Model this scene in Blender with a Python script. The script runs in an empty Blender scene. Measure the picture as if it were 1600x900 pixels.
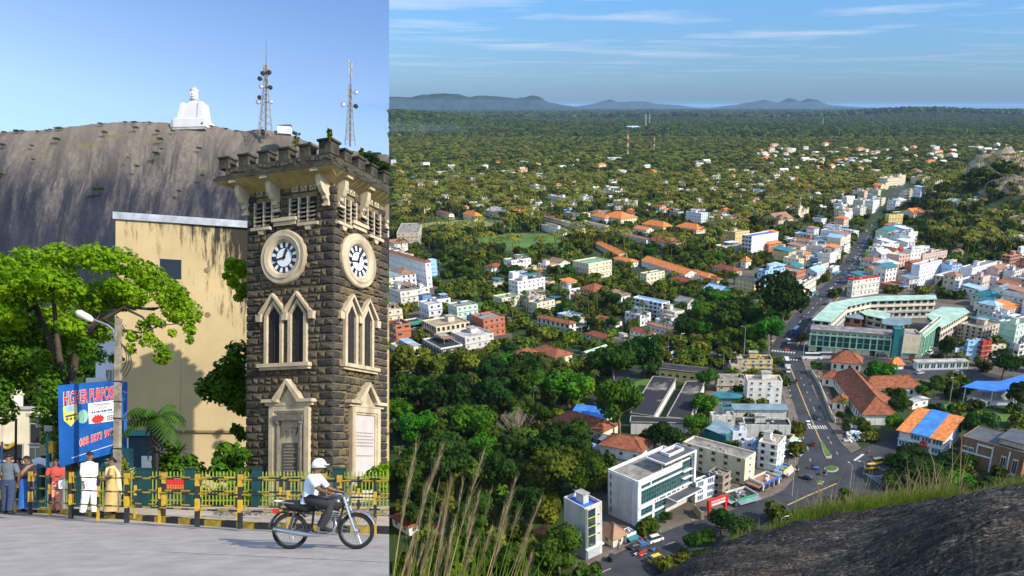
import bpy,bmesh,math,random
from mathutils import Vector,Matrix,noise
R=math.radians
PI=math.pi
sc=bpy.context.scene
rnd=random.Random(7)
# camera
F_PX,PX0,PY0,HCAM=1250.0,960.0,700.0,108.0
PITCH=math.atan((PY0-165.0)/F_PX)
TILT=PITCH+math.atan((720.0-PY0)/F_PX)
CAM=Vector((0,0,HCAM))
FWD=Vector((0,math.cos(PITCH),-math.sin(PITCH)))
UPC=Vector((0,math.sin(PITCH),math.cos(PITCH)))
cd=bpy.data.cameras.new("camera")
cd.sensor_width=36
cd.lens=F_PX*36/1600
cd.shift_x=(800-PX0)/1600
cd.shift_y=(PY0-450)/1600
cd.clip_start=0.1
cd.clip_end=120000
cam=bpy.data.objects.new("camera",cd)
sc.collection.objects.link(cam)
cam.location=CAM
cam.rotation_euler=(PI/2-PITCH,0,0)
sc.camera=cam
sc.render.resolution_x,sc.render.resolution_y=1024,576
# sun, sky, exposure
SUN_EL,SUN_AZ=R(38),R(68)
SUN=Vector((math.sin(SUN_AZ)*math.cos(SUN_EL),-math.cos(SUN_AZ)*math.cos(SUN_EL),math.sin(SUN_EL)))
ld=bpy.data.lights.new("sun",'SUN')
ld.energy=2.6
ld.angle=R(0.53)
ld.color=(1.0,0.90,0.75)
sun=bpy.data.objects.new("sun",ld)
sc.collection.objects.link(sun)
sun.rotation_euler=SUN.to_track_quat('Z','Y').to_euler()
sc.view_settings.view_transform='Standard'
sc.view_settings.look='None'
sc.view_settings.exposure=1.28
sc.view_settings.gamma=1
DIV=(608-PX0)/F_PX
PN=(Vector((1,0,0))+FWD*(-DIV)).normalized()
w=bpy.data.worlds.new("World")
sc.world=w
w.use_nodes=True
nt=w.node_tree
N=nt.nodes
for n in list(N):N.remove(n)
def wn(t,**k):
 n=N.new(t)
 for a,b in k.items():setattr(n,a,b)
 return n
def wl(a,b):nt.links.new(a,b)
tc=wn('ShaderNodeTexCoord')
def nishita(vec):
 s=wn('ShaderNodeTexSky',sky_type='NISHITA')
 s.sun_disc=False
 s.sun_elevation=SUN_EL
 s.sun_rotation=math.atan2(SUN.x,SUN.y)
 s.altitude=100
 s.dust_density=0.6
 s.air_density=1.0
 s.ozone_density=2.0
 wl(vec,s.inputs['Vector'])
 return s
def wmath(op,a,b=None,clamp=False):
 m=wn('ShaderNodeMath',operation=op,use_clamp=clamp)
 for i,v in enumerate((a,b)):
  if v is None:continue
  if isinstance(v,(int,float)):m.inputs[i].default_value=v
  else:wl(v,m.inputs[i])
 return m.outputs[0]
def wramp(fac,stops):
 r=wn('ShaderNodeValToRGB')
 while len(r.color_ramp.elements)<len(stops):r.color_ramp.elements.new(0.5)
 for e,(p,c)in zip(r.color_ramp.elements,stops):
  e.position=p;e.color=(*c,1)
 wl(fac,r.inputs[0])
 return r.outputs[0]
def wmix(fac,a,b,mode='MIX'):
 m=wn('ShaderNodeMix',data_type='RGBA',blend_type=mode)
 for i,v in((0,fac),(6,a),(7,b)):
  if isinstance(v,(int,float)):m.inputs[i].default_value=v
  elif isinstance(v,tuple):m.inputs[i].default_value=(*v,1)
  else:wl(v,m.inputs[i])
 return m.outputs[2]
sep=wn('ShaderNodeSeparateXYZ');wl(tc.outputs['Generated'],sep.inputs[0])
skyR=nishita(tc.outputs['Generated'])
tintR=wramp(sep.outputs[2],[(0.0,(0.135,0.225,0.41)),(0.05,(0.165,0.255,0.41)),(0.12,(0.175,0.30,0.46)),(0.4,(0.95,0.93,0.85))])
colR=wmix(1.0,skyR.outputs[0],tintR,'MULTIPLY')
elev=wmath('MAXIMUM',sep.outputs[2],0.012)
cx=wmath('DIVIDE',sep.outputs[0],elev)
cy=wmath('DIVIDE',sep.outputs[1],elev)
comb=wn('ShaderNodeCombineXYZ')
wl(wmath('MULTIPLY',cx,0.30),comb.inputs[0]);wl(wmath('MULTIPLY',cy,0.42),comb.inputs[1])
cn=wn('ShaderNodeTexNoise');cn.inputs['Scale'].default_value=1.0;cn.inputs['Detail'].default_value=8;cn.inputs['Roughness'].default_value=0.55
cn.inputs['Distortion'].default_value=0.35
wl(comb.outputs[0],cn.inputs['Vector'])
cm=wmath('MULTIPLY',wmath('SUBTRACT',cn.outputs[0],0.50),5.0,True)
fade=wmath('MULTIPLY',wmath('SUBTRACT',sep.outputs[2],0.02),14.0,True)
cm=wmath('MULTIPLY',wmath('MULTIPLY',cm,fade),0.62)
colR=wmix(cm,colR,(2.7,2.65,2.85))
mp=wn('ShaderNodeMapping');mp.inputs['Rotation'].default_value=(TILT,0,0)
wl(tc.outputs['Generated'],mp.inputs[0])
skyL=nishita(mp.outputs[0])
sepL=wn('ShaderNodeSeparateXYZ');wl(mp.outputs[0],sepL.inputs[0])
tintL=wramp(sepL.outputs[2],[(0.0,(0.8,0.8,0.8)),(0.36,(0.92,0.86,0.76)),(0.47,(0.60,0.66,0.74)),(0.56,(0.48,0.57,0.70)),(0.7,(0.9,0.9,0.9))])
colL=wmix(1.0,skyL.outputs[0],tintL,'MULTIPLY')
dot=wn('ShaderNodeVectorMath',operation='DOT_PRODUCT')
wl(tc.outputs['Generated'],dot.inputs[0]);dot.inputs[1].default_value=PN
side=wmath('GREATER_THAN',dot.outputs['Value'],0.0)
bg=wn('ShaderNodeBackground');bg.inputs[1].default_value=0.15
wl(wmix(side,colL,colR),bg.inputs[0])
out=wn('ShaderNodeOutputWorld');wl(bg.outputs[0],out.inputs[0])
cy_=sc.cycles
cy_.use_denoising=True
cy_.max_bounces=6
cy_.diffuse_bounces=2
cy_.glossy_bounces=2
cy_.transmission_bounces=3
cy_.transparent_max_bounces=8
cy_.volume_bounces=0
cy_.sample_clamp_indirect=6
# geometry of the two places
def ray(px,row):
 return(FWD+Vector((1,0,0))*((px-PX0)/F_PX)+UPC*(-(row-PY0)/F_PX))
def G(px,row,z=0.0):
 d=ray(px,row)
 t=(z-HCAM)/d.z
 return CAM+d*t
def proj(p):
 v=p-CAM
 d=v.dot(FWD)
 return(PX0+F_PX*v.x/d,PY0-F_PX*v.dot(UPC)/d,d)
EYE=1.66
FL=Vector((0,math.cos(TILT),-math.sin(TILT)))
UL=Vector((0,math.sin(TILT),math.cos(TILT)))
LM=Matrix(((1,FL.x,UL.x,0),(0,FL.y,UL.y,0),(0,FL.z,UL.z,0),(0,0,0,1)))
LM.translation=CAM-EYE*UL
LMI=LM.inverted()
LCAM=Vector((0,0,EYE))
def lray(px,row):
 d=ray(px,row)
 return Vector((d.x,d.dot(FL),d.dot(UL)))
def LG(px,row,z=0.0):
 d=lray(px,row);t=(z-EYE)/d.z
 return LCAM+d*t
def LP(px,row,y):
 d=lray(px,row)
 return LCAM+d*(y/d.y)
# scene tools
col=sc.collection
def tag(o,label=None,cat=None,group=None,kind=None):
 if label:o['label']=label
 if cat:o['category']=cat
 if group:o['group']=group
 if kind:o['kind']=kind
 return o
def empty(name,loc=(0,0,0),rz=0.0,mw=None):
 o=bpy.data.objects.new(name,None)
 col.objects.link(o)
 m=Matrix.Translation(loc)@Matrix.Rotation(rz,4,'Z')
 o.matrix_world=(mw@m)if mw is not None else m
 o.empty_display_size=0.3
 return o
def link(name,me,parent=None,loc=None,rot=None,scale=None,M=None):
 o=bpy.data.objects.new(name,me)
 col.objects.link(o)
 if parent is not None:o.parent=parent
 if M is not None:o.matrix_local=M
 else:
  if loc is not None:o.location=loc
  if rot is not None:o.rotation_euler=rot
  if scale is not None:o.scale=scale
 return o
class MB:
 def __init__(s):s.v=[];s.f=[];s.m=[];s.M=None
 def add(s,vs,fs,mi=0):
  n=len(s.v)
  if s.M is not None:vs=[s.M@Vector(p)for p in vs]
  s.v.extend([tuple(p)for p in vs])
  s.f.extend([tuple(i+n for i in f)for f in fs])
  s.m.extend([mi]*len(fs))
 def box(s,x0,x1,y0,y1,z0,z1,mi=0):
  s.add([(x0,y0,z0),(x1,y0,z0),(x1,y1,z0),(x0,y1,z0),(x0,y0,z1),(x1,y0,z1),(x1,y1,z1),(x0,y1,z1)],[(0,3,2,1),(4,5,6,7),(0,1,5,4),(1,2,6,5),(2,3,7,6),(3,0,4,7)],mi)
 def cbox(s,c,sx,sy,sz,mi=0,rz=0):
  o=s.M
  m=Matrix.Translation(c)@Matrix.Rotation(rz,4,'Z')
  s.M=m if o is None else o@m
  s.box(-sx/2,sx/2,-sy/2,sy/2,-sz/2,sz/2,mi)
  s.M=o
 def prism(s,pts,z0,z1,mi=0):
  n=len(pts)
  s.add([(p[0],p[1],z0)for p in pts]+[(p[0],p[1],z1)for p in pts],[tuple(range(n-1,-1,-1)),tuple(range(n,2*n))]+[(i,(i+1)%n,n+(i+1)%n,n+i)for i in range(n)],mi)
 def tube(s,pts,rad,n=8,mi=0,caps=True):
  pts=[Vector(p)for p in pts]
  rs=rad if isinstance(rad,(list,tuple))else[rad]*len(pts)
  vs=[];fs=[]
  up=Vector((0,0,1));pu=None
  for i,p in enumerate(pts):
   a=pts[max(i-1,0)];b=pts[min(i+1,len(pts)-1)]
   t=(b-a).normalized()
   u=t.cross(up if abs(t.z)<0.95 else Vector((1,0,0))).normalized()if pu is None else(pu-t*pu.dot(t)).normalized()
   pu=u
   w_=u.cross(t).normalized()
   for k in range(n):
    an=2*PI*k/n
    vs.append(p+(u*math.cos(an)+w_*math.sin(an))*rs[i])
  for i in range(len(pts)-1):
   for k in range(n):
    a=i*n+k;b=i*n+(k+1)%n
    fs.append((a,b,b+n,a+n))
  if caps:
   fs.append(tuple(range(n-1,-1,-1)))
   fs.append(tuple((len(pts)-1)*n+k for k in range(n)))
  s.add(vs,fs,mi)
 def lathe(s,prof,n=12,mi=0,axis='Z',caps=True):
  vs=[];fs=[]
  for r,h in prof:
   for k in range(n):
    a=2*PI*k/n
    c,d=math.cos(a)*r,math.sin(a)*r
    vs.append((c,d,h)if axis=='Z' else((c,-h,d)if axis=='Y' else(h,c,d)))
  for i in range(len(prof)-1):
   for k in range(n):
    a=i*n+k;b=i*n+(k+1)%n
    fs.append((a,b,b+n,a+n))
  if caps:
   fs.append(tuple(range(n-1,-1,-1)))
   fs.append(tuple((len(prof)-1)*n+k for k in range(n)))
  s.add(vs,fs,mi)
 def quad(s,a,b,c,d,mi=0):s.add([a,b,c,d],[(0,1,2,3)],mi)
 def mesh(s,name,mats=(),smooth=False):
  me=bpy.data.meshes.new(name)
  me.from_pydata(s.v,[],s.f)
  for m in(mats if isinstance(mats,(list,tuple))else[mats]):me.materials.append(m)
  if any(s.m):me.polygons.foreach_set('material_index',s.m)
  if smooth:me.polygons.foreach_set('use_smooth',[True]*len(s.f))
  me.update()
  return me
 def build(s,name,mats=(),parent=None,loc=None,rot=None,smooth=False,label=None,M=None):
  o=link(name,s.mesh(name,mats,smooth),parent,loc,rot,M=M)
  if label:o['label']=label
  return o
# materials
MATS={}
def material(name,color,rough=0.8,var=0.15,scale=1.0,bump=0.0,bscale=8.0,spec=0.3,metal=0.0,col2=None,stain=0.0,objvar=0.0,wave=None,coat=0.0,trans=0.0,emit=None,detail=5,lowhi=(0.35,0.65)):
 if name in MATS:return MATS[name]
 m=bpy.data.materials.new(name);m.use_nodes=True
 t=m.node_tree;b=t.nodes['Principled BSDF']
 L=t.links.new
 b.inputs['Roughness'].default_value=rough
 b.inputs['Specular IOR Level'].default_value=spec
 b.inputs['Metallic'].default_value=metal
 if coat:b.inputs['Coat Weight'].default_value=coat
 if trans:b.inputs['Transmission Weight'].default_value=trans
 c2=col2 or tuple(max(0,c*(1-var))for c in color)
 c1=color if col2 else tuple(min(1,c*(1+var*0.6))for c in color)
 tcn=t.nodes.new('ShaderNodeTexCoord')
 no=t.nodes.new('ShaderNodeTexNoise');no.inputs['Scale'].default_value=scale;no.inputs['Detail'].default_value=detail
 no.inputs['Roughness'].default_value=0.62
 L(tcn.outputs['Object'],no.inputs['Vector'])
 rp=t.nodes.new('ShaderNodeValToRGB')
 rp.color_ramp.elements[0].position,rp.color_ramp.elements[1].position=lowhi
 rp.color_ramp.elements[0].color=(*c2,1);rp.color_ramp.elements[1].color=(*c1,1)
 L(no.outputs[0],rp.inputs[0])
 cur=rp.outputs[0]
 if stain:
  mp_=t.nodes.new('ShaderNodeMapping');mp_.inputs['Scale'].default_value=(1.6,1.6,0.12)
  L(tcn.outputs['Object'],mp_.inputs[0])
  n2=t.nodes.new('ShaderNodeTexNoise');n2.inputs['Scale'].default_value=1.0;n2.inputs['Detail'].default_value=6
  L(mp_.outputs[0],n2.inputs['Vector'])
  r2=t.nodes.new('ShaderNodeValToRGB');r2.color_ramp.elements[0].position=0.52;r2.color_ramp.elements[1].position=0.74
  r2.color_ramp.elements[0].color=(1,1,1,1);r2.color_ramp.elements[1].color=(0.32,0.30,0.27,1)
  L(n2.outputs[0],r2.inputs[0])
  mx=t.nodes.new('ShaderNodeMix');mx.data_type='RGBA';mx.blend_type='MULTIPLY';mx.inputs[0].default_value=stain
  L(cur,mx.inputs[6]);L(r2.outputs[0],mx.inputs[7]);cur=mx.outputs[2]
 if objvar:
  oi=t.nodes.new('ShaderNodeObjectInfo')
  hs=t.nodes.new('ShaderNodeHueSaturation')
  a=t.nodes.new('ShaderNodeMapRange');a.inputs[3].default_value=1-objvar;a.inputs[4].default_value=1+objvar
  L(oi.outputs['Random'],a.inputs[0]);L(a.outputs[0],hs.inputs['Value'])
  h=t.nodes.new('ShaderNodeMath');h.operation='MULTIPLY';h.inputs[1].default_value=7.31
  fr=t.nodes.new('ShaderNodeMath');fr.operation='FRACT'
  L(oi.outputs['Random'],h.inputs[0]);L(h.outputs[0],fr.inputs[0])
  a2=t.nodes.new('ShaderNodeMapRange');a2.inputs[3].default_value=0.5-objvar*0.09;a2.inputs[4].default_value=0.5+objvar*0.05
  L(fr.outputs[0],a2.inputs[0]);L(a2.outputs[0],hs.inputs['Hue'])
  L(cur,hs.inputs['Color']);cur=hs.outputs[0]
 L(cur,b.inputs['Base Color'])
 hgt=None
 if wave:
  wv=t.nodes.new('ShaderNodeTexWave');wv.bands_direction=wave[0];wv.inputs['Scale'].default_value=wave[1]
  L(tcn.outputs['Object'],wv.inputs['Vector'])
  bp0=t.nodes.new('ShaderNodeBump');bp0.inputs['Distance'].default_value=wave[2];bp0.inputs['Strength'].default_value=1.0
  L(wv.outputs[1],bp0.inputs['Height']);L(bp0.outputs[0],b.inputs['Normal']);hgt=bp0
 if bump:
  n3=t.nodes.new('ShaderNodeTexNoise');n3.inputs['Scale'].default_value=bscale;n3.inputs['Detail'].default_value=8
  L(tcn.outputs['Object'],n3.inputs['Vector'])
  bp=t.nodes.new('ShaderNodeBump');bp.inputs['Distance'].default_value=bump;bp.inputs['Strength'].default_value=1.0
  L(n3.outputs[0],bp.inputs['Height'])
  if hgt:L(hgt.outputs[0],bp.inputs['Normal'])
  L(bp.outputs[0],b.inputs['Normal'])
 if emit:b.inputs['Emission Color'].default_value=(*emit,1);b.inputs['Emission Strength'].default_value=1
 MATS[name]=m
 return m
def foliage(name,dark,light,scale=0.35,transl=0.25,objvar=0.3,rough=0.6):
 if name in MATS:return MATS[name]
 m=material(name,light,rough=rough,scale=scale,col2=dark,spec=0.06,objvar=objvar,detail=4,lowhi=(0.3,0.7))
 t=m.node_tree;b=t.nodes['Principled BSDF'];o=t.nodes['Material Output']
 tr=t.nodes.new('ShaderNodeBsdfTranslucent');mx=t.nodes.new('ShaderNodeMixShader');mx.inputs[0].default_value=transl
 src=b.inputs['Base Color'].links[0].from_socket
 t.links.new(src,tr.inputs[0]);t.links.new(b.outputs[0],mx.inputs[1]);t.links.new(tr.outputs[0],mx.inputs[2])
 t.links.new(mx.outputs[0],o.inputs[0])
 return m
def srgb(r,g,b):
 f=lambda c:(c/255/12.92)if c/255<=0.04045 else((c/255+0.055)/1.055)**2.4
 return(f(r),f(g),f(b))
def glassmat(name,c,rough=0.12):
 return material(name,c,rough=rough,var=0.35,scale=0.9,spec=0.9)
# THE TOWN SIDE: terrain, roads, hills
def gauss(x,y,cx,cy,sx,sy,h):return h*math.exp(-((x-cx)/sx)**2-((y-cy)/sy)**2)
def th(x,y):
 z=0.0
 if y<158:z+=min(104-0.66*y,104)
 z+=gauss(x,y,-1250,4400,700,500,72)
 z+=gauss(x,y,2500,7200,600,700,52)+gauss(x,y,3800,7800,900,700,30)
 z+=gauss(x,y,396,850,70,90,50)+gauss(x,y,470,720,60,70,22)
 if y>1200:
  z+=(noise.noise(Vector((x/900,y/900,3)))*0.5+0.2)*min((y-1200)/2500,1)*16
 return z
M_ground=material('ground',(0.035,0.060,0.012),var=0.5,scale=0.02,col2=(0.015,0.032,0.007),bump=0.6,bscale=0.15)
m=MB()
cols_px=[540+i*22 for i in range(77)]
ys=[]
y=-30.0
while y<100000:
 ys.append(y)
 y+=max(6.0,abs(y)*0.045)
nC=len(cols_px)
for y in ys:
 for px in cols_px:
  k=(px-PX0)/F_PX
  dd=max(y,0)*math.cos(PITCH)+HCAM*math.sin(PITCH)+(12 if y<0 else 0)
  x=k*dd
  m.v.append((x,y,th(x,y)-0.0))
for j in range(len(ys)-1):
 for i in range(nC-1):
  a=j*nC+i
  m.f.append((a,a+1,a+nC+1,a+nC));m.m.append(0)
ground=m.build('ground',M_ground,smooth=True)
tag(ground,kind='structure',label='green plain under the town running out to the horizon')
def pad(name,pts,z,mat_,kind='structure',thick=0.0,label=None,world=False):
 P=[Vector(p)if world else G(p[0],p[1],z)for p in pts]
 area=sum(P[i].x*P[(i+1)%len(P)].y-P[(i+1)%len(P)].x*P[i].y for i in range(len(P)))
 if area<0:P.reverse()
 mm=MB()
 n=len(P)
 if thick:
  mm.prism([(p.x,p.y)for p in P],z-thick,z)
 else:
  mm.add([(p.x,p.y,z)for p in P],[tuple(range(n))])
 o=mm.build(name,mat_)
 return tag(o,label,None,None,kind)
M_asph=material('asphalt',(0.042,0.043,0.050),var=0.35,scale=0.12,bump=0.01,bscale=3)
M_pave=material('pavement',(0.15,0.12,0.10),var=0.3,scale=0.3)
M_dirt=material('dirt',(0.20,0.15,0.09),var=0.4,scale=0.2)
M_grass=material('lawn',(0.075,0.15,0.02),var=0.4,scale=0.05,bump=0.1,bscale=1)
M_white=material('road_paint',(0.5,0.5,0.48),var=0.25,scale=2)
M_yel=material('road_paint_yellow',(0.42,0.30,0.10),var=0.35,scale=1)
M_kerb=material('kerb_stone',(0.32,0.29,0.25),var=0.25,scale=1)
M_urban=material('urban_ground',(0.12,0.10,0.08),var=0.45,scale=0.06,bump=0.15,bscale=0.8)
for nm,pts in(('town_ground',[(1040,850),(1240,770),(1262,700),(1225,560),(1110,548),(1100,640),(1050,690),(900,700),(880,880),(930,900)]),('town_ground',[(1200,548),(1330,400),(1372,330),(1225,335),(1150,395),(1130,460),(1195,500)]),('town_ground',[(1238,560),(1700,640),(1700,430),(1480,410),(1440,330),(1396,300),(1330,430),(1262,500)]),('town_ground',[(600,560),(800,545),(800,490),(720,470),(600,400)])):
 pad(nm,pts,0.03,M_urban)
pad('sports_field',[(638,352),(700,344),(790,345),(792,356),(720,361),(648,361)],0.05,material('sports_turf',(0.19,0.21,0.06),var=0.35,scale=0.03),label='dry brown and green sports field in front of the orange roofed pavilion')
pad('playing_field',[(742,372),(800,364),(884,366),(892,376),(860,392),(785,391),(745,380)],0.05,M_grass,label='bright green playing field striped by tree shadows')
pad('lawn',[(664,482),(720,474),(770,470),(778,482),(735,492),(672,494)],0.07,M_grass)
pad('lawn',[(985,598),(1010,592),(1018,592),(1000,625),(985,626)],0.07,M_grass)
pad('lawn',[(1468,632),(1512,630),(1580,648),(1570,660),(1520,650),(1490,655)],0.07,M_grass)
pad('sand_pit',[(1478,641),(1490,636),(1506,640),(1496,650),(1478,646)],0.10,M_dirt)
roadA=[(880,915),(925,883),(960,866),(1010,843),(1060,822),(1135,800),(1170,787),(1205,776),(1227,764),(1240,748),(1247,722),(1252,690),(1247,652),(1236,617),(1225,587),(1214,562),(1203,548),(1214,527),(1236,498),(1270,462),(1303,432),(1326,398),(1345,362),(1366,330),(1388,305),(1408,288),(1420,281),(1424,283),(1412,294),(1398,309),(1381,337),(1366,368),(1353,396),(1338,428),(1300,462),(1268,495),(1256,520),(1252,540),(1330,552),(1420,566),(1432,562),(1452,545),(1476,540),(1480,546),(1458,566),(1560,586),(1700,600),(1700,618),(1560,605),(1420,590),(1320,572),(1250,561),(1268,604),(1293,660),(1314,693),(1330,708),(1352,700),(1396,676),(1440,640),(1462,618),(1476,622),(1450,650),(1420,690),(1415,720),(1405,745),(1380,770),(1320,790),(1240,805),(1170,835),(1100,870),(1040,893),(1000,915)]
pad('road',roadA,0.08,M_asph,label='dark asphalt main road and junction through the town')
pad('road',[(1203,549),(1150,545),(1060,560),(1000,576),(1000,584),(1070,570),(1150,556),(1203,560)],0.07,M_asph,label='side road running left from the crossroads')
pad('car_park',[(955,588),(990,575),(1000,585),(965,620),(935,650),(915,640),(930,612)],0.09,M_asph,label='narrow asphalt yard between the trees and the school')
pad('road',[(790,560),(870,500),(930,470),(935,475),(880,512),(805,565)],0.06,M_asph)
pad('pavement',[(1253,562),(1270,560),(1290,590),(1300,620),(1318,668),(1345,700),(1330,707),(1314,692),(1293,659),(1268,603)],0.20,M_pave,thick=0.15,label='broad brown pavement right of the main road')
pad('pavement',[(1214,590),(1224,588),(1247,654),(1253,690),(1247,722),(1240,746),(1227,762),(1204,775),(1168,786),(1160,780),(1205,762),(1228,740),(1236,690),(1230,640)],0.20,M_pave,thick=0.15,label='pavement in front of the roadside shops')
pad('pavement',[(880,905),(925,873),(960,856),(1010,834),(1010,842),(962,865),(926,882),(885,912)],0.2,M_pave,thick=0.15)
pad('pavement',[(1258,535),(1330,549),(1426,562),(1424,566),(1330,553),(1256,541)],0.2,M_pave,thick=0.15)
def strip(name,pts,wid,z,mat_,dash=None,label=None,px=True):
 P=[G(*p)if px else Vector(p)for p in pts]
 mm=MB()
 acc=0
 for i in range(len(P)-1):
  a,b=P[i],P[i+1];d=(b-a);L=d.length;d.normalize();n=Vector((-d.y,d.x,0))*wid/2
  if dash:
   s=0
   while s<L:
    e=min(s+dash[0],L)
    p,q=a+d*s,a+d*e
    mm.quad(*[(v.x,v.y,z)for v in(p-n,q-n,q+n,p+n)])
    s+=dash[0]+dash[1]
  else:mm.quad(*[(v.x,v.y,z)for v in(a-n,b-n,b+n,a+n)])
 o=mm.build(name,mat_)
 return tag(o,label,None,None,'structure')
strip('lane_line',[(1233,570),(1258,632),(1282,690)],0.45,0.12,M_yel,label='worn yellow median line up the main road')
strip('lane_line',[(1247,580),(1272,640),(1297,690),(1315,720)],0.2,0.12,M_white,(2.2,7))
strip('lane_line',[(1236,640),(1262,700),(1268,730)],0.2,0.12,M_white,(2.2,7))
strip('lane_line',[(1230,790),(1262,775),(1307,756)],0.5,0.12,M_yel,label='yellow line along the lower road')
strip('lane_line',[(940,895),(1040,852),(1150,815),(1230,789)],0.22,0.12,M_white,(3,9))
strip('lane_line',[(1335,720),(1349,710)],0.9,0.12,M_white)
strip('lane_line',[(1245,542),(1262,510),(1300,478),(1340,425),(1357,395),(1376,355),(1400,312)],0.5,0.12,M_yel,(12,2))
strip('lane_line',[(1228,530),(1255,497),(1300,450),(1335,410),(1360,362)],0.35,0.12,M_white,(4,8))
def zebra(a,b,n,ln,z=0.13):
 A,B=G(*a),G(*b)
 d=(B-A)/n;u=d.normalized();v=Vector((-u.y,u.x,0))*ln/2
 rt=empty('zebra_crossing',A)
 tag(rt,None,None,None,'structure')
 me=None
 for i in range(n):
  if me is None:
   q=MB();s=d.length*0.5
   q.quad(*[tuple(w_)for w_ in(-v,u*s-v,u*s+v,v)])
   me=q.mesh('stripe',M_white)
  link('stripe',me,rt,(d.x*i,d.y*i,z))
 return rt
zebra((1248,668),(1293,668),12,3.4)['label']='white striped zebra crossing over the main road'
zebra((1206,548),(1244,552),9,3.0)['label']='zebra crossing at the far crossroads'
zebra((1214,561),(1248,563),8,2.0)['label']='faded zebra crossing before the crossroads'
def island(name,pts,label,fill=M_grass):
 o=pad(name,pts,0.24,M_kerb,thick=0.14,label=label)
 c=Vector((sum(p[0]for p in pts)/len(pts),sum(p[1]for p in pts)/len(pts)))
 q=[(c.x+(p[0]-c.x)*0.82,c.y+(p[1]-c.y)*0.8)for p in pts]
 P=[G(*p)for p in q];P=P[::-1]
 mm=MB();mm.prism([(p.x,p.y)for p in P],0.2,0.32)
 mm.build('turf',fill,o)
island('traffic_island',[(1281,686),(1284,688),(1294,704),(1300,712),(1299,716),(1291,716),(1286,706)],'long narrow grassy traffic island tapering up the road')
island('roundabout',[(1299+11.5*math.cos(a*PI/8),732.5+5.2*math.sin(a*PI/8))for a in range(16)],'small round grass roundabout in the junction')
island('traffic_island',[(1277,756),(1280,750),(1288,752),(1283,757)],'small triangular grass island by the lower road')
for i in range(7):
 strip('parking_line',[(1351+i*4,740+i*1.2),(1377+i*1.5,757-i*3.6)],0.3,0.13,M_white)
def wallrun(name,pts,h,wid,mat_,label,cat='wall'):
 P=[G(*p)for p in pts];o=None;mm=MB()
 for i in range(len(P)-1):
  a,b=P[i],P[i+1];d=(b-a).normalized();n=Vector((-d.y,d.x,0))*wid/2
  mm.prism([(v.x,v.y)for v in(a+n,a-n,b-n,b+n)],-0.1,h)
 o=mm.build(name,mat_)
 return tag(o,label,cat)
M_cw=material('cream_wall_paint',(0.55,0.50,0.38),var=0.2,scale=0.3,stain=0.5)
wallrun('boundary_wall',[(1267,583),(1280,604),(1299,654),(1305,662)],2.0,0.3,M_cw,'cream boundary wall between the pavement and the terracotta roofed school')
wallrun('boundary_wall',[(1084,800),(1095,812),(1100,812)],2.6,0.3,material('tan_wall',(0.35,0.28,0.2),stain=0.5),'tan garden wall between the glass office and the red gate')
def ridge(name,dist,pts,col_,label,depth=900):
 """ridge line given as (column, row) seen at a distance; a real mound with a back side"""
 pts=[(pts[0][0]-90,180),(pts[0][0]-40,pts[0][1]*.5+88)]+list(pts)+[(pts[-1][0]+40,pts[-1][1]*.5+88),(pts[-1][0]+90,180)]
 mm=MB();n=len(pts)
 rows=[]
 for off,hs in((-1.0,0),(-0.6,0.45),(-0.25,0.85),(0,1.0),(0.4,0.8),(1.0,0)):
  r=[]
  for k,(px,row)in enumerate(pts):
   d=ray(px,row);t=dist/d.y;p=CAM+d*t
   h=max(p.z,2)*hs
   jit=noise.noise(Vector((px*0.07,off*3,dist*0.001)))*0.18
   sc_=(dist+off*depth*(1+jit))/dist
   r.append((p.x*sc_,dist+off*depth*(1+jit),max(h*(1+jit*(0 if hs==1 else 1.2)),-5)))
  rows.append(r)
 for r in rows:mm.v.extend(r)
 for j in range(len(rows)-1):
  for k in range(n-1):
   a=j*n+k
   mm.f.append((a,a+1,a+n+1,a+n));mm.m.append(0)
 o=mm.build(name,col_,smooth=True)
 return tag(o,label,None,None,'structure')
def fine(pts,step=5,amp=1.1,seed=0):
 o=[]
 for(a,b),(c,d)in zip(pts,pts[1:]):
  k=max(1,int((c-a)/step))
  for i in range(k):
   t=i/k;s=t*t*(3-2*t)*0.5+t*0.5
   o.append((a+(c-a)*t,b+(d-b)*s+noise.noise(Vector((a+(c-a)*t,seed,0))*0.11)*amp))
 o.append(pts[-1]);return o
M_hill=material('hill_forest',(0.022,0.042,0.028),var=0.5,scale=0.004,bump=30,bscale=0.006)
ridge('hill',14000,fine([(560,157),(612,151),(640,152),(660,148),(690,146),(715,147),(735,152),(742,149.5),(770,150),(800,153),(815,153),(832,149),(843,151),(858,160),(880,164)]),M_hill,'long blue hill range on the horizon at left',1500)
ridge('hill',22000,fine([(920,163),(945,158),(953,155),(965,160),(990,158),(1005,158),(1025,162),(1060,164)],seed=4),M_hill,'small pointed blue hill on the horizon',1500)
ridge('hill',20000,fine([(1140,165),(1170,160),(1193,156),(1215,160),(1232,154),(1238,154),(1250,158),(1262,154),(1276,156),(1295,164),(1350,168)],4,0.8,9),M_hill,'twin peaked blue hill on the horizon at right',1800)
ridge('hill',16000,fine([(1290,168),(1340,168),(1400,170),(1437,171),(1446,168),(1455,171),(1463,168),(1475,171),(1540,174),(1640,176)],5,0.9,2),M_hill,'low blue rises on the horizon at far right',1500)
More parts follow.
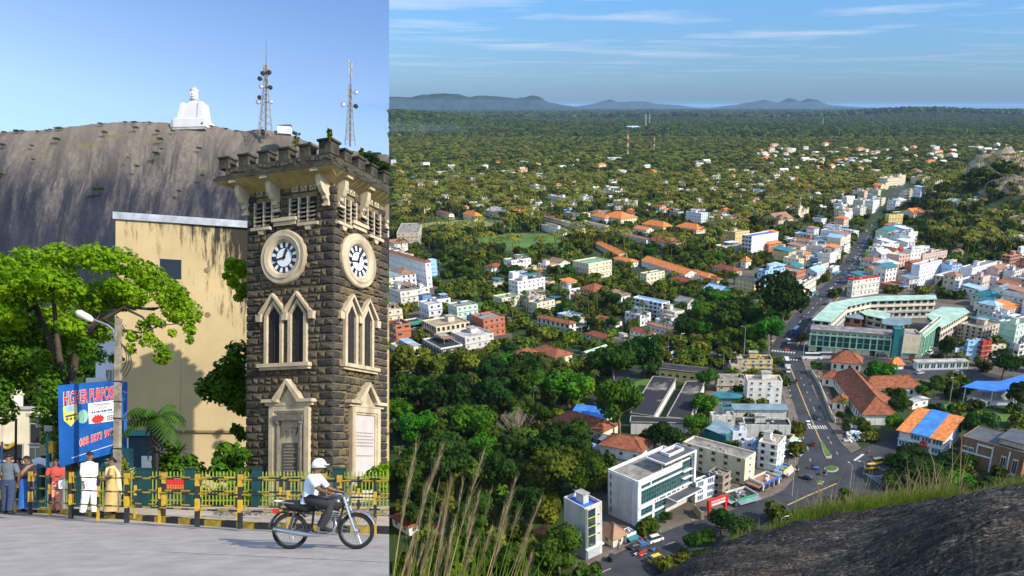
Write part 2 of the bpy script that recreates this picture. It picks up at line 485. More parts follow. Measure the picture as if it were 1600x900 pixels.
def rockridge():
 A,B=Vector((330,40)),Vector((770,640))
 d=(B-A);L=d.length;d.normalize();n=Vector((-d.y,d.x))
 mm=MB();nu,nv=46,18
 for i in range(nu):
  t=(i/(nu-1))*1.16-0.08
  hh=(365-75*t)*min(1,max(0,(t+0.08)/0.13))**0.5*min(1,max(0,(1.08-t)/0.15))**0.5
  hh*=1+0.05*noise.noise(Vector((t*5,0,0)))
  for j in range(nv):
   v=j/(nv-1)*2-1
   prof=max(0,1-abs(v)**2.6)**0.75
   c=A+d*(L*t)+n*(v*105-20)*-1
   z=hh*prof
   c+=n*noise.noise(Vector((t*9,v*3,1)))*9
   mm.v.append((c.x,c.y,z-1))
 for i in range(nu-1):
  for j in range(nv-1):
   a=i*nv+j
   mm.f.append((a,a+1,a+nv+1,a+nv));mm.m.append(0)
 o=mm.build('rock_ridge',material('rock_ridge',(0.16,0.14,0.12),var=0.4,scale=0.03,bump=2,bscale=0.1),smooth=True)
 tag(o,'steep rock ridge rising beyond the right edge of the view',None,None,'structure')
def outcrop(c,sx,sy,h,rz,label,seed):
 mm=MB();nu,nv=30,22
 for i in range(nu):
  for j in range(nv):
   u=i/(nu-1)*2-1;v=j/(nv-1)*2-1
   r=max(0,1-(abs(u)**2.2+abs(v)**2.2))
   z=h*r**0.55*(1+0.3*noise.noise(Vector((u*3,v*3,seed))))-2+h*0.1*noise.noise(Vector((u*9,v*9,seed)))
   x,y=u*sx,v*sy
   X=c.x+x*math.cos(rz)-y*math.sin(rz);Y=c.y+x*math.sin(rz)+y*math.cos(rz)
   mm.v.append((X,Y,th(X,Y)*0.75+z))
 for i in range(nu-1):
  for j in range(nv-1):
   a=i*nv+j;mm.f.append((a,a+nv,a+nv+1,a+1));mm.m.append(0)
 o=mm.build('rock_outcrop',material('outcrop_rock',(0.40,0.32,0.23),var=0.5,scale=0.09,bump=1.2,bscale=0.35,col2=(0.13,0.10,0.08)),smooth=True)
 tag(o,label,'rock')
outcrop(G(1592,318)+Vector((0,40,0)),62,62,58,0.3,'large bare brown rock outcrop on the wooded knoll at the right edge',1)
outcrop(G(1570,352),34,24,16,-0.3,'lower bare rock shoulder below the big outcrop at right',5)
outcrop(G(1590,366),18,12,8,0.1,'small dark boulder at the foot of the outcrop',8)
def near_rock():
 crest=[(900,985),(960,950),(1000,925),(1040,900),(1085,875),(1130,853),(1180,835),(1240,816),(1300,807),(1360,802),(1400,797),(1450,788),(1500,780),(1540,775),(1600,764),(1680,750),(1780,735)]
 def cr(px):
  for(a,b),(c,d)in zip(crest,crest[1:]):
   if px<=c:return b+(d-b)*(px-a)/(c-a)
  return crest[-1][1]
 mm=MB();nu,nv=300,230
 for i in range(nu):
  px=900+880*i/(nu-1)
  r0=cr(px)
  dist=8.0+1.2*math.sin(px*0.011)
  Cp=CAM+ray(px,r0)*(dist/1.0)
  Np=CAM+ray(px,r0+900)*1.3
  for j in range(nv):
   s=j/(nv-1)
   if s<0.8:
    t=s/0.8
    P=Np.lerp(Cp,t);P.z+=0.42*math.sin(PI*t)*t
    q=P*1.0
    e=0.10*noise.fractal(Vector((q.x*0.8,q.y*1.6,3)),1.0,2.0,4)+0.022*noise.fractal(Vector((q.x*5,q.y*11+q.x*2,7)),0.9,2.1,5)
    e+=0.014*abs(noise.noise(Vector((q.x*14,q.y*38+q.x*7,2))))
    P.z+=e*min(1,t*3)*(1 if t<0.93 else(1-t)/0.07)
    if t>0.9:P.z+=0.012*noise.noise(Vector((px*0.05,0,0)))
   else:
    t=(s-0.8)/0.2
    P=Cp+Vector((Cp.x*0.15*t,4*t,-6.5*t**1.3-0.2*t))
   mm.v.append(tuple(P))
 for i in range(nu-1):
  for j in range(nv-1):
   a=i*nv+j;mm.f.append((a,a+nv,a+nv+1,a+1));mm.m.append(0)
 M=material('near_rock',(0.030,0.029,0.028),rough=0.85,spec=0.12,bump=0.016,bscale=34)
 t=M.node_tree;b=t.nodes['Principled BSDF']
 tcn=t.nodes.new('ShaderNodeTexCoord');mp_=t.nodes.new('ShaderNodeMapping')
 mp_.inputs['Scale'].default_value=(1.1,4.2,2.0);mp_.inputs['Rotation'].default_value=(0,0,0.18)
 t.links.new(tcn.outputs['Object'],mp_.inputs[0])
 def nz(s,d,lo,hi,rg=0.7,dist=0.0):
  a=t.nodes.new('ShaderNodeTexNoise');a.inputs['Scale'].default_value=s;a.inputs['Detail'].default_value=d;a.inputs['Roughness'].default_value=rg
  a.inputs['Distortion'].default_value=dist
  t.links.new(mp_.outputs[0],a.inputs['Vector'])
  r=t.nodes.new('ShaderNodeValToRGB');r.color_ramp.elements[0].position=lo;r.color_ramp.elements[1].position=hi
  t.links.new(a.outputs[0],r.inputs[0]);return r
 r1=nz(13,14,0.50,0.66,0.9,0.6);r2=nz(1.6,8,0.44,0.60,0.7)
 mx=t.nodes.new('ShaderNodeMix');mx.data_type='RGBA';mx.blend_type='MULTIPLY';mx.inputs[0].default_value=1
 r2.color_ramp.elements[0].color=(0.22,0.22,0.22,1)
 t.links.new(r1.outputs[0],mx.inputs[6]);t.links.new(r2.outputs[0],mx.inputs[7])
 m2=t.nodes.new('ShaderNodeMix');m2.data_type='RGBA'
 t.links.new(mx.outputs[2],m2.inputs[0]);m2.inputs[6].default_value=(0.016,0.0145,0.013,1);m2.inputs[7].default_value=(0.50,0.43,0.36,1)
 t.links.new(m2.outputs[2],b.inputs['Base Color'])
 o=mm.build('rock_slope',M,smooth=True)
 tag(o,'dark weathered rock slope in the lower right foreground',None,None,'structure')
 return cr
crest_row=near_rock()
LEFT=set()
HAZE=2.4e-5
# TREES
M_bark=material('bark',(0.16,0.125,0.09),var=0.4,scale=2,bump=0.02,bscale=6)
M_leaf=foliage('leaf_green',(0.010,0.034,0.003),(0.055,0.125,0.009),scale=0.25)
M_leafd=foliage('leaf_dark',(0.007,0.024,0.003),(0.034,0.082,0.009),scale=0.25)
M_leafy=foliage('leaf_yellow_green',(0.030,0.060,0.005),(0.14,0.18,0.015),scale=0.3)
M_leafb=foliage('leaf_bright',(0.014,0.060,0.003),(0.065,0.195,0.008),scale=0.25)
M_palm=foliage('palm_leaf',(0.03,0.06,0.010),(0.10,0.14,0.03),scale=0.8)
M_dry=material('dry_twig',(0.30,0.24,0.19),var=0.3,scale=1)
def crown_mesh(name,seed,nleaf,lumps,rx,rz,size,mat_,flat=0.5,shape=None):
 """leaf-sized faces spread over uneven lumps inside a unit-height crown (metres)"""
 r=random.Random(seed);mm=MB();C=[]
 for k in range(lumps):
  a=r.uniform(0,2*PI);q=math.sqrt(r.random())*0.72
  zz=r.uniform(-0.35,0.75)*(1-q*0.6)
  C.append((Vector((math.cos(a)*q*rx,math.sin(a)*q*rx,zz*rz)),r.uniform(0.24,0.44)*rx))
 for k in range(nleaf):
  c,rad=C[k%lumps]
  while True:
   n=Vector((r.gauss(0,1),r.gauss(0,1),r.gauss(0,1)+0.35))
   if n.length>0.1:break
  n.normalize()
  p=c+n*rad*(0.72+0.34*r.random())*Vector((1,1,rz/rx*1.15)).length/1.5
  p.z=c.z+n.z*rad*min(1,rz/rx*1.1)*(0.75+0.3*r.random())
  d=(n+Vector((r.gauss(0,0.5),r.gauss(0,0.5),r.gauss(0,0.5)))).normalized()
  u=d.cross(Vector((r.random(),r.random(),r.random()+0.1))).normalized();v=d.cross(u)
  s=size*r.uniform(0.55,1.25)
  b=d*s*0.28
  mm.add([p-u*s-v*s*0.3,p-v*s+b*0.2,p+u*s-v*s*0.2,p+u*s*0.45+v*s+b*-0.3,p-u*s*0.6+v*s*0.8-b*0.3,p+b],[(0,1,5),(1,2,5),(2,3,5),(3,4,5),(4,0,5)])
 return mm.mesh(name,mat_)
def trunk_mesh(name,seed,h,r0,rx,rz,mat_=None,limbs=6):
 r=random.Random(seed);mm=MB()
 b=r.uniform(-0.4,0.4)
 mm.tube([(0,0,-0.5),(b*0.3,0,h*0.5),(b,0.2,h)],[r0*1.3,r0,r0*0.7],7)
 for k in range(limbs):
  a=2*PI*k/limbs+r.uniform(-0.4,0.4)
  e=Vector((math.cos(a)*rx*0.65,math.sin(a)*rx*0.65,h+rz*r.uniform(0.1,0.7)))
  mm.tube([(b,0.2,h*0.92),Vector((b,0.2,h)).lerp(e,0.5)+Vector((0,0,-0.2)),e],[r0*0.55,r0*0.35,r0*0.1],5)
 return mm.mesh(name,mat_ or M_bark,True)
def palm_crown(name,seed,nf=17,L=3.4,mat_=None,wid=0.55,leaflets=11):
 r=random.Random(seed);mm=MB()
 for k in range(nf):
  a=2*PI*k/nf+r.uniform(-0.2,0.2);el=r.uniform(-0.15,1.15)if k%2 else r.uniform(0.2,0.9)
  ll=L*r.uniform(0.8,1.1)
  d=Vector((math.cos(a),math.sin(a),0));s=Vector((-d.y,d.x,0))
  pts=[]
  for i in range(leaflets+1):
   t=i/leaflets
   pts.append(d*(ll*t*(1-0.18*t))*math.cos(el*0.6)+Vector((0,0,ll*(t*math.sin(el)-1.0*t*t*(0.55+0.25*math.cos(el))))))
  for i in range(leaflets):
   p,q=pts[i],pts[i+1];t=(i+0.5)/leaflets
   wd=wid*math.sin(PI*min(0.97,t*0.85+0.15))+0.05
   for sg in(-1,1):
    tip=p.lerp(q,1.1)+s*sg*wd+Vector((0,0,-wd*0.55))
    mm.add([p,q,tip+(q-p)*0.25,tip],[(0,1,2,3)]if sg>0 else[(3,2,1,0)])
 return mm.mesh(name,mat_ or M_palm)
def palm_trunk(name,seed,h,r0=0.17):
 r=random.Random(seed);mm=MB();a=r.uniform(0,6.28);l=r.uniform(0.2,1.4)
 pts=[(math.cos(a)*l*(t**1.6),math.sin(a)*l*(t**1.6),-0.4+(h+0.4)*t)for t in(0,0.25,0.5,0.75,1)]
 mm.tube(pts,[r0*1.5,r0,r0*0.9,r0*0.85,r0*0.8],7)
 return mm.mesh(name,M_bark,True),pts[-1]
TK={}
def kind(key,n,nleaf,lumps,rx,rz,size,mat_,h,words,seed0):
 L=[]
 for i in range(n):
  L.append((crown_mesh('crown',seed0+i,nleaf,lumps,rx,rz,size,mat_),trunk_mesh('trunk',seed0+i,h,rx*0.06,rx,rz),h+rz*0.45,rx))
 TK[key]=(L,words)
kind('round',4,2600,15,6.0,4.6,0.42,M_leaf,4.5,'rounded green broadleaf tree',10)
kind('dark',4,2600,15,6.0,5.0,0.42,M_leafd,5,'dense dark green broadleaf tree',30)
kind('bright',3,2600,15,6.0,5.2,0.42,M_leafb,4.5,'bright green broadleaf tree',50)
kind('yellow',3,2400,12,6.0,4.6,0.42,M_leafy,4.5,'yellow green leafy tree',70)
PALMS=[]
for i in range(4):
 tmh,tip=palm_trunk('trunk',90+i,11)
 PALMS.append((palm_crown('crown',95+i),tmh,tip))
tree_count={'b':0,'p':0}
def tree(p,key,rad,label,group=None,hs=1.0,i=None,rt=None,sink=0.0,cat='tree',name='broadleaf_tree'):
 L,words=TK[key]
 cm,tm,ch,rx=L[(i if i is not None else rt.randrange(99))%len(L)]
 k=rad/rx;rz=(i or 0)*1.3 if rt is None else rt.uniform(0,6.28)
 o=empty(name,(p[0],p[1],th(p[0],p[1])-sink),rz)
 tag(o,label,cat,group)
 t=link('trunk',tm,o,scale=(k,k,k*hs))
 link('crown',cm,o,(0,0,ch*k*hs),scale=(k,k,k*hs))
 tree_count['b']+=1
 return o
def palm(p,h,label,group=None,i=0,rz=0.0,k=1.0):
 cm,tm,tip=PALMS[i%4]
 o=empty('coconut_palm',(p[0],p[1],th(p[0],p[1])),rz);tag(o,label,'palm tree',group)
 s=h/11
 link('trunk',tm,o,scale=(k,k,s))
 link('crown',cm,o,(tip[0]*k,tip[1]*k,tip[2]*s),scale=(k,k,k))
 tree_count['p']+=1
 return o
def TP(px,row,rad,key,label,i=0,hs=1.0,**k):
 """tree whose crown centre shows at (px,row) with crown radius rad in pixels"""
 g=G(px,row);d=proj(g)[2];r_=rad*d/F_PX
 ch=r_/6.0*6.6*hs
 g=G(px,row,ch)
 return tree((g.x,g.y),key,r_,label,i=i,hs=hs,**k)
def PP(px,row,h,label,i=0,group=None,k=1.0):
 g=G(px,row,h);return palm((g.x,g.y),h,label,group,i,rz=(px*7+row)%6.28,k=k)
# trees one can point to in the town
for a in[(888,603,34,'bright','large round bright green tree left of the narrow asphalt yard',0,1.0),(968,632,34,'bright','large bright green tree in front of the dark flat school roofs',1,1.3),(944,612,18,'round','green tree behind the large bright tree by the school',1,1.1),(958,562,38,'round','big spreading green tree beside the pale green hall roof',2,0.9),(1005,553,30,'dark','dark spreading tree behind the yellow school block',0,1.0),(1016,577,13,'bright','small green tree left of the long yellow school block',2,1.0),(1106,590,18,'round','green tree at the right end of the yellow school block',0,1.0),(1100,630,20,'bright','green tree along the right side of the school yard',0,1.1),(1090,665,22,'bright','bright tree in the corner between the school and the shops',1,0.9),(1036,683,30,'dark','dark tree with a signboard beside the terracotta long house',1,0.8),(1224,468,36,'dark','towering dark tree beside the pale blue block by the main road',2,1.1),(1207,515,22,'bright','bright green tree at the left edge of the main road',2,1.0),(1178,520,17,'bright','lower bright green tree left of the main road',1,0.9),(1135,495,27,'dark','dark tree clump left of the towering tree',3,0.9),(1160,478,18,'dark','dark tree behind the cream three storey block',0,0.9),(1216,564,10,'round','small round tree on the corner of the crossroads',2,1.0),(1278,572,11,'round','small round tree by the terracotta school roofs',3,1.0),(1375,580,22,'bright','bright green tree between the terracotta roofs and the orange kiosk',0,1.0),(1407,632,18,'round','green tree right of the terracotta roofed school',0,1.1),(1398,662,16,'bright','bright green tree behind the grey roofed house',2,1.0),(1442,610,11,'bright','small bright tree in front of the grey pavilion',1,1.0),(1463,600,15,'round','grey green tree beside the teal glass pavilion',1,1.2),(1478,545,13,'dark','narrow dark tree in front of the bus station wing',1,1.6),(1570,568,22,'dark','dark round tree behind the blue roofed pavilion',2,1.0),(1592,618,20,'dark','dark tree at the right edge beside the blue roofed pavilion',3,1.1),(1462,650,20,'dark','dark tree left of the sand pit',3,1.0),(1490,662,22,'round','rounded tree in front of the sand pit lawn',3,0.9),(1530,668,27,'dark','broad dark tree behind the dark brown modern house',0,0.9),(1410,728,32,'dark','dark bushy tree in front of the orange and blue roofed house',1,0.7),(1452,742,34,'round','leafy green tree above the grass fringe at right',0,0.7),(1500,752,24,'bright','bright green bush left of the dark brown house',2,0.7),(1560,762,26,'dark','dark bush below the dark brown house at right',0,0.6),(1322,668,9,'round','small tree at the end of the boundary wall',1,1.0),(1312,650,8,'dark','small dark tree behind the boundary wall',1,1.0),(1345,658,10,'round','round shrub tree beside the scrap yard',2,1.0),(1105,838,17,'round','green bush on the slope above the lower road',1,0.8),(1142,858,20,'dark','dark bush low on the slope above the lower road',0,0.8),(1190,832,15,'round','rounded bush above the rock edge by the lower road',2,0.8),(1068,872,16,'dark','dark bush left of the rock tip',3,0.8),(1100,868,18,'round','green bush just above the rock tip',0,0.7),(1430,714,27,'dark','dark leafy tree below the orange and blue roofs',2,0.7),(1482,728,26,'dark','dark leafy tree left of the modern brown house',3,0.7),(1392,748,20,'round','leafy bush right of the hatched bays',1,0.7),(1128,815,26,'dark','dark roadside tree below the red gate',1,0.8),(1165,835,30,'dark','broad dark tree above the rock at the roadside',2,0.8),(1220,800,11,'dark','small dark round tree at the edge of the lower road',3,1.0),(1240,808,12,'dark','second small dark tree at the edge of the lower road',1,0.9),(1085,845,18,'round','small roadside tree beside the yellow van',0,1.0),(1002,822,9,'bright','little round tree at the corner of the glass office',0,1.1),(1040,808,11,'dark','dark shrub under the office canopy',0,0.8),(872,858,44,'round','big green tree left of the narrow grey tower block',1,0.9),(932,890,10,'dark','young dark tree at the kerb below the grey tower block',2,1.3),(862,735,46,'yellow','large tree with yellow leaf tips behind the glass office',0,0.9),(915,745,36,'round','leafy green tree left of the glass office',1,1.0),(640,565,36,'yellow','sunlit yellow green tree at the top of the wood',1,0.9),(685,575,26,'yellow','yellowish tree right of the sunlit crown at the wood edge',2,0.9),(727,570,30,'yellow','olive yellow tree in front of the white tin sheds',0,1.0),(650,605,30,'round','green tree below the sunlit yellow crown',3,1.0),(622,640,24,'bright','bright green tree against the left edge of the town view',0,1.0),(655,670,30,'bright','light green tree in the lower wood at left',1,1.0),(745,665,32,'bright','bright green tree left of the bare tree',2,1.0),(765,620,30,'dark','dark green tree in the middle of the wood',1,1.0),(700,620,34,'dark','shadowy dark tree in the middle of the wood at left',0,1.1),(835,600,28,'round','green tree left of the large round bright tree',0,1.0),(820,575,26,'dark','dark tree in front of the terracotta roofed house',2,0.9),(790,555,24,'dark','dark tree right of the olive yellow tree',3,0.8),(855,700,30,'dark','dark tree right of the bare tree',3,1.0),(700,720,40,'dark','dark tree behind the tall grass stalks',2,1.0),(780,740,34,'dark','dark shaded tree above the grass plumes',1,1.0),(635,740,34,'round','green tree at the lower left of the town view',2,1.0),(815,790,34,'dark','dark tree right of the grass plumes',0,0.9),(740,800,36,'round','leafy tree hidden behind the grass plumes',1,0.9),(660,800,30,'dark','dark tree behind the grass at lower left',3,0.9),(700,860,40,'round','green tree low behind the grass stalks',0,0.8),(780,870,34,'round','green tree at the bottom edge behind the grass',3,0.8),(820,895,30,'dark','dark tree at the bottom edge left of the big green tree',1,0.8)]:
 TP(a[0],a[1],a[2],a[3],a[4],i=a[5],hs=a[6])
for a in[(774,552,12,'tall coconut palm at the edge of the wood by the white sheds'),(855,562,10,'coconut palm in front of the terracotta roofed house'),(876,560,11,'coconut palm beside the pale green hall roof'),(928,580,9,'coconut palm behind the large round bright tree'),(985,478,13,'slender coconut palm beside the four storey white block'),(952,455,12,'sunlit yellowish palm in the garden at centre'),(1322,625,8,'lone palm in the forecourt of the terracotta school'),(742,452,9,'palm by the green roofed hall'),(745,468,8,'second palm by the green roofed hall'),(865,450,10,'palm beside the white apartment block'),(1045,520,11,'palm in front of the white gabled house'),(1210,388,8,'palm beside the orange roofed house by the shops'),(688,640,9,'palm standing out of the dark wood at left'),(712,700,8,'low palm with silvery fronds above the grass'),(1572,342,9,'palm at the foot of the rock outcrop'),(920,470,11,'tall palm right of the white apartment block')]:
 PP(a[0],a[1],a[2],a[3],i=int(a[0]))
def bare_tree():
 g=G(806,690);o=empty('bare_tree',g);tag(o,'leafless grey brown tree with a fan of bare branches in the wood','tree')
 r=random.Random(3);mm=MB();tw=MB()
 def br(p,d,L,rad,lev):
  q=p+d*L
  (mm if lev<2 else tw).tube([p,p.lerp(q,0.5)+Vector((r.uniform(-.1,.1),r.uniform(-.1,.1),0))*L*0.4,q],[rad,rad*0.8,rad*0.55],5 if lev<2 else 3,0,False)
  if lev<5:
   for k in range(3 if lev<4 else 4):
    nd=(d+Vector((r.uniform(-.75,.75),r.uniform(-.75,.75),r.uniform(-.05,.5)))).normalized()
    br(q,nd,L*r.uniform(0.62,0.85),rad*0.55,lev+1)
 br(Vector((0,0,0)),Vector((0,0,1)),3.2,0.34,0)
 for k in range(5):
  a=k*1.256;br(Vector((0,0,2)),Vector((math.cos(a)*.75,math.sin(a)*.75,.8)).normalized(),3.4,0.24,1)
 mm.build('trunk',M_dry,o);tw.build('twigs',M_dry,o)
 o.scale=(1.0,1.0,0.95)
bare_tree()
# woods filled with single trees, the rest of the trees as one mass
def inpoly(x,y,P):
 c=False;j=len(P)-1
 for i in range(len(P)):
  xi,yi=P[i];xj,yj=P[j]
  if(yi>y)!=(yj>y)and x<(xj-xi)*(y-yi)/(yj-yi)+xi:c=not c
  j=i
 return c
WOODS=[('broadleaf tree in the dark wood below the hill',[(612,600),(700,592),(790,575),(850,590),(905,640),(860,660),(930,690),(905,790),(880,900),(612,900)],11,('dark','dark','round','bright','dark'),26),('broadleaf tree in the gardens around the villas',[(760,400),(880,420),(905,455),(990,455),(980,520),(890,520),(840,480),(760,460)],9,('round','yellow','dark','round'),16),('broadleaf tree in the park belt behind the orange school',[(905,378),(1030,385),(1130,405),(1190,400),(1150,425),(1060,415),(960,395)],8,('round','yellow','bright'),14),('broadleaf tree in the belt left of the main road',[(1010,500),(1110,470),(1200,480),(1235,500),(1190,540),(1100,530),(1060,545),(1010,530)],9,('dark','round','bright','dark'),18),('broadleaf tree in the wooded slope behind the white blocks',[(1440,350),(1560,360),(1595,380),(1560,420),(1500,425),(1440,385)],8,('dark','dark','round','yellow'),14),('broadleaf tree in the dark grove below the sports fields',[(650,378),(735,368),(760,400),(740,455),(690,420),(660,400)],9,('dark','dark','round'),14),('broadleaf tree on the wooded knoll by the rock',[(1440,290),(1480,268),(1530,275),(1545,300),(1520,340),(1450,335)],7,('round','yellow','dark'),12),]
BUILT=[]
FILL=[(lab,[tuple(G(*p)[:2])for p in P],rad,ks,n)for lab,P,rad,ks,n in WOODS]
# BUILDINGS OF THE TOWN
WC={'white':(0.72,0.72,0.70),'bluewhite':(0.62,0.66,0.76),'cream':(0.66,0.58,0.42),'beige':(0.50,0.43,0.34),'grey':(0.54,0.53,0.51),'yellow':(0.62,0.48,0.20),'paleblue':(0.30,0.50,0.78),'brown':(0.22,0.13,0.08),'dark':(0.07,0.075,0.085),'brick':(0.42,0.14,0.07),'red':(0.50,0.04,0.03),'blue':(0.10,0.22,0.42),'teal':(0.02,0.17,0.19),'green':(0.25,0.50,0.38),'lime':(0.45,0.55,0.03),'weathered':(0.60,0.59,0.55),'pink':(0.60,0.42,0.36),'mint':(0.50,0.66,0.55)}
RC={'orange':(0.62,0.20,0.055),'terracotta':(0.25,0.085,0.042),'darkred':(0.22,0.065,0.04),'greyroof':(0.20,0.20,0.21),'flatgrey':(0.24,0.22,0.20),'flatdark':(0.035,0.035,0.04),'flatlight':(0.42,0.41,0.40),'bluesheet':(0.05,0.20,0.58),'bluetarp':(0.03,0.13,0.55),'skysheet':(0.30,0.46,0.66),'tealsheet':(0.03,0.16,0.19),'greensheet':(0.36,0.52,0.42),'greenflat':(0.18,0.32,0.22),'whitesheet':(0.62,0.66,0.72),'rust':(0.28,0.15,0.09),'slate':(0.085,0.09,0.10),'bluegrey':(0.16,0.24,0.28),'tan':(0.36,0.28,0.19)}
def wallm(k):return material('wall_'+k,WC[k],rough=0.85,var=0.14,scale=0.35,stain=0.45 if k not in('weathered','beige')else 0.95,bump=0.01,bscale=3)
def roofm(k):
 if k in('orange','terracotta','darkred'):return material('roof_'+k,RC[k],rough=0.9,var=0.45,scale=0.8,bump=0.05,bscale=4,detail=9)
 if 'sheet' in k or k in('bluegrey','slate','rust','bluetarp'):return material('roof_'+k,RC[k],rough=0.55,var=0.28,scale=0.25,bump=0.02,bscale=5)
 return material('roof_'+k,RC[k],rough=0.95,var=0.5,scale=0.3,bump=0.02,bscale=2,detail=8)
M_glass=glassmat('window_glass',(0.03,0.045,0.055))
M_tealglass=glassmat('teal_glass',(0.012,0.075,0.08))
M_blueglass=glassmat('blue_glass',(0.03,0.12,0.26))
M_dark=material('dark_opening',(0.02,0.02,0.022),var=0.2)
M_frame=material('window_frame',(0.60,0.60,0.58),var=0.15)
M_conc=material('concrete',(0.34,0.33,0.31),var=0.3,scale=0.6,stain=0.5)
M_tankb=material('black_tank',(0.02,0.02,0.022),rough=0.5,var=0.1)
M_tankblue=material('blue_tank',(0.03,0.12,0.45),rough=0.5,var=0.1)
M_metal=material('grey_metal',(0.35,0.36,0.38),rough=0.4,metal=0.6,var=0.15)
def win_mesh(glass,frame,fr=0.09,mull=1,name='window'):
 mm=MB()
 mm.box(-.5,.5,-0.05,0.02,-.5,-.5+fr,0);mm.box(-.5,.5,-0.05,0.02,.5-fr,.5,0)
 mm.box(-.5,-.5+fr,-0.05,0.02,-.5+fr,.5-fr,0);mm.box(.5-fr,.5,-0.05,0.02,-.5+fr,.5-fr,0)
 for k in range(mull):
  x=-.5+(k+1)/(mull+1);mm.box(x-.03,x+.03,-0.045,0.02,-.5+fr,.5-fr,0)
 mm.box(-.56,.56,-0.12,0.0,-.56,-.5,0)
 mm.quad((-.5+fr,-0.01,-.5+fr),(.5-fr,-0.01,-.5+fr),(.5-fr,-0.01,.5-fr),(-.5+fr,-0.01,.5-fr),1)
 return mm.mesh(name,(frame,glass))
WM={'std':win_mesh(M_glass,M_frame),'dark':win_mesh(M_dark,M_conc,0.05,0),'teal':win_mesh(M_tealglass,M_frame),'blue':win_mesh(M_blueglass,M_frame,0.06,2),'brick':win_mesh(M_glass,material('brown_frame',(0.30,0.12,0.05))),'shop':win_mesh(M_dark,material('shop_frame',(0.25,0.24,0.22)),0.04,2)}
tb=MB();tb.lathe([(0.01,0),(0.55,0),(0.58,0.3),(0.55,0.95),(0.3,1.15),(0.18,1.25),(0.01,1.25)],10)
TANK={'k':tb.mesh('water_tank',M_tankb,True),'b':tb.mesh('water_tank',M_tankblue,True)}
ac=MB();ac.box(-.4,.4,-.3,0,0,.6);ACU=ac.mesh('air_conditioner',M_frame)
def solve(B,d,npx):
 """distance along d so that the projected column moves by npx"""
 p0=proj(B)[0];lo,hi=0.0,400.0
 for _ in range(40):
  mid=(lo+hi)/2
  if abs(proj(B+d*mid)[0]-p0)<abs(npx):lo=mid
  else:hi=mid
 return lo
def hsolve(B,hpx):
 r0=proj(B)[1];lo,hi=0.0,90.0
 for _ in range(30):
  mid=(lo+hi)/2
  if r0-proj(B+Vector((0,0,mid)))[1]<hpx:lo=mid
  else:hi=mid
 return lo
def roof_on(root,kind_,X0,X1,Y0,Y1,z,mat_,wall_,oh=0.6,rh=None,name='roof'):
 """roof over the rectangle; returns nothing"""
 mm=MB();x0,x1,y0,y1=X0-oh,X1+oh,Y0-oh,Y1+oh
 lx,ly=x1-x0,y1-y0
 rh=rh or min(lx,ly)*0.24
 t=0.12
 if kind_=='hip':
  if lx>=ly:a=(x0+ly/2,(y0+y1)/2);b=(x1-ly/2,(y0+y1)/2)
  else:a=((x0+x1)/2,y0+lx/2);b=((x0+x1)/2,y1-lx/2)
  v=[(x0,y0,z),(x1,y0,z),(x1,y1,z),(x0,y1,z),(*a,z+rh),(*b,z+rh)]+[(x0,y0,z-t),(x1,y0,z-t),(x1,y1,z-t),(x0,y1,z-t)]
  if lx>=ly:f=[(0,1,5,4),(1,2,5),(2,3,4,5),(3,0,4)]
  else:f=[(0,1,4),(1,2,5,4),(2,3,5),(3,0,4,5)]
  mm.add(v,f+[(0,6,7,1),(1,7,8,2),(2,8,9,3),(3,9,6,0),(9,8,7,6)])
  q=MB();q.tube([(*a,z+rh+0.05),(*b,z+rh+0.05)],0.16,5)
  for(cx_,cy__),e in(((x0,y0),a),((x1,y0),b if lx>=ly else a),((x1,y1),b),((x0,y1),a if lx>=ly else b)):
   q.tube([(cx_,cy__,z+0.05),(*e,z+rh+0.05)],0.13,5)
  o=mm.build(name,mat_,root);q.build('ridge_tiles',mat_,o)
 elif kind_ in('gable','gabley'):
  alongx=(lx>=ly)if kind_=='gable' else False
  if alongx:
   my=(y0+y1)/2
   v=[(x0,y0,z),(x1,y0,z),(x1,my,z+rh),(x0,my,z+rh),(x1,y1,z),(x0,y1,z)]
   g=[[(X0,Y0,z),(X0,Y1,z),(X0,my,z+rh*0.9)],[(X1,Y0,z),(X1,Y1,z),(X1,my,z+rh*0.9)]]
   rg=[(x0,my,z+rh+.05),(x1,my,z+rh+.05)]
  else:
   mx=(x0+x1)/2
   v=[(x0,y1,z),(x0,y0,z),(mx,y0,z+rh),(mx,y1,z+rh),(x1,y0,z),(x1,y1,z)]
   g=[[(X0,Y0,z),(X1,Y0,z),(mx,Y0,z+rh*0.9)],[(X0,Y1,z),(X1,Y1,z),(mx,Y1,z+rh*0.9)]]
   rg=[(mx,y0,z+rh+.05),(mx,y1,z+rh+.05)]
  vb=[(p[0],p[1],p[2]-t)for p in v]
  mm.add(v+vb,[(0,1,2,3),(3,2,4,5),(9,8,7,6),(11,10,8,9),(0,6,7,1),(4,10,11,5),(1,7,8,2),(2,8,10,4),(0,3,9,6),(3,5,11,9)])
  o=mm.build(name,mat_,root)
  q=MB();q.tube(rg,0.14,5);q.build('ridge_tiles',mat_,o)
  for tri in g:q=MB();q.add(tri,[(0,1,2)]);q.build('gable',wall_,root)
 elif kind_=='shed':
  v=[(x0,y0,z),(x1,y0,z),(x1,y1,z+rh*0.6),(x0,y1,z+rh*0.6)]
  mm.add(v+[(p[0],p[1],p[2]-t)for p in v],[(0,1,2,3),(7,6,5,4),(0,4,5,1),(1,5,6,2),(2,6,7,3),(3,7,4,0)])
  mm.build(name,mat_,root)
BN=[0]
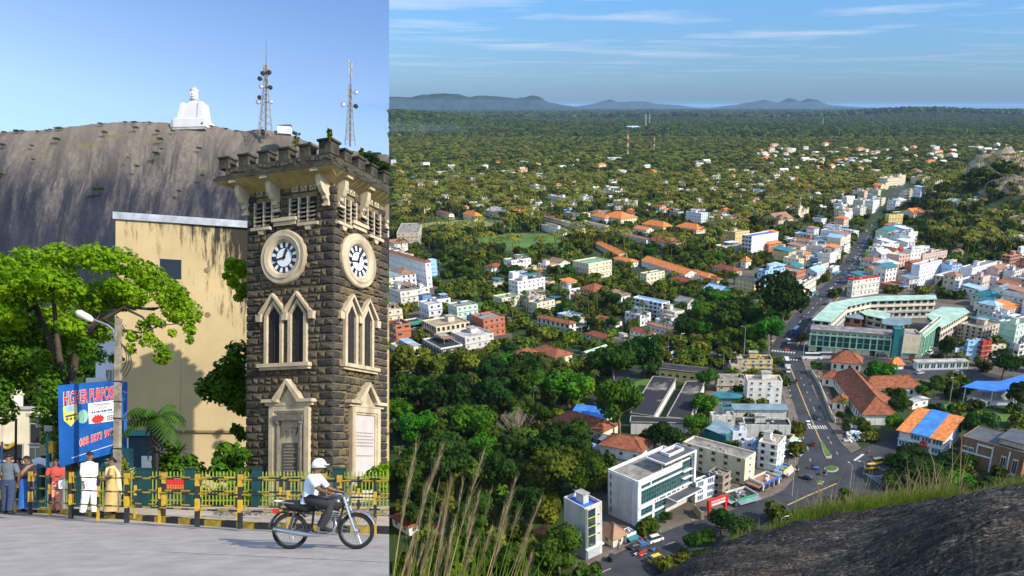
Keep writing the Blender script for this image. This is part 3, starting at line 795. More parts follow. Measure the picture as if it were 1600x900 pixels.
def bld(px,row,wl_,wr_,h,yaw,wall,roof,label,win='std',name='building',cat='building',group=None,storeys=None,sides='LR',ww=1.25,wh=1.25,gap=3.0,extras=None,shop=False,ledge=True,parapet=0.7,par=None,seed=None,wmax=70,rh=None,roofk=None,base=0.0,oh=0.6):
 BN[0]+=1
 r=random.Random(BN[0]*13+5 if seed is None else seed)
 B=G(px,row,base);ya=R(yaw)
 dr=Vector((math.cos(ya),math.sin(ya),0));dl=Vector((-math.sin(ya),math.cos(ya),0))
 W=max(2.0,solve(B,dr,wr_))if wr_>0 else 6
 D=max(2.0,solve(B,dl,wl_))if wl_>0 else 6
 W=min(W,60);D=min(D,60)
 H=hsolve(B,h)
 B.z=base or th(B.x,B.y)
 root=empty(name,B,ya);tag(root,label,cat,group)
 c=B+dr*W/2+dl*D/2
 BUILT.append((c.x,c.y,dr,dl,W/2+0.8,D/2+0.8))
 wm=wallm(wall)if isinstance(wall,str)else wall
 n=storeys or max(1,round(H/3.1));sh=H/n
 kind_,rk=roof
 rm_=roofm(rk)
 mm=MB()
 if kind_=='flat':
  pt=0.25
  mm.box(0,W,0,D,-1,H-parapet)
  mm.build('wall',wm,root)
  q=MB();z0,z1=H-parapet+0.002,H
  q.box(0,W,0,pt,z0,z1);q.box(0,W,D-pt,D,z0,z1);q.box(0,pt,pt,D-pt,z0,z1);q.box(W-pt,W,pt,D-pt,z0,z1)
  q.build('parapet',wallm(par)if par else wm,root)
  q=MB();q.box(pt,W-pt,pt,D-pt,H-parapet+0.004,H-parapet+0.06);q.build('roof',rm_,root)
 else:
  rhh=rh or min(W,D)*0.24
  Hw=H if kind_!='shed' else H
  mm.box(0,W,0,D,-1,Hw);mm.build('wall',wm,root)
  roof_on(root,kind_,0,W,0,D,Hw+0.13,rm_,wm,rh=rhh,oh=oh)
 if ledge and n>1:
  q=MB()
  for k in range(1,n):
   z=k*sh;e=0.35
   q.box(-e,W+e,-e,-0.003,z-0.12,z+0.06);q.box(-e,-0.003,-0.003,D+e,z-0.12,z+0.06)
  q.build('ledge',wm if r.random()<.6 else M_conc,root)
 if win:
  keys=[win]if isinstance(win,str)else win
  faces=[]
  if 'R' in sides:faces.append(('R',W))
  if 'L' in sides:faces.append(('L',D))
  cnt=0
  for fc,ln in faces:
   nc=max(1,int(ln/gap));st=ln/nc
   key=keys[0]if fc=='R' or len(keys)==1 else keys[1]
   if key=='none':continue
   me=WM[key if key in WM else 'std']
   for k in range(n):
    z=k*sh+sh*0.55
    if k==0 and shop:
     continue
    for i in range(nc):
     if cnt>=wmax:break
     if r.random()<0.06:continue
     u=(i+0.5)*st
     if fc=='R':M=Matrix.Translation((u,-0.012,z))@Matrix.Diagonal((ww,1,wh,1))
     else:M=Matrix.Translation((-0.012,u,z))@Matrix.Rotation(-PI/2,4,'Z')@Matrix.Diagonal((ww,1,wh,1))
     link('window',me,root,M=M);cnt+=1
     if r.random()<0.07 and H>6:
      link('air_conditioner',ACU,root,M=Matrix.Translation((u+1,0,z-1))if fc=='R' else Matrix.Translation((0,u+1,z-1))@Matrix.Rotation(-PI/2,4,'Z'))
 if shop:
  for fc,ln in(('R',W),)+((('L',D),)if shop==2 else()):
   nc=max(1,int(ln/4.2));st=ln/nc
   for i in range(nc):
    u=(i+.5)*st
    M=Matrix.Identity(4)if fc=='R' else Matrix.Rotation(-PI/2,4,'Z')
    p=Vector((u,-0.012,sh*0.42))if fc=='R' else Vector((-0.012,u,sh*0.42))
    link('shop_front',WM['shop'],root,M=Matrix.Translation(p)@M@Matrix.Diagonal((st*0.86,1,sh*0.72,1)))
    q=MB();q.box(-st*.45,st*.45,-0.2,-0.02,-0.4,0.35)
    ck=r.choice(['sign_red','sign_yellow','sign_blue','sign_white','sign_green'])
    cc={'sign_red':(0.5,0.04,0.03),'sign_yellow':(0.7,0.5,0.05),'sign_blue':(0.04,0.12,0.5),'sign_white':(0.7,0.7,0.7),'sign_green':(0.05,0.3,0.12)}[ck]
    q.build('sign_board',material(ck,cc,rough=0.5,var=0.1),root,M=Matrix.Translation((p.x,p.y,sh*0.95))@M)
    if r.random()<0.7:
     q=MB();q.add([(-st*.48,-1.8,-0.5),(st*.48,-1.8,-0.5),(st*.48,-0.05,0),(-st*.48,-0.05,0),(-st*.48,-1.8,-0.56),(st*.48,-1.8,-0.56),(st*.48,-0.05,-.06),(-st*.48,-0.05,-.06)],[(0,1,2,3),(7,6,5,4),(0,4,5,1),(1,5,6,2),(3,7,4,0)])
     q.build('awning',roofm(r.choice(['bluegrey','rust','tealsheet','skysheet','flatlight'])),root,M=Matrix.Translation((p.x,p.y,sh*0.80))@M)
 ex=extras if extras is not None else('auto' if kind_=='flat' else '')
 if ex=='auto':
  ex=''
  if min(W,D)>6 and r.random()<0.75:ex+='S'
  if r.random()<0.7:ex+='T'
  if r.random()<0.35:ex+='U'
  if r.random()<0.35 and min(W,D)>5:ex+='C'
  if r.random()<0.5:ex+='J'
 zt=H-parapet+0.06 if kind_=='flat' else H
 for e in ex:
  if e=='S':
   a,b=r.uniform(0.2,0.6)*W,r.uniform(0.3,0.6)*D
   q=MB();q.box(a,a+min(3.5,W*.3),b,b+min(4.5,D*.35),zt,zt+2.5);q.build('stair_hut',wm,root)
   q=MB();q.box(a-.3,a+min(3.5,W*.3)+.3,b-.3,b+min(4.5,D*.35)+.3,zt+2.503,zt+2.68);q.build('hut_roof',M_conc,root)
  if e in 'TU':
   link('water_tank',TANK[r.choice('kkb')],root,(r.uniform(0.12,0.85)*W,r.uniform(0.6,0.9)*D,zt+0.0),scale=(1.0,1.0,1.0))
  if e=='C':
   a,b,c_,d_=0.45*W,0.96*W,0.35*D,0.96*D
   q=MB();q.box(a,b,c_,d_,zt+2.2,zt+2.32);q.build('terrace_roof',roofm(r.choice(['skysheet','bluegrey','rust','whitesheet','tealsheet'])),root)
   q=MB()
   for x in(a+.2,b-.2):
    for y in(c_+.2,d_-.2):q.box(x-.06,x+.06,y-.06,y+.06,zt,zt+2.198)
   q.build('terrace_posts',M_conc,root)
  if e=='J':
   for k in range(3):
    s_=r.uniform(.4,1.1);x,y=r.uniform(.15,.75)*W,r.uniform(.15,.75)*D
    q=MB();q.box(x,x+s_,y,y+s_*.8,zt,zt+r.uniform(.3,.9));q.build('roof_box',r.choice([M_conc,M_metal,wm]),root)
 root['_dim']=(W,D,H)
 return root,W,D,H
def wing(a,b,wid,h,yawless,wall,roof,label,name='building',win='std',hpx=False,**k):
 """long building given by the ground pixels of its near long edge (left end a, right end b), going back by wid metres"""
 A,B=G(*a),G(*b);d=(B-A);W=d.length;d.normalize()
 ya=math.atan2(d.y,d.x)
 BN[0]+=1
 root=empty(name,(A.x,A.y,th(A.x,A.y)),ya);tag(root,label,k.get('cat','building'),k.get('group'))
 c=(A+B)/2+Vector((-d.y,d.x,0))*wid/2
 BUILT.append((c.x,c.y,d,Vector((-d.y,d.x,0)),W/2+.8,wid/2+.8))
 wm=wallm(wall);H=h
 mm=MB();mm.box(0,W,0,wid,-1,H);mm.build('wall',wm,root)
 if roof[0]=='flat':
  q=MB();q.box(-.4,W+.4,-.4,wid+.4,H+0.003,H+0.25);q.build('roof',roofm(roof[1]),root)
  q=MB();q.box(-.4,W+.4,-.4,-.15,H+.252,H+.5);q.box(-.4,W+.4,wid+.15,wid+.4,H+.252,H+.5);q.build('parapet',M_conc,root)
 else:roof_on(root,roof[0],0,W,0,wid,H+0.13,roofm(roof[1]),wm,rh=k.get('rh'))
 if win:
  n=max(1,int(H/3.0));sh=H/n;nc=max(1,min(int(W/k.get('gap',3.0)),26));st=W/nc
  for s_ in range(n):
   for i in range(nc):link('window',WM[win],root,M=Matrix.Translation(((i+.5)*st,-0.012,s_*sh+sh*.55))@Matrix.Diagonal((k.get('ww',1.4),1,k.get('wh',1.3),1)))
 return root,W,wid,H
B_=[(645,285,34,8,7,30,'cream',('gable','greyroof'),'long low cream building at the far left edge of the town',{}),(622,388,12,34,24,10,'beige',('flat','flatgrey'),'beige three storey block with rows of windows at the left edge',{}),(668,450,60,8,40,40,'white',('hip','terracotta'),'white hotel with orange tiled roof at the left edge of the town',dict(storeys=4)),(674,432,4,10,26,35,'paleblue',('flat','flatlight'),'narrow pale blue stair tower between the hotel and the glass block',dict(win=None,extras='')),(628,484,22,33,28,40,'weathered',('flat','flatgrey'),'weathered three storey block with a flat grey roof at left',dict(storeys=3)),(662,486,6,14,24,40,'blue',('flat','flatdark'),'dark blue narrow building left of the white framed block',{}),(621,540,14,23,32,38,'brick',('flat','flatdark'),'brick block with open balconies at the left edge',dict(win=['dark','std'],ww=2.6,gap=3.4)),(612,510,6,14,20,38,'bluewhite',('flat','skysheet'),'small pale house with sky blue roof at the left edge',{}),(683,531,22,52,20,36,'cream',('flat','tan'),'long cream arcaded building with small dark arches',dict(win='dark',ww=1.5,wh=2.0,gap=2.6)),(742,513,12,14,17,42,'blue',('flat','tan'),'small building with a blue glass front behind the arcade',dict(win=['blue','none'],ww=3,wh=3)),(728,548,22,44,20,38,'grey',('flat','flatlight'),'pale grey flat roofed warehouse',{}),(690,560,28,34,16,36,'dark',('flat','flatdark'),'black modern house with white bands at the edge of the wood',dict(ledge=True,par='white',storeys=2)),(645,566,34,28,10,36,'cream',('flat','flatlight'),'low cream sheds behind the sunlit tree',{}),(785,482,14,28,16,40,'cream',('flat','greenflat'),'low cream hall with green flat roof',{}),(810,468,14,42,28,42,'white',('flat','flatgrey'),'white apartment block with open corner balconies',dict(storeys=4)),(803,462,6,10,36,42,'white',('flat','flatlight'),'tall white stair tower at the left of the white apartment block',dict(win=None,extras='')),(768,430,10,22,11,40,'white',('hip','darkred'),'white house with dark red hipped roof by the dark grove',{}),(800,424,12,30,17,40,'white',('flat','flatgrey'),'white flat roofed house beside the red roofed one',{}),(880,404,48,6,9,30,'cream',('gable','greyroof'),'long cream school shed with grey gable roof',{}),(890,524,50,10,17,50,'white',('hip','terracotta'),'white two storey villa with arched windows and terracotta roof',dict(win='dark',ww=1.3,wh=1.7)),(815,569,14,26,13,42,'cream',('hip','terracotta'),'cream house with large terracotta roof at the edge of the wood',{}),(868,572,36,26,13,42,'cream',('hip','terracotta'),'wide cream house with terracotta roof behind the palms',{}),(918,562,8,32,9,50,'beige',('gable','greensheet'),'long hall with pale green sheet roof beside the big spreading tree',{}),(1034,499,48,12,25,48,'bluewhite',('flat','skysheet'),'four storey white block with pale blue roof and balconies in the gardens',dict(win='dark',ww=2.0,storeys=4,extras='J')),(1074,486,20,16,12,45,'grey',('gable','greyroof'),'grey roofed house right of the four storey white block',{}),(1010,447,10,28,19,42,'cream',('flat','flatgrey'),'square cream building with rounded corners in front of the orange roofs',{}),(1012,538,28,12,16,45,'white',('hip','darkred'),'white villa with dark red and slate roof',{}),(1060,532,50,8,14,45,'white',('gable','rust'),'long white gabled house in the tree belt',{}),(950,540,35,14,9,45,'white',('hip','darkred'),'low white house with dark red roof above the hall',{}),(962,512,30,10,8,45,'white',('gable','terracotta'),'small white terracotta roofed house under the palms',{}),(920,438,25,36,26,44,'cream',('flat','greenflat'),'cream school block with green roof and dark glass side',dict(win=['std','blue'],storeys=3,extras='')),(1070,439,86,22,10,27,'white',('gable','orange'),'very long school hall with bright orange tiled roof',{}),(1106,443,32,14,9,30,'white',('hip','orange'),'orange roofed annexe at the right end of the long school hall',{}),(1080,450,34,14,7,40,'cream',('hip','darkred'),'dark brown roofed house in front of the orange hall',{}),(966,406,78,14,8,18,'cream',('gable','orange'),'long building with orange roof behind the green roofed school',{}),(985,418,26,12,8,35,'white',('hip','orange'),'small house with orange hipped roof beside the green roofed school',{}),(945,349,22,13,8,30,'white',('hip','orange'),'white house with orange hip roof left of the big orange roof',{}),(970,351,30,26,9,40,'cream',('hip','orange'),'big square building with bright orange hip roof',dict(rh=5)),(1036,362,33,14,7,40,'cream',('hip','orange'),'orange hipped hall right of the big square orange roof',dict(rh=4)),(1088,366,32,15,7,40,'cream',('hip','orange'),'orange hipped hall furthest right of the school halls',dict(rh=4)),(1010,369,20,12,9,40,'white',('gable','orange'),'white gable ended house with orange roof at the middle of the school',{}),(1048,391,36,20,10,38,'white',('hip','terracotta'),'large brick orange roofed house in front of the school halls',dict(rh=4)),(978,372,26,10,8,40,'beige',('hip','darkred'),'dark brown roofed school building between the trees',{}),(1010,382,40,8,7,30,'white',('gable','rust'),'low rust roofed school wing',{}),(910,365,34,6,12,30,'cream',('flat','flatgrey'),'long cream classroom block beside the playing field',{}),(946,365,34,6,12,30,'cream',('flat','flatgrey'),'second long cream classroom block right of the first',{}),(876,354,26,5,9,30,'cream',('gable','rust'),'cream classroom block with rust roof left of the classroom row',{}),(880,370,34,10,10,30,'white',('flat','greenflat'),'white classroom block with dull green roof at the field edge',{}),(742,347,18,12,9,35,'cream',('hip','orange'),'sports pavilion with bright orange hip roof',dict(rh=3.5)),(775,340,15,20,9,40,'bluewhite',('gable','flatlight'),'white gable ended house right of the sports pavilion',{}),(702,343,20,8,8,35,'white',('gable','terracotta'),'small white house with red roof left of the sports pavilion',{}),(862,346,38,5,7,25,'cream',('hip','terracotta'),'cream bungalow with red roof above the field',{}),(890,325,34,12,14,30,'white',('flat','flatlight'),'long white block at the edge of the far trees',{}),(912,322,7,14,15,35,'bluewhite',('flat','flatlight'),'white cube house right of the long white block',{}),(838,306,10,16,15,40,'white',('flat','flatlight'),'white stepped house among the far palms',dict(extras='S')),(798,300,8,14,9,40,'lime',('flat','flatlight'),'green walled house with white roof among the far palms',{}),(790,278,18,18,8,40,'white',('flat','flatlight'),'white twin block far out among the palms',{}),(976,331,18,20,16,40,'white',('flat','tan'),'white block above the orange school roofs',{}),(958,311,20,20,14,40,'white',('flat','flatlight'),'cluster of white flats above the school',dict(extras='SC')),(1128,356,22,22,14,40,'cream',('flat','flatlight'),'cream flats right of the school halls',{}),(1095,352,24,10,19,40,'bluewhite',('flat','whitesheet'),'white apartment building with glazed corner behind the school halls',{}),(1115,350,10,16,16,40,'white',('flat','flatlight'),'white apartment building next to the glazed one',{}),(1062,335,20,8,6,35,'pink',('hip','rust'),'pinkish bungalow in the trees above the school halls',{}),(1148,384,20,22,21,40,'yellow',('flat','tan'),'yellow cream block left of the blue roofed hotel',dict(storeys=3)),(1132,396,18,30,10,38,'cream',('flat','flatlight'),'low cream block in front of the yellow cream one',{}),(1173,399,15,41,30,42,'bluewhite',('flat','bluetarp'),'tall white hotel with bright blue roof',dict(win=['none','dark'],storeys=5,ww=2.2,extras='',par='cream')),(1200,396,9,20,14,40,'brick',('hip','orange'),'house with orange roof and brick side beside the blue roofed hotel',{}),(1190,372,10,26,6,38,'cream',('hip','orange'),'low orange roofed house behind the blue roofed hotel',{}),(1333,372,48,8,11,30,'white',('flat','whitesheet'),'long white building with curved end left of the main road',{}),(1322,325,8,12,17,40,'white',('flat','flatlight'),'plain tall white cube house left of the far main road',dict(win=None)),(1308,321,10,8,8,40,'white',('flat','bluesheet'),'white house with blue sheet roof beside the tall cube',{}),(1318,342,16,12,15,40,'cream',('flat','tan'),'cream house below the tall white cube',{}),(1247,340,10,16,14,40,'cream',('flat','tan'),'cream house with a small white tower in the trees',dict(extras='S')),(1277,332,8,14,8,40,'white',('flat','flatlight'),'white house with dark glass strip in the trees',{}),(1283,351,14,8,9,40,'bluewhite',('flat','flatlight'),'small white house in front of the dark trees',{}),(1215,352,26,24,8,38,'cream',('gable','rust'),'long low building with patchy roof in the trees',{}),(1245,298,12,12,6,38,'cream',('hip','orange'),'far bungalow with orange roof',{}),(1190,305,24,10,5,30,'white',('gable','skysheet'),'far long hall with sky blue roof',{}),(1202,317,8,12,9,40,'white',('flat','flatlight'),'far white house below the sky blue hall',{}),(1185,326,12,12,7,40,'cream',('hip','orange'),'orange roofed cottage in the middle trees',{}),(1247,424,24,8,19,42,'cream',('flat','flatlight'),'cream three storey corner building behind the pale blue block',dict(storeys=3,shop=False)),(1194,455,12,30,32,42,'paleblue',('flat','slate'),'pale blue five storey block beside the towering tree',dict(win='brick',storeys=5,ww=1.1,wh=0.9)),(1178,460,30,8,20,42,'yellow',('hip','slate'),'cream and yellow three storey office with grey hipped roof',dict(storeys=3,win='std')),(1145,432,32,14,8,35,'beige',('hip','darkred'),'large dark red roofed house with garden left of the white turret',{}),(1165,419,8,8,10,40,'white',('hip','orange'),'small white turret with orange pyramid roof',dict(rh=3)),(1120,446,26,10,8,35,'cream',('hip','terracotta'),'terracotta roofed house at the edge of the belt of trees',{}),(1124,462,24,18,6,40,'teal',('gable','skysheet'),'blue roofed sheds left of the cream and yellow office',{}),(1253,474,9,20,30,60,'cream',('flat','flatgrey'),'cream corner building with bands facing the main road',dict(storeys=3,shop=1,win='blue',ww=2.4)),(1280,430,12,14,16,50,'grey',('flat','flatgrey'),'grey corner block left of the main road',dict(shop=1)),(1300,432,10,10,13,55,'white',('flat','flatlight'),'small white house on the roadside left of the main road',dict(shop=1)),(1318,400,6,9,16,55,'white',('flat','flatlight'),'narrow white shop at the left kerb of the main road',dict(shop=1)),(1330,465,8,42,28,30,'weathered',('flat','flatdark'),'grey department building with a red stripe right of the main road',dict(storeys=3,par='red')),(1372,407,7,30,23,30,'white',('flat','flatlight'),'white stepped shop building right of the main road',dict(storeys=3,shop=1)),(1410,407,7,40,19,25,'bluewhite',('flat','flatlight'),'long white office with a teal roof hut',dict(win='std',storeys=2)),(1403,408,2,6,21,25,'red',('flat','flatdark'),'narrow bright red slab building between two white ones',dict(win=None,extras='')),(1354,405,3,9,14,20,'lime',('flat','flatlight'),'lime green kiosk at the right kerb of the main road',dict(win=None,extras='')),(1390,372,16,8,9,35,'beige',('hip','terracotta'),'house with broad terracotta roof right of the main road',{}),(1387,355,6,22,18,25,'yellow',('flat','tan'),'yellow beige three storey building right of the far main road',dict(storeys=3)),(1426,351,20,18,9,30,'cream',('gable','orange'),'cream building with orange and green roof',{}),(1420,315,5,20,11,25,'white',('flat','flatlight'),'plain white cube house on the wooded slope',dict(win=None)),(1454,332,3,15,20,20,'white',('flat','flatlight'),'second plain white cube house below the knoll',dict(win=None,extras='S')),(1385,294,16,26,15,35,'cream',('flat','tan'),'cluster of cream shops where the main road vanishes',dict(shop=1)),(1374,284,12,20,10,35,'cream',('flat','tan'),'cream block behind the vanishing road shops',{}),(1402,288,8,12,14,35,'cream',('flat','tan'),'cream block at the end of the main road',{}),(1440,288,18,14,11,35,'cream',('flat','flatlight'),'cream villa right of the end of the main road',{}),(1430,276,12,10,8,35,'cream',('hip','rust'),'rust roofed house right of the road end',{}),(1362,337,13,10,20,50,'white',('flat','flatlight'),'white narrow block left of the far main road',dict(storeys=3)),(1376,326,8,6,12,55,'cream',('flat','tan'),'cream shop house left of the far main road',{}),(1433,448,13,34,34,42,'bluewhite',('flat','flatlight'),'tall white block with tiny windows and a dark blue side',dict(win=['dark','blue'],ww=0.7,wh=0.7,gap=2.6,storeys=6,ledge=False,wmax=60)),(1440,415,13,38,17,38,'pink',('flat','flatgrey'),'beige pink block behind the tall white block',dict(storeys=3)),(1474,425,5,19,16,38,'pink',('flat','flatgrey'),'beige pink annexe right of the tall white block',{}),(1514,452,18,38,33,42,'bluewhite',('flat','flatgrey'),'broad white block with tiny windows at right',dict(win=['dark','dark'],ww=0.7,wh=0.7,gap=2.8,storeys=5,ledge=False,wmax=60)),(1496,461,8,26,22,42,'bluewhite',('flat','flatlight'),'lower white block in front of the broad white block',dict(win=['none','blue'],storeys=4,extras='')),(1575,422,14,18,22,38,'brick',('flat','tan'),'brown block with balconies and a mossy yellow roof',dict(win=['dark','dark'],ww=2.2,storeys=4)),(1592,408,5,10,22,38,'white',('flat','flatlight'),'white tower block at the right edge',{}),(1495,402,14,10,7,35,'cream',('gable','rust'),'cream hut in the wooded slope at right',{}),(1490,352,18,12,6,30,'white',('gable','greensheet'),'white house with pale green roof below the knoll',{}),(1515,355,10,18,11,35,'cream',('flat','flatlight'),'cream villa below the rock outcrop',{}),(1545,362,14,16,7,35,'white',('hip','rust'),'low white bungalow below the rock outcrop',{}),(1590,385,20,16,9,35,'grey',('gable','flatlight'),'grey hall at the right edge below the boulder',{}),(1532,537,36,30,24,38,'beige',('flat','flatgrey'),'big weathered beige apartment block right of the bus station',dict(storeys=4,win='dark')),(1500,530,5,26,16,36,'beige',('flat','flatgrey'),'lower beige annexe left of the weathered apartment block',dict(storeys=3,win='dark')),(1572,526,16,26,22,35,'mint',('flat','bluegrey'),'pale green walled block behind the weathered apartment block',dict(win='teal')),(1490,562,4,17,18,12,'bluewhite',('flat','flatdark'),'teal and white house right of the narrow dark tree',dict(win='teal',storeys=3)),(1508,563,3,22,31,12,'paleblue',('flat','skysheet'),'white and blue striped shop house',dict(win='std',storeys=4)),(1531,564,2,14,31,12,'red',('flat','flatgrey'),'bright red ornamented shop house',dict(win='brick',storeys=4)),(1546,562,2,22,22,12,'cream',('flat','rust'),'cream shop house right of the red one',dict(storeys=3,shop=1)),(1588,566,8,24,28,25,'white',('flat','flatdark'),'white house with open corner balconies at the right edge',dict(win='dark',ww=2.2,storeys=3)),(1393,578,6,18,7,10,'bluewhite',('hip','orange'),'small kiosk with orange pyramid roof in front of the bus station',dict(rh=3,win=None)),(1366,658,9,22,11,25,'white',('gabley','slate'),'small grey roofed white gabled house',{}),(1425,640,8,24,11,30,'white',('gabley','flatlight'),'white house with broken gables by the side road',{}),(1158,582,4,48,20,0,'yellow',('flat','flatdark'),'cream yellow three storey block with black roof by the crossroads',dict(storeys=3,extras='SJJ')),(1142,588,4,24,16,0,'beige',('flat','tan'),'beige yellow block left of the cream yellow one',dict(storeys=2)),(1166,631,4,54,36,-1,'white',('flat','tan'),'bright white four storey building with square windows in three rows',dict(storeys=4,ww=1.1,wh=1.1,gap=2.9,extras='S',ledge=False)),(1120,612,3,44,20,0,'beige',('flat','flatgrey'),'old beige block with worn wall left of the bright white building',{}),(1118,634,2,40,12,0,'tealw',('shed','tealsheet'),'low shed with teal roofs behind the bright white building',{}),(1146,652,2,82,12,-1,'weathered',('shed','bluegrey'),'long building with blue grey sheet roof in the shop row',dict(win=None)),(1162,687,3,72,24,-3,'weathered',('flat','flatdark'),'whitewashed weathered block with black mossy roof',dict(win=None,storeys=2,extras='JTS',ledge=False)),(1112,668,4,36,18,5,'weathered',('flat','flatlight'),'jumble of old grey houses left of the shop row',dict(extras='JJC')),(1144,700,4,22,26,10,'bluewhite',('flat','skysheet'),'narrow white house with pale blue roof hut',dict(extras='S')),(1158,720,4,22,30,20,'bluewhite',('flat','bluegrey'),'slim white house beside the teal stair block',{}),(1176,730,4,14,34,25,'blue',('flat','skysheet'),'slim slate blue house between two white ones',dict(win='std')),(1212,737,30,12,42,62,'white',('flat','tan'),'white four storey house with brick side and round windows',dict(storeys=4,win=['blue','dark'],extras='SJ')),(1162,758,96,16,41,53,'cream',('flat','flatgrey'),'long cream four storey building seen end on',dict(storeys=4,win=['blue','brick'],ww=1.3,wh=1.0,gap=4.2,extras='JJ',ledge=False)),(1134,742,52,12,14,53,'white',('shed','tealsheet'),'low white building with dark teal roof in front of the long cream one',dict(win=None)),(1128,778,24,12,34,53,'tanw',('flat','flatgrey'),'brown block with open balconies left of the junk shops',dict(win='dark',ww=2.4,storeys=3)),(1086,786,8,30,32,38,'white',('flat','flatdark'),'white shop house with blue glass front beside the red gate',dict(win='blue',ww=2.4,wh=1.7,storeys=3,extras='TJU')),(1150,792,20,34,11,30,'grey',('flat','flatdark'),'low junk shops with black roof behind the red gate',dict(shop=2,storeys=1,extras='JJJ')),(1192,768,22,26,12,42,'grey',('flat','rust'),'low market shops with patched awnings on the curve of the road',dict(shop=2,storeys=1,extras='JJ')),(1222,748,14,14,10,55,'blue',('flat','bluegrey'),'blue roofed stall at the road curve',dict(shop=2,storeys=1,extras='J')),(1232,700,4,8,13,60,'grey',('flat','flatdark'),'dark flat roofed stall by the roadside',dict(shop=1,storeys=1)),(958,856,20,20,13,40,'cream',('hip','rust'),'old single storey house with brown tiled roof between the two tall blocks',dict(rh=3)),(978,850,12,16,13,40,'bluewhite',('flat','rust'),'small shop with grey shutters beside the brown tiled house',dict(storeys=1,shop=1)),(960,716,44,6,5,50,'grey',('shed','skysheet'),'long low shed with sky blue roof behind the glass office',dict(win=None)),(975,706,50,20,7,50,'dark',('flat','flatdark'),'black flat roofed workshop behind the glass office',dict(extras='')),(952,704,14,14,12,45,'beige',('gable','greyroof'),'grey roofed garage beside the terracotta long house',dict(win=None)),(640,838,26,16,14,45,'white',('hip','terracotta'),'white house with terracotta roof behind the tall grass at lower left',{}),(683,838,10,14,10,45,'white',('hip','terracotta'),'small terracotta roofed house half hidden by the grass',{}),(848,848,12,14,12,45,'brick',('hip','terracotta'),'small brick red gabled house in the lower trees',{}),]
WC['tealw']=(0.10,0.22,0.22);WC['tanw']=(0.30,0.22,0.15)
for px,row,a,b,h,yaw,wc_,rf,lab,o in B_:
 bld(px,row,a,b,h,yaw,wc_,rf,lab,**o)
W_=[((1030,594),(1098,602),7,5.0,'yellow',('flat','flatdark'),'long yellow school block with black roof',dict(win='dark',ww=1.6,wh=0.9)),((990,668),(1024,594),0,0,None,None,None,None),((866,668),(942,690),9,3.6,'cream',('hip','terracotta'),'terracotta roofed long house left part with white wall',dict()),((938,712),(1003,724),10,4.0,'white',('hip','terracotta'),'terracotta roofed long house running behind the glass office',dict(gap=4)),((892,662),(946,668),8,3.2,'weathered',('shed','bluesheet'),'long low building with bright blue roof strip',dict(win=None)),((1432,579),(1512,577),4,3.4,'bluewhite',('flat','flatlight'),'low pavilion with teal glass and white fins beside the junction road',dict(win='teal',ww=2.4,wh=2.4,gap=2.8)),]
for a,b,wid,h,wl2,rf,lab,o in W_:
 if wl2:wing(a,b,wid,h,None,wl2,rf,lab,**o)
def quadhall(name,corners,h,label,roofmat,wallc='weathered',fins=True):
 """flat roofed hall whose roof corners show at four pixels, at height h"""
 P=[G(px,row,h)for px,row in corners]
 a=sum(P[i].x*P[(i+1)%4].y-P[(i+1)%4].x*P[i].y for i in range(4))
 if a<0:P.reverse()
 c=sum(P,Vector())/4
 root=empty(name,(c.x,c.y,0));tag(root,label,'building')
 L=[(p-c)for p in P]
 m1=MB();m1.prism([(p.x*.96,p.y*.97)for p in L],-.5,h-0.3);m1.build('wall',wallm(wallc),root)
 m2=MB();m2.prism([(p.x,p.y)for p in L],h-.298,h);m2.build('roof',roofmat,root)
 m3=MB()
 for i in range(4):
  p,q=L[i],L[(i+1)%4];d=(q-p).normalized();n=Vector((-d.y,d.x,0))*.3
  m3.prism([(v.x,v.y)for v in(p,q,q+n,p+n)],h+0.003,h+.28)
 m3.build('roof_kerb',M_conc,root)
 BUILT.append((c.x,c.y,(L[1]-L[0]).normalized(),(L[2]-L[1]).normalized(),(L[1]-L[0]).length/2+1,(L[2]-L[1]).length/2+1))
 return root
M_bitumen=material('bitumen_roof',(0.045,0.045,0.05),col2=(0.045,0.045,0.05),scale=0.2)
M_bitumen=material('bitumen_stained',(0.26,0.23,0.20),rough=0.9,scale=0.10,col2=(0.022,0.022,0.027),detail=8,lowhi=(0.56,0.70))
quadhall('school_hall',[(1020,588),(1057,592),(1022,651),(984,646)],4.5,'long black stained flat roof of the left school hall',M_bitumen)
quadhall('school_hall',[(1072,596),(1102,596),(1078,656),(1041,652)],4.5,'long black stained flat roof of the right school hall',M_bitumen)
quadhall('school_hall',[(985,650),(1076,655),(1072,662),(984,660)],4.5,'narrow black roofed link building across the foot of the school halls',M_bitumen)
# LANDMARK BUILDINGS
RC['terracotta']=(0.29,0.10,0.05)
M_mint=material('mint_frame',(0.36,0.56,0.42),var=0.15,scale=0.5,stain=0.3)
M_tealwall=material('teal_panel',(0.012,0.20,0.22),rough=0.4,var=0.12)
M_rwhite=material('office_white',(0.66,0.68,0.72),var=0.12,scale=0.4,stain=0.4)
M_lime=material('lime_trim',(0.45,0.60,0.03),var=0.1)
def panel(root,name,u0,u1,z0,z1,mat_,y=-0.05,t=0.06,face='R',label=None):
 q=MB();q.box(u0,u1,y-t,y,z0,z1)
 M=Matrix.Identity(4)if face=='R' else Matrix.Rotation(-PI/2,4,'Z')@Matrix.Identity(4)
 if face=='L':
  q=MB();q.box(y-t,y,u0,u1,z0,z1)
 o=q.build(name,mat_,root)
 if label:o['label']=label
 return o
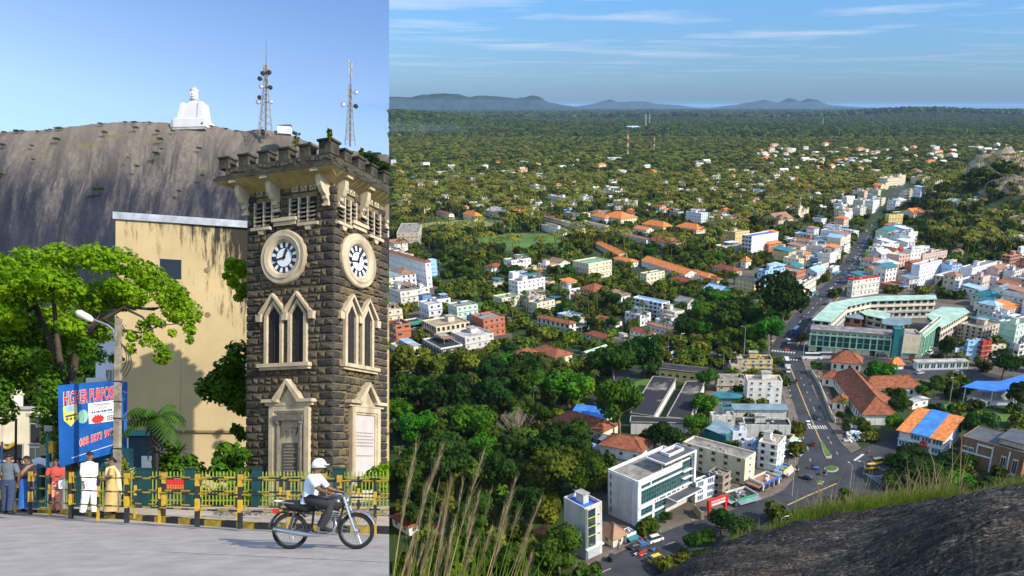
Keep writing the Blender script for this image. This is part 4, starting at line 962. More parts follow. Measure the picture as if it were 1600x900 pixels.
# white glass fronted office
root,W,D,H=bld(996,824,46,84,72,46,'grey',('flat','flatgrey'),'white five storey office with dark glass curtain wall and rooftop canopy',win=None,extras='',ledge=False,parapet=0.9,par='white')
z=lambda f:f*H
panel(root,'facade_band',-.02,W*.78,z(.885),z(1.0),M_rwhite,0,.35)
panel(root,'facade_band',-.02,W*.78,z(.765),z(.80),M_rwhite,0,.35)
panel(root,'facade_band',-.02,W*.78,z(.375),z(.455),M_rwhite,0,.5)
panel(root,'facade_band',-.02,W*.5,z(.165),z(.205),M_rwhite,0,.4)
panel(root,'corner_pier',-.3,W*.045,z(0),z(.884),M_rwhite,-.001,.3)
panel(root,'pier',W*.245,W*.285,z(0),z(.374),M_rwhite,-.002,.34)
panel(root,'pier',W*.205,W*.225,z(.80),z(.884),M_rwhite,-.002,.3)
panel(root,'side_pier',-.3,D*.16,z(0),z(1.0),M_rwhite,0,.18,'L')
for a,b,c,d,n in((.046,.205,.80,.885,3),(.225,.78,.80,.885,12),(.046,.78,.456,.765,16),(.046,.245,.205,.375,3),(.286,.5,.205,.375,3),(.046,.245,.0,.165,3),(.286,.5,0,.165,3),(.785,.97,.38,.97,4)):
 g=panel(root,'glass_wall',W*a,W*b,z(c),z(d),M_tealglass,-.02,.05)
 q=MB()
 for i in range(1,n):x=W*(a+(b-a)*i/n);q.box(x-.04,x+.04,-.12,-.072,z(c),z(d))
 k=max(1,int((z(d)-z(c))/1.1))
 for i in range(1,k):zz=z(c)+(z(d)-z(c))*i/k;q.box(W*a,W*b,-.11,-.073,zz-.03,zz+.03)
 q.build('mullions',M_metal,g)
for k in range(3):panel(root,'balcony',W*.785,W*.965,z(.44+k*.16),z(.455+k*.16),M_rwhite,-.02,1.0)
panel(root,'corner_column',W*.965,W*1.0,z(.36),z(1.12),M_rwhite,-.5,.8)
q=MB();q.box(W*.5,W*1.0,-4.2,-.51,z(.335),z(.36));c_=q.build('entrance_canopy',M_rwhite,root)
q=MB();q.box(W*.51,W*.99,-4.0,-.6,z(.361),z(.366));q.build('canopy_top',roofm('slate'),c_)
q=MB();q.box(W*.42,W+.3,-1.1,D*.55,z(1.12),z(1.155));cp=q.build('roof_canopy',M_rwhite,root)
q=MB();q.box(W*.44,W+.0,-.8,D*.52,z(1.156),z(1.162));q.build('canopy_top',roofm('slate'),cp)
q=MB();a0,a1,b0,b1=W*.6,W*.88,D*.1,D*.4
for s_ in((a0,a1,b0,b0+.3),(a0,a1,b1-.3,b1),(a0,a0+.3,b0+.3,b1-.3),(a1-.3,a1,b0+.3,b1-.3)):q.box(*s_,z(1.163),z(1.22))
q.build('skylight_kerb',M_rwhite,cp)
q=MB()
for x in(.45,.62,.8,.96):
 for y in(.04,.5):q.box(W*x-.15,W*x+.15,D*y+.0,D*y+.3,z(.955),z(1.119))
q.build('canopy_posts',M_conc,root)
for k in range(5):link('window',WM['dark'],root,M=Matrix.Translation((-0.012,D*.9,z(.15+k*.18)))@Matrix.Rotation(-PI/2,4,'Z')@Matrix.Diagonal((.5,1,1.4,1)))
q=MB();r_=random.Random(4);x=W*.28
while x<W*.72:
 a=r_.uniform(.25,.6);q.box(x,x+a,-.56,-.502,z(.40),z(.40)+.55);x+=a+.12+(0.5 if r_.random()<.2 else 0)
q.build('facade_lettering',material('lettering_dark',(0.05,0.06,0.08)),root)
q=MB()
for i in range(26):
 for j in range(9):pass
# narrow grey tower block with the blue roof
root,W,D,H=bld(915,876,32,26,82,42,'greyblue' if 'greyblue' in WC else 'bluegreyw' if 'bluegreyw' in WC else 'grey',('flat','bluetarp'),'narrow grey tower block with blue roof and black glass front',win=None,extras='S',ledge=False,parapet=1.0)
z=lambda f:f*H
panel(root,'glass_front',W*.18,W*.60,z(.22),z(.93),M_glass,-.02,.06)
for k in range(3):
 panel(root,'trim',W*.18,W*.60,z(.43+k*.17),z(.445+k*.17),M_lime,-.081,.04)
panel(root,'corner_strip',W*.0,W*.14,z(.0),z(.97),material('slate_strip',(.10,.13,.15)),-.01,.08)
panel(root,'ledge',-.1,W+.1,z(.195),z(.225),M_rwhite,-.0,.7)
panel(root,'shutter',W*.15,W*.85,z(.01),z(.17),material('shutter',(.5,.55,.58),wave=('Z',4,.03)),-.02,.06)
for k in range(3):link('window',WM['std'],root,M=Matrix.Translation((W*.80,-0.012,z(.42+k*.18)))@Matrix.Diagonal((.7,1,.7,1)))
# bus station: long front block, teal tower, cream corner, side block, curved wings
def xz(root,x0,x1,y0,y1,z0,z1,name,m_,parent=None):
 q=MB();q.box(x0,x1,y0,y1,z0,z1);return q.build(name,m_,parent or root)
root,W,wd,H=wing((1264,549),(1389,558.5),9,10.5,None,'green',('flat','greyroof'),'long mint green framed glass front of the bus station',win=None,cat='bus station')
for i in range(13):
 u=W*i/12
 if i%3==2:continue
 xz(root,u-.32,u+.32,-.7,-.003,0,H-1.6,'column',M_mint)
for i in range(12):
 u0,u1=W*i/12+.35,W*(i+1)/12-.35
 xz(root,u0,u1,-.2,-.004,3.2,8.2,'window',M_tealglass)
 xz(root,u0,u1,-.25,-.205,5.6,5.75,'transom',M_mint)
 xz(root,u0,u1,-.1,-.005,.2,2.8,'shop_front',[wallm('cream'),M_dark,wallm('weathered'),wallm('cream')][i%4])
 link('window',WM['teal'],root,M=Matrix.Translation(((u0+u1)/2,-0.012,9.35))@Matrix.Diagonal((2.2,1,1.1,1)))
xz(root,-.5,W+.1,-.9,-.702,8.25,8.75,'beam',M_mint)
xz(root,-.5,W+.1,-.9,-.702,2.85,3.15,'beam',M_mint)
xz(root,2,W*.48,-.6,-.401,10.55,10.95,'cornice',wallm('brick'));xz(root,W*.68,W,-.6,-.401,10.55,10.95,'cornice',wallm('brick'))
root,W,D,H=bld(1392,560,3,15,46,-8,'teal',('flat','tealsheet'),'plain dark teal tower of the bus station',win=None,extras='',ledge=False,cat='bus station',parapet=.4)
root,W,D,H=bld(1407,561,8,27,38,-6,'cream',('flat','flatgrey'),'blank cream corner block of the bus station',win=None,extras='',ledge=False,cat='bus station')
xz(root,0.8,W-1,-1.2,-.01,2.6,3.0,'canopy',M_tealwall)
xz(root,1.5,3,-.06,-.012,.1,2.4,'door',M_frame);xz(root,3.6,6.2,-.06,-.012,.1,2.4,'shop_front',wallm('brick'))
root,W,D,H=bld(1436,560,4,30,40,56,'green',('flat','flatgrey'),'side block of the bus station with mint fins and teal glass',win=None,extras='J',ledge=False,cat='bus station',par='weathered')
for i in range(5):xz(root,W*(i+.12)/5,W*(i+.7)/5,-.2,-.01,1.5,H*.78,'window',M_tealglass)
for i in range(6):xz(root,max(.0,W*i/5-.25),W*i/5+.25,-.8,-.203,.0,H*.82,'fin',M_mint)
xz(root,0,W,-.9,-.802,H*.80,H*.88,'beam',M_mint)
def poly_building(name,pts,zr,roofmat,label,wallmat,floors=3,inset=.06,cat='building',fascia=None,low=0):
 P=[G(px,row,zr)for px,row in pts]
 a=sum(P[i].x*P[(i+1)%len(P)].y-P[(i+1)%len(P)].x*P[i].y for i in range(len(P)))
 if a<0:P.reverse()
 c=sum(P,Vector())/len(P)
 root=empty(name,(c.x,c.y,0));tag(root,label,cat)
 L=[p-c for p in P];n=len(L)
 ins=[]
 for i in range(n):
  a_,b_,d_=L[i-1],L[i],L[(i+1)%n]
  t1=(b_-a_).normalized();t2=(d_-b_).normalized();nn=Vector((-t1.y-t2.y,t1.x+t2.x,0));nn.normalize()
  ins.append(b_+nn*1.0)
 q=MB();q.prism([(p.x,p.y)for p in ins],low-.5 if not low else low,zr-.35);q.build('wall',wallmat,root)
 q=MB();q.prism([(p.x,p.y)for p in L],zr-.34,zr);q.build('roof',roofmat,root)
 for k in range(1,floors):
  zz=zr*k/floors
  q=MB();q.prism([((p*.6+r_*.4).x,(p*.6+r_*.4).y)for p,r_ in zip(L,ins)],zz-.25,zz+.55);q.build('gallery',M_conc if k%2 else wallm('cream'),root)
 cen=c
 for i in range(n):
  p,q_=ins[i],ins[(i+1)%n];d=(q_-p);ln=d.length;d.normalize()
  nrm=Vector((d.y,-d.x,0))
  if nrm.y>0.35:continue
  nc=min(14,max(1,int(ln/3.6)))
  for k in range(floors):
   for j in range(nc):
    m=p+d*ln*(j+.5)/nc
    link('window',WM['dark'],root,M=Matrix.Translation((m.x+nrm.x*.02,m.y+nrm.y*.02,zr*(k+.62)/floors))@Matrix.Rotation(math.atan2(d.y,d.x),4,'Z')@Matrix.Diagonal((ln/nc*.7,1,zr/floors*.5,1)))
 BUILT.append((c.x,c.y,Vector((1,0,0)),Vector((0,1,0)),8,8))
 return root
GS=roofm('greensheet')
poly_building('bus_station_wing',[(1268,500),(1297,473),(1328,466.5),(1375,462),(1462,460.5),(1464,467),(1400,469),(1362,470),(1326,478),(1299,503)],10.5,GS,'curved wing of the bus station under a long pale green roof',wallm('weathered'),cat='bus station')
poly_building('bus_station_wing',[(1446,492),(1472,479),(1507,481),(1515,487),(1471,512)],10.0,GS,'right wing of the bus station with broad pale green roof',wallm('beige'),cat='bus station')
poly_building('bus_shelter',[(1316,487),(1325,483.5),(1346,487),(1350,491),(1349,499),(1314,494)],5.0,roofm('bluegrey'),'blue grey roofed shelter inside the bus station ring at left',wallm('brick'),1,cat='bus station')
poly_building('bus_shelter',[(1344,487),(1356,483),(1375,485),(1392,490),(1390,495),(1380,498),(1352,492)],6.0,GS,'small pale green roofed block in the middle of the bus station ring',wallm('cream'),2,cat='bus station')
poly_building('bus_shelter',[(1378,500),(1390,496),(1424,497),(1424,505),(1404,509),(1379,506)],5.5,roofm('bluegrey'),'dull green oval roofed shelter behind the teal tower',wallm('beige'),1,cat='bus station')
# terracotta roofed school
for a,b,wid,h,rh,lab in(((1299,600),(1346,664),12,4,5.0,'long steep terracotta roof of the school by the main road'),((1348,622),(1440,620),9,4,3.6,'terracotta roofed wing running right behind the trees'),((1298,579),(1344,583),10,4,4.2,'terracotta roofed wing nearest the crossroads'),((1284,603),(1314,606),7,3.6,2.6,'low terracotta roofed porch wing with white piers'),((1300,641),(1318,644),6,3.6,2.4,'small terracotta roofed lodge with a white arch in the forecourt'),((1356,646),(1392,641),9,4,3.6,'terracotta roofed rear wing of the school')):
 wing(a,b,wid,h,None,'white',('hip','terracotta'),lab,rh=rh,win='dark',wh=1.8,ww=1.2,cat='school')
# orange and blue roofed house
root,W,D,H=bld(1470,714,68,26,26,52,'bluewhite',('flat','flatgrey'),'white house with orange, blue and orange roof sections',win=['none','blue'],ww=3.2,wh=1.8,extras='',parapet=.3,storeys=2)
for f0,f1,rk,zz in((0,.30,'orange',.25),(.29,.72,'bluesheet',.55),(.71,1.0,'orange',.3)):
 y0,y1=D*f0-(.8 if f0==0 else 0),D*f1+(.8 if f1==1 else 0)
 q=MB();v=[(-1.4,y0,H+zz),(W+1,y0,H+zz+2.4),(W+1,y1,H+zz+2.4),(-1.4,y1,H+zz)]
 q.add(v+[(a,b,c-.15)for a,b,c in v],[(0,1,2,3),(7,6,5,4),(0,4,5,1),(1,5,6,2),(2,6,7,3),(3,7,4,0)])
 q.build('roof_sheet',roofm(rk),root)
q=MB();q.M=Matrix.Translation((-.35,D*.42,H*.45));q.lathe([(0.01,0),(1.5,0),(1.5,.2),(.01,.2)],20,axis='X');q.M=None
q.build('round_sign',material('sign_red',(.5,.04,.03)),root)
# dark brown modern house
root,W,D,H=bld(1594,752,98,24,44,45,'brown',('flat','slate'),'dark brown modern house with white framed bays',win=None,extras='',storeys=2,ledge=False,parapet=.3)
for f in(0.0,.22,.48,.72,.97):panel(root,'frame_post',D*f,D*f+.35,0,H*.9,M_rwhite if f in(.22,.48,.72)else wallm('brick'),0,.5,'L')
panel(root,'frame_beam',D*.48,D*.99,H*.48,H*.52,M_rwhite,0,.45,'L');panel(root,'frame_beam',D*.48,D*.72,H*.84,H*.88,M_rwhite,0,.45,'L')
for f in(.08,.26,.78,.88):link('window',WM['std'],root,M=Matrix.Translation((-0.012,D*(f+.05),H*.42))@Matrix.Rotation(-PI/2,4,'Z')@Matrix.Diagonal((1.6,1,H*.55,1)))
q=MB();q.box(W*.15,W*.95,D*.05,D*.45,H+.0,H+1.8);q.build('roof_house',wallm('beige'),root)
q=MB();q.box(W*.1,W*1.0,D*.02,D*.48,H+1.802,H+2.0);q.build('roof_house_top',roofm('slate'),root)
# blue roofed open pavilion
def pavilion():
 P=[(1503,604),(1526,595),(1562,596),(1599,585),(1606,592),(1588,606),(1594,611),(1550,611)]
 zr=6.5;V=[G(px,row,zr)for px,row in P];c=sum(V,Vector())/len(V);c.z=0
 root=empty('pavilion',c);tag(root,'open pavilion with bright blue sheet roof and white piers','pavilion')
 L=[v-c for v in V]
 a=sum(L[i].x*L[(i+1)%8].y-L[(i+1)%8].x*L[i].y for i in range(8))
 if a<0:L.reverse()
 q=MB();q.prism([(p.x,p.y)for p in L],zr-.2,zr);q.build('roof',material('pavilion_roof',(0.04,0.17,0.66),rough=.5,var=.2,scale=.4),root)
 for p in L:
  for s_ in(.9,.5):
   q=MB();q.tube([(p.x*s_,p.y*s_,-.2),(p.x*s_,p.y*s_,zr-.21)],.22,6);q.build('column',M_frame,root)
 q=MB();q.prism([(p.x*.8,p.y*.8)for p in L],-.2,2.2);q.build('wall',wallm('bluewhite'),root)
 q=MB();q.prism([(p.x*.86,p.y*.86)for p in L],2.203,2.5);q.build('floor_slab',M_conc,root)
 BUILT.append((c.x,c.y,Vector((1,0,0)),Vector((0,1,0)),14,8))
pavilion()
bld(1540,636,30,34,9,38,'white',('flat','flatlight'),'low white stage building in front of the blue pavilion',win='dark',storeys=1,extras='J')
g=G(1118,700);z0=hsolve(g,30)
bld(1130,692,30,20,12,52,'teal',('shed','bluegrey'),'blue roofed shed rising behind the long cream building',win=None)
# red arch gate
def gate():
 A,B=G(1106,809),G(1134,799);d=B-A;W=d.length;rt_=math.atan2(d.y,d.x)
 root=empty('arch_gate',A,rt_);tag(root,'red arched gate with white lettering beside the lower road','gate')
 M_r=material('gate_red',(.55,.025,.015),rough=.5,var=.15)
 h=hsolve(A,27)
 for x in(0,W-.7):xz(root,x,x+.7,-.35,.35,-.1,h*.62,'gate_post',M_r)
 b=xz(root,-.3,W+.3,-.5,.5,h*.62,h,'gate_beam',M_r)
 xz(root,.7,W-1,-.56,-.505,h*.66,h*.78,'white_board',M_frame,b)
 q=MB();r=random.Random(2);x=.6
 while x<W-.9:a=r.uniform(.12,.3);q.box(x,x+a,-.56,-.505,h*.84,h*.84+.55);x+=a+.09
 q.build('lettering',M_frame,b)
gate()
def signboard():
 g=G(1036,696);root=empty('signboard',g,.1);tag(root,'square red and white signboard on a post by the dark tree','signboard')
 q=MB();q.tube([(0,0,0),(0,0,3.2)],.12,6);q.build('post',M_metal,root)
 q=MB();q.box(-1,1,-.1,0,3.2,5.4);q.build('board',M_frame,root);q=MB();q.box(-.9,.9,-.13,-.103,3.3,4.2);q.build('lower_panel',wallm('brick'),root)
signboard()
# masts, lamps, poles
M_mred=material('mast_red',(.55,.06,.03));M_mwhite=material('mast_white',(.72,.70,.66))
def mast(px,row,top,label,red=True,w0=None):
 g=G(px,row);g.z=th(g.x,g.y);d=proj(g)[2]
 h=(row-top)*d/F_PX*1.03;w_=w0 or h*.05
 root=empty('radio_mast',g);tag(root,label,'mast')
 n=7 if red else 5
 for k in range(n):
  q=MB();a,b=k/n,(k+1)/n;wa,wb=w_*(1-.6*a),w_*(1-.6*b);th_=max(.12,w_*.12)
  for sx,sy in((-1,-1),(1,-1),(1,1),(-1,1)):q.tube([(sx*wa/2,sy*wa/2,a*h),(sx*wb/2,sy*wb/2,b*h)],th_,4)
  for(sx,sy),(tx,ty)in zip(((-1,-1),(1,-1),(1,1),(-1,1)),((1,-1),(1,1),(-1,1),(-1,-1))):
   q.tube([(sx*wa/2,sy*wa/2,a*h),(tx*wb/2,ty*wb/2,b*h)],th_*.8,3)
   q.tube([(tx*wa/2,ty*wa/2,a*h),(sx*wb/2,sy*wb/2,b*h)],th_*.8,3)
  q.build('section',(M_mred if k%2==0 else M_mwhite)if red else M_mwhite,root)
mast(981,249,209,'taller red and white banded lattice mast in the forest');mast(1022,243,215,'shorter red and white banded lattice mast')
for px,row,top,lab in((1009,203,182,'grey mast behind the taller banded mast'),(1015,198,181,'thin grey mast beside another in the far forest'),(1285,201,187,'pale mast in the far forest at right of centre'),(1416,210,202,'short pale mast in the forest right of the road line'),(1510,215,204,'short pale mast in the forest towards the right edge'),(1454,186,178,'tiny mast on the low wooded hill'),(1218,178,171,'tiny mast near the horizon')):
 mast(px,row,top,lab,red=False)
def lamp(px,row,hpx,label,arm=1.6):
 g=G(px,row);h=hsolve(g,hpx);root=empty('street_lamp',g,rnd.uniform(0,6));tag(root,label,'street lamp')
 q=MB();q.tube([(0,0,0),(0,0,h)],[.16,.09],6);q.build('pole',M_conc,root)
 q=MB();q.tube([(0,0,h-.1),(arm*.6,0,h+.35),(arm,0,h+.4)],.06,5);a_=q.build('arm',M_metal,root)
 q=MB();q.cbox((arm+.3,0,h+.4),.8,.28,.14);q.build('lamp_head',M_frame,a_)
for a in((1327,768,40,'tall lamp post standing in the junction'),(1254,566,28,'lamp post on the far corner of the crossroads'),(1483,632,42,'tall lamp post left of the blue pavilion'),(1571,592,22,'lamp post behind the blue pavilion'),(1349,742,20,'short lamp post by the hatched bays'),(1237,776,62,'tall pole at the kerb of the road curve'),(1218,840,30,'lamp post with white head above the rock edge'),(1130,578,22,'left lamp post in the yard by the crossroads'),(1141,574,22,'second lamp post in the yard by the crossroads'),(1162,560,48,'very tall lamp post left of the crossroads'),(1201,558,24,'lamp post at the left corner of the crossroads'),(1063,545,22,'pole beside the yard with the white bus'),(1254,470,24,'pole at the left kerb of the main road'),(1532,580,20,'pole beside the blue shop house')):
 lamp(*a)
# vehicles on the town roads
PAINT={k:material('paint_'+k,c,rough=.3,spec=.6,coat=.5,var=.06)for k,c in{'white':(.72,.72,.72),'silver':(.42,.43,.45),'black':(.025,.025,.028),'red':(.45,.03,.02),'blue':(.04,.12,.38),'yellow':(.70,.46,.02),'green':(.04,.22,.12),'orange':(.6,.16,.03)}.items()}
M_tyre=material('tyre',(.018,.018,.018),rough=.9);M_rim=material('rim',(.35,.35,.36),metal=.6,rough=.4)
wq=MB();wq.lathe([(.20,-.1),(.33,-.1),(.35,-.05),(.35,.05),(.33,.1),(.20,.1)],12,axis='Y');WHEEL=wq.mesh('wheel',M_tyre,True)
wq=MB();wq.lathe([(.01,-.11),(.21,-.11),(.21,.11),(.01,.11)],8,axis='Y');RIM=wq.mesh('rim',M_rim)
def loft(sections,mi=0):
 """sections: (x, half width, z low, z high, top half width)"""
 mm=MB();vs=[]
 for x,hw,zl,zh,tw in sections:vs+=[(x,-hw,zl),(x,hw,zl),(x,hw,(zl+zh)/2+.05),(x,tw,zh),(x,-tw,zh),(x,-hw,(zl+zh)/2+.05)]
 fs=[]
 for i in range(len(sections)-1):
  for k in range(6):
   a=i*6+k;b=i*6+(k+1)%6;fs.append((a,b,b+6,a+6))
 fs.append((0,5,4,3,2,1));n=(len(sections)-1)*6;fs.append(tuple(n+k for k in range(6)))
 mm.add(vs,fs,mi);return mm
def proto_car(L,Wd,Hh,van=False):
 hw=Wd/2
 if van:
  body=loft([(-L/2,hw*.92,.35,1.0,hw*.9),(-L/2+.1,hw,.28,Hh*.62,hw),(L/2-.35,hw,.28,Hh*.58,hw),(L/2-.05,hw*.94,.3,Hh*.45,hw*.85),(L/2,hw*.85,.4,.75,hw*.8)])
  cab=loft([(-L/2+.12,hw*.97,Hh*.55,Hh*.97,hw*.84),(L/2-1.25,hw*.97,Hh*.55,Hh,hw*.84),(L/2-.4,hw*.95,Hh*.5,Hh*.6,hw*.9)])
 else:
  body=loft([(-L/2,hw*.85,.4,.8,hw*.8),(-L/2+.15,hw*.97,.28,.92,hw*.9),(L*.12,hw,.25,.92,hw*.95),(L/2-.3,hw*.96,.28,.78,hw*.85),(L/2,hw*.8,.38,.62,hw*.75)])
  cab=loft([(-L/2+.35,hw*.9,.85,.95,hw*.85),(-L/2+.85,hw*.92,.85,Hh,hw*.74),(L*.06,hw*.92,.85,Hh,hw*.74),(L*.27,hw*.9,.82,.92,hw*.85)])
 return body,cab
VP={}
for k,(L,Wd,Hh,van)in{'car':(4.1,1.7,1.42,False),'van':(4.6,1.75,1.95,True),'bus':(9.5,2.4,2.9,True),'lorry':(7.0,2.2,2.7,True)}.items():
 VP[k]=(proto_car(L,Wd,Hh,van),L,Wd,Hh)
VM={}
NAMES={'car':('parked_car','car'),'van':('van','van'),'bus':('bus','bus'),'lorry':('lorry','lorry'),'tuk':('three_wheeler','three wheeler'),'bike':('motorbike','motorbike')}
def vehicle(k,px,row,paint,ang,label,group=None):
 g=G(px,row,.09);root=empty(NAMES[k][0],g,ang);tag(root,label,NAMES[k][1],group)
 key=(k,paint)
 if k in VP:
  (body,cab),L,Wd,Hh=VP[k]
  if key not in VM:
   q=MB();q.box(-L*.33,L*.05 if k=='car' else L/2-1.35,-Wd*.38,Wd*.38,Hh,Hh+.04)
   VM[key]=(body.mesh('body',PAINT[paint]),cab.mesh('windows',M_glass,False),q.mesh('car_roof',PAINT[paint]))
  link('body',VM[key][0],root);link('windows',VM[key][1],root);link('car_roof',VM[key][2],root)
  s=1.0 if k in('car','van')else 1.35
  for sx in(-.3,.31):
   for sy in(-1,1):
    wo=link('wheel',WHEEL,root,(L*sx,sy*(Wd/2-.08),.34*s),scale=(s,s,s));link('rim',RIM,wo)
 elif k=='tuk':
  if key not in VM:
   a=loft([(-1.2,.6,.35,.75,.6),(-.5,.62,.3,.8,.62),(.3,.62,.3,.8,.6),(1.0,.42,.35,.95,.35),(1.3,.2,.4,.8,.2)])
   b=loft([(-1.25,.6,.9,1.55,.55),(-.2,.62,1.5,1.72,.55),(.75,.55,1.4,1.6,.45)])
   q=MB()
   for sy in(-.55,.55):q.tube([(.75,sy*.8,.8),(.7,sy*.85,1.5)],.03,4);q.tube([(-.4,sy,.7),(-.4,sy,1.6)],.03,4)
   VM[key]=(a.mesh('body',PAINT[paint]),b.mesh('hood',material('tuk_hood',(.03,.03,.035))),q.mesh('frame',M_metal))
  link('body',VM[key][0],root);link('hood',VM[key][1],root);link('frame',VM[key][2],root)
  for p in((-.75,-.55,.24),(-.75,.55,.24),(1.1,0,.24)):link('wheel',WHEEL,root,p,scale=(.7,.7,.7))
 else:
  if key not in VM:
   a=MB();a.tube([(-.8,0,.75),(-.2,0,.78),(.2,0,.85),(.55,0,.8)],[.10,.13,.17,.08],6);a.tube([(-.3,0,.3),(.3,0,.35)],.16,6)
   a.tube([(.72,0,.3),(.55,0,.95),(.5,.32,1.0)],.03,4);a.tube([(.55,0,.95),(.5,-.32,1.0)],.03,4)
   VM[key]=a.mesh('body',PAINT[paint])
  link('body',VM[key],root)
  for x in(-.65,.72):link('wheel',WHEEL,root,(x,0,.30),scale=(.88,.6,.88))
 return root
RA=lambda a,b:math.atan2((G(*b)-G(*a)).y,(G(*b)-G(*a)).x)
d_up=RA((1260,660),(1238,590));d_low=RA((1000,860),(1150,810));d_far=RA((1270,490),(1330,430))
V_=[('van',1026,877,'yellow',d_low,'yellow van driving on the lower road'),('van',1024,846,'white',d_low,'white minibus parked in front of the glass office'),('car',1005,852,'blue',d_low,'dark blue pickup beside the white minibus'),('car',993,856,'black',d_low,'black car parked beside the dark blue pickup'),('bus',1229,570,'white',d_up,'white bus stopped on the main road near the crossroads'),('van',1231,581,'white',d_up,'white van right behind the bus on the main road'),('tuk',1244,598,'orange',d_up,'orange three wheeler on the median of the main road'),('car',1262,663,'white',d_up,'white car crossing the zebra stripes'),('tuk',1276,655,'blue',d_up,'blue topped three wheeler above the zebra crossing'),('tuk',1270,696,'red',d_up,'dark red three wheeler below the zebra crossing'),('tuk',1273,733,'blue',-.3,'dark blue three wheeler left of the roundabout'),('car',1260,748,'black',2.5,'black car turning below the roundabout'),('tuk',1288,742,'silver',1.2,'grey three wheeler just below the roundabout'),('car',1250,711,'silver',1.0,'silver car parked at the kerb of the shops'),('van',1248,698,'white',1.2,'white van parked nose out beside the shops'),('tuk',1245,735,'yellow',1.2,'yellow three wheeler parked at the road curve'),('van',1372,724,'yellow',.4,'bright yellow car by the hatched bays'),('van',1362,733,'yellow',.2,'yellow and white van at the edge of the hatched bays'),('bike',1364,714,'black',.8,'black motorbike near the yellow cars'),('bike',1358,708,'red',.8,'red motorbike on the right side road'),('bus',1268,561,'white',0,'white bus parked in front of the bus station left'),('bus',1288,560,'silver',0,'silver bus parked in front of the bus station'),('bus',1050,560,'white',1.0,'white bus in the yard behind the yellow school block'),('van',1044,548,'blue',.5,'blue van in the yard beside the white bus'),('bus',1244,520,'blue',d_far,'blue bus leaving the bus station on the main road'),('van',1232,536,'white',d_up,'white van entering the crossroads'),('van',1453,553,'white',.9,'white van in the lane beside the bus station'),('van',1275,461,'silver',d_far,'silver van parked at the left kerb of the main road'),('tuk',1229,548,'red',0,'orange red three wheeler in the crossroads'),('car',1497,584,'white',0,'white car in front of the teal pavilion'),('car',1437,584,'silver',.4,'silver car left of the teal pavilion'),('van',1378,558,'black',0,'black van in front of the bus station'),('tuk',1002,865,'red',d_low,'red three wheeler on the lower road'),('bike',1010,862,'black',d_low,'black motorbike on the lower road by the minibus'),('bike',994,868,'silver',d_low,'silver motorbike on the lower road'),('bike',968,851,'black',1.2,'black motorbike parked by the old tiled house'),('bike',1003,870,'red',d_low,'red motorbike on the lower road near the yellow van'),('bike',1022,861,'blue',d_low,'blue motorbike near the white minibus'),('tuk',955,875,'black',1.2,'black three wheeler outside the narrow grey tower')]
for v in V_:vehicle(v[0],v[1],v[2],v[3],v[4],v[5])
rv_=random.Random(5)
mroad=[(1256,505),(1278,483),(1300,458),(1322,434),(1340,405),(1352,380),(1366,352),(1383,326),(1400,302)]
cnames={'white':'white','silver':'silver','black':'black','red':'red','blue':'blue','yellow':'yellow','green':'green'}
for k in range(58):
 i=rv_.randrange(len(mroad)-1);t=rv_.random();px=mroad[i][0]*(1-t)+mroad[i+1][0]*t;row=mroad[i][1]*(1-t)+mroad[i+1][1]*t
 a=RA(mroad[i],mroad[i+1]);wpx=11*(row-165)/300
 kd=rv_.choice(['car','tuk','tuk','van','car','bike']);pc=rv_.choice(['white','silver','black','red','blue','green','white'])
 side=rv_.choice([-1,-.45,.45,1])
 vehicle(kd,px+side*wpx,row,pc,a+(0 if side>0 else PI),'%s %s in the traffic of the far main road'%(cnames[pc],NAMES[kd][1]),'traffic on the far main road, %s %s'%(pc,kd))
def scrap():
 r=random.Random(8);P=[(1324,690),(1322,668),(1345,658),(1354,678),(1345,692)]
 q=[MB()for _ in range(3)]
 for k in range(110):
  px,row=r.uniform(1323,1353),r.uniform(661,691);g=G(px,row);m_=q[k%3]
  m_.M=Matrix.Translation((g.x,g.y,r.uniform(.2,1.6)))@Matrix.Rotation(r.uniform(0,6),4,'Z')@Matrix.Rotation(r.uniform(-.7,.7),4,'X')
  m_.box(-r.uniform(.3,1.4),r.uniform(.3,1.4),-.6,.6,-.05,r.uniform(.05,.5));m_.M=None
 for m_,mt,lb in zip(q,(M_frame,roofm('skysheet'),M_conc),('pale','blue grey','dull')):
  tag(m_.build('scrap_heap',mt),lb+' scrap heaped in the yard below the terracotta school',None,None,'stuff')
scrap()
def tiny_person(px,row,shirt,label,group):
 g=G(px,row,.21);root=empty('person',g,rnd.uniform(0,6));tag(root,label,'person',group)
 q=MB();q.tube([(0,-.09,0),(0,-.09,.45),(0,-.08,.85)],[.06,.07,.09],5);q.tube([(0,.09,0),(0,.09,.45),(0,.08,.85)],[.06,.07,.09],5)
 q.build('legs',M_dark,root)
 q=MB();q.lathe([(.13,.82),(.17,1.0),(.2,1.35),(.1,1.45)],7);q.tube([(0,-.2,1.38),(.03,-.26,1.1),(.1,-.24,.85)],.045,4);q.tube([(0,.2,1.38),(.03,.26,1.1),(.1,.24,.85)],.045,4)
 q.build('shirt',PAINT[shirt],root)
 q=MB();q.lathe([(.04,1.44),(.08,1.5),(.105,1.6),(.07,1.7),(.01,1.72)],7);q.build('head',material('skin',(.20,.10,.06),rough=.6),root)
for k in range(34):
 t=rv_.random();a,b=rv_.choice([((1230,600),(1247,700)),((1165,786),(1236,745)),((960,860),(1120,806)),((1275,590),(1325,690)),((1262,540),(1400,562))])
 c_=rv_.choice(['white','red','blue','black','yellow','green'])
 tiny_person(a[0]+(b[0]-a[0])*t+rv_.uniform(-3,3),a[1]+(b[1]-a[1])*t,c_,'person in a %s shirt walking on a town pavement'%c_,'people on the town pavements, '+c_)
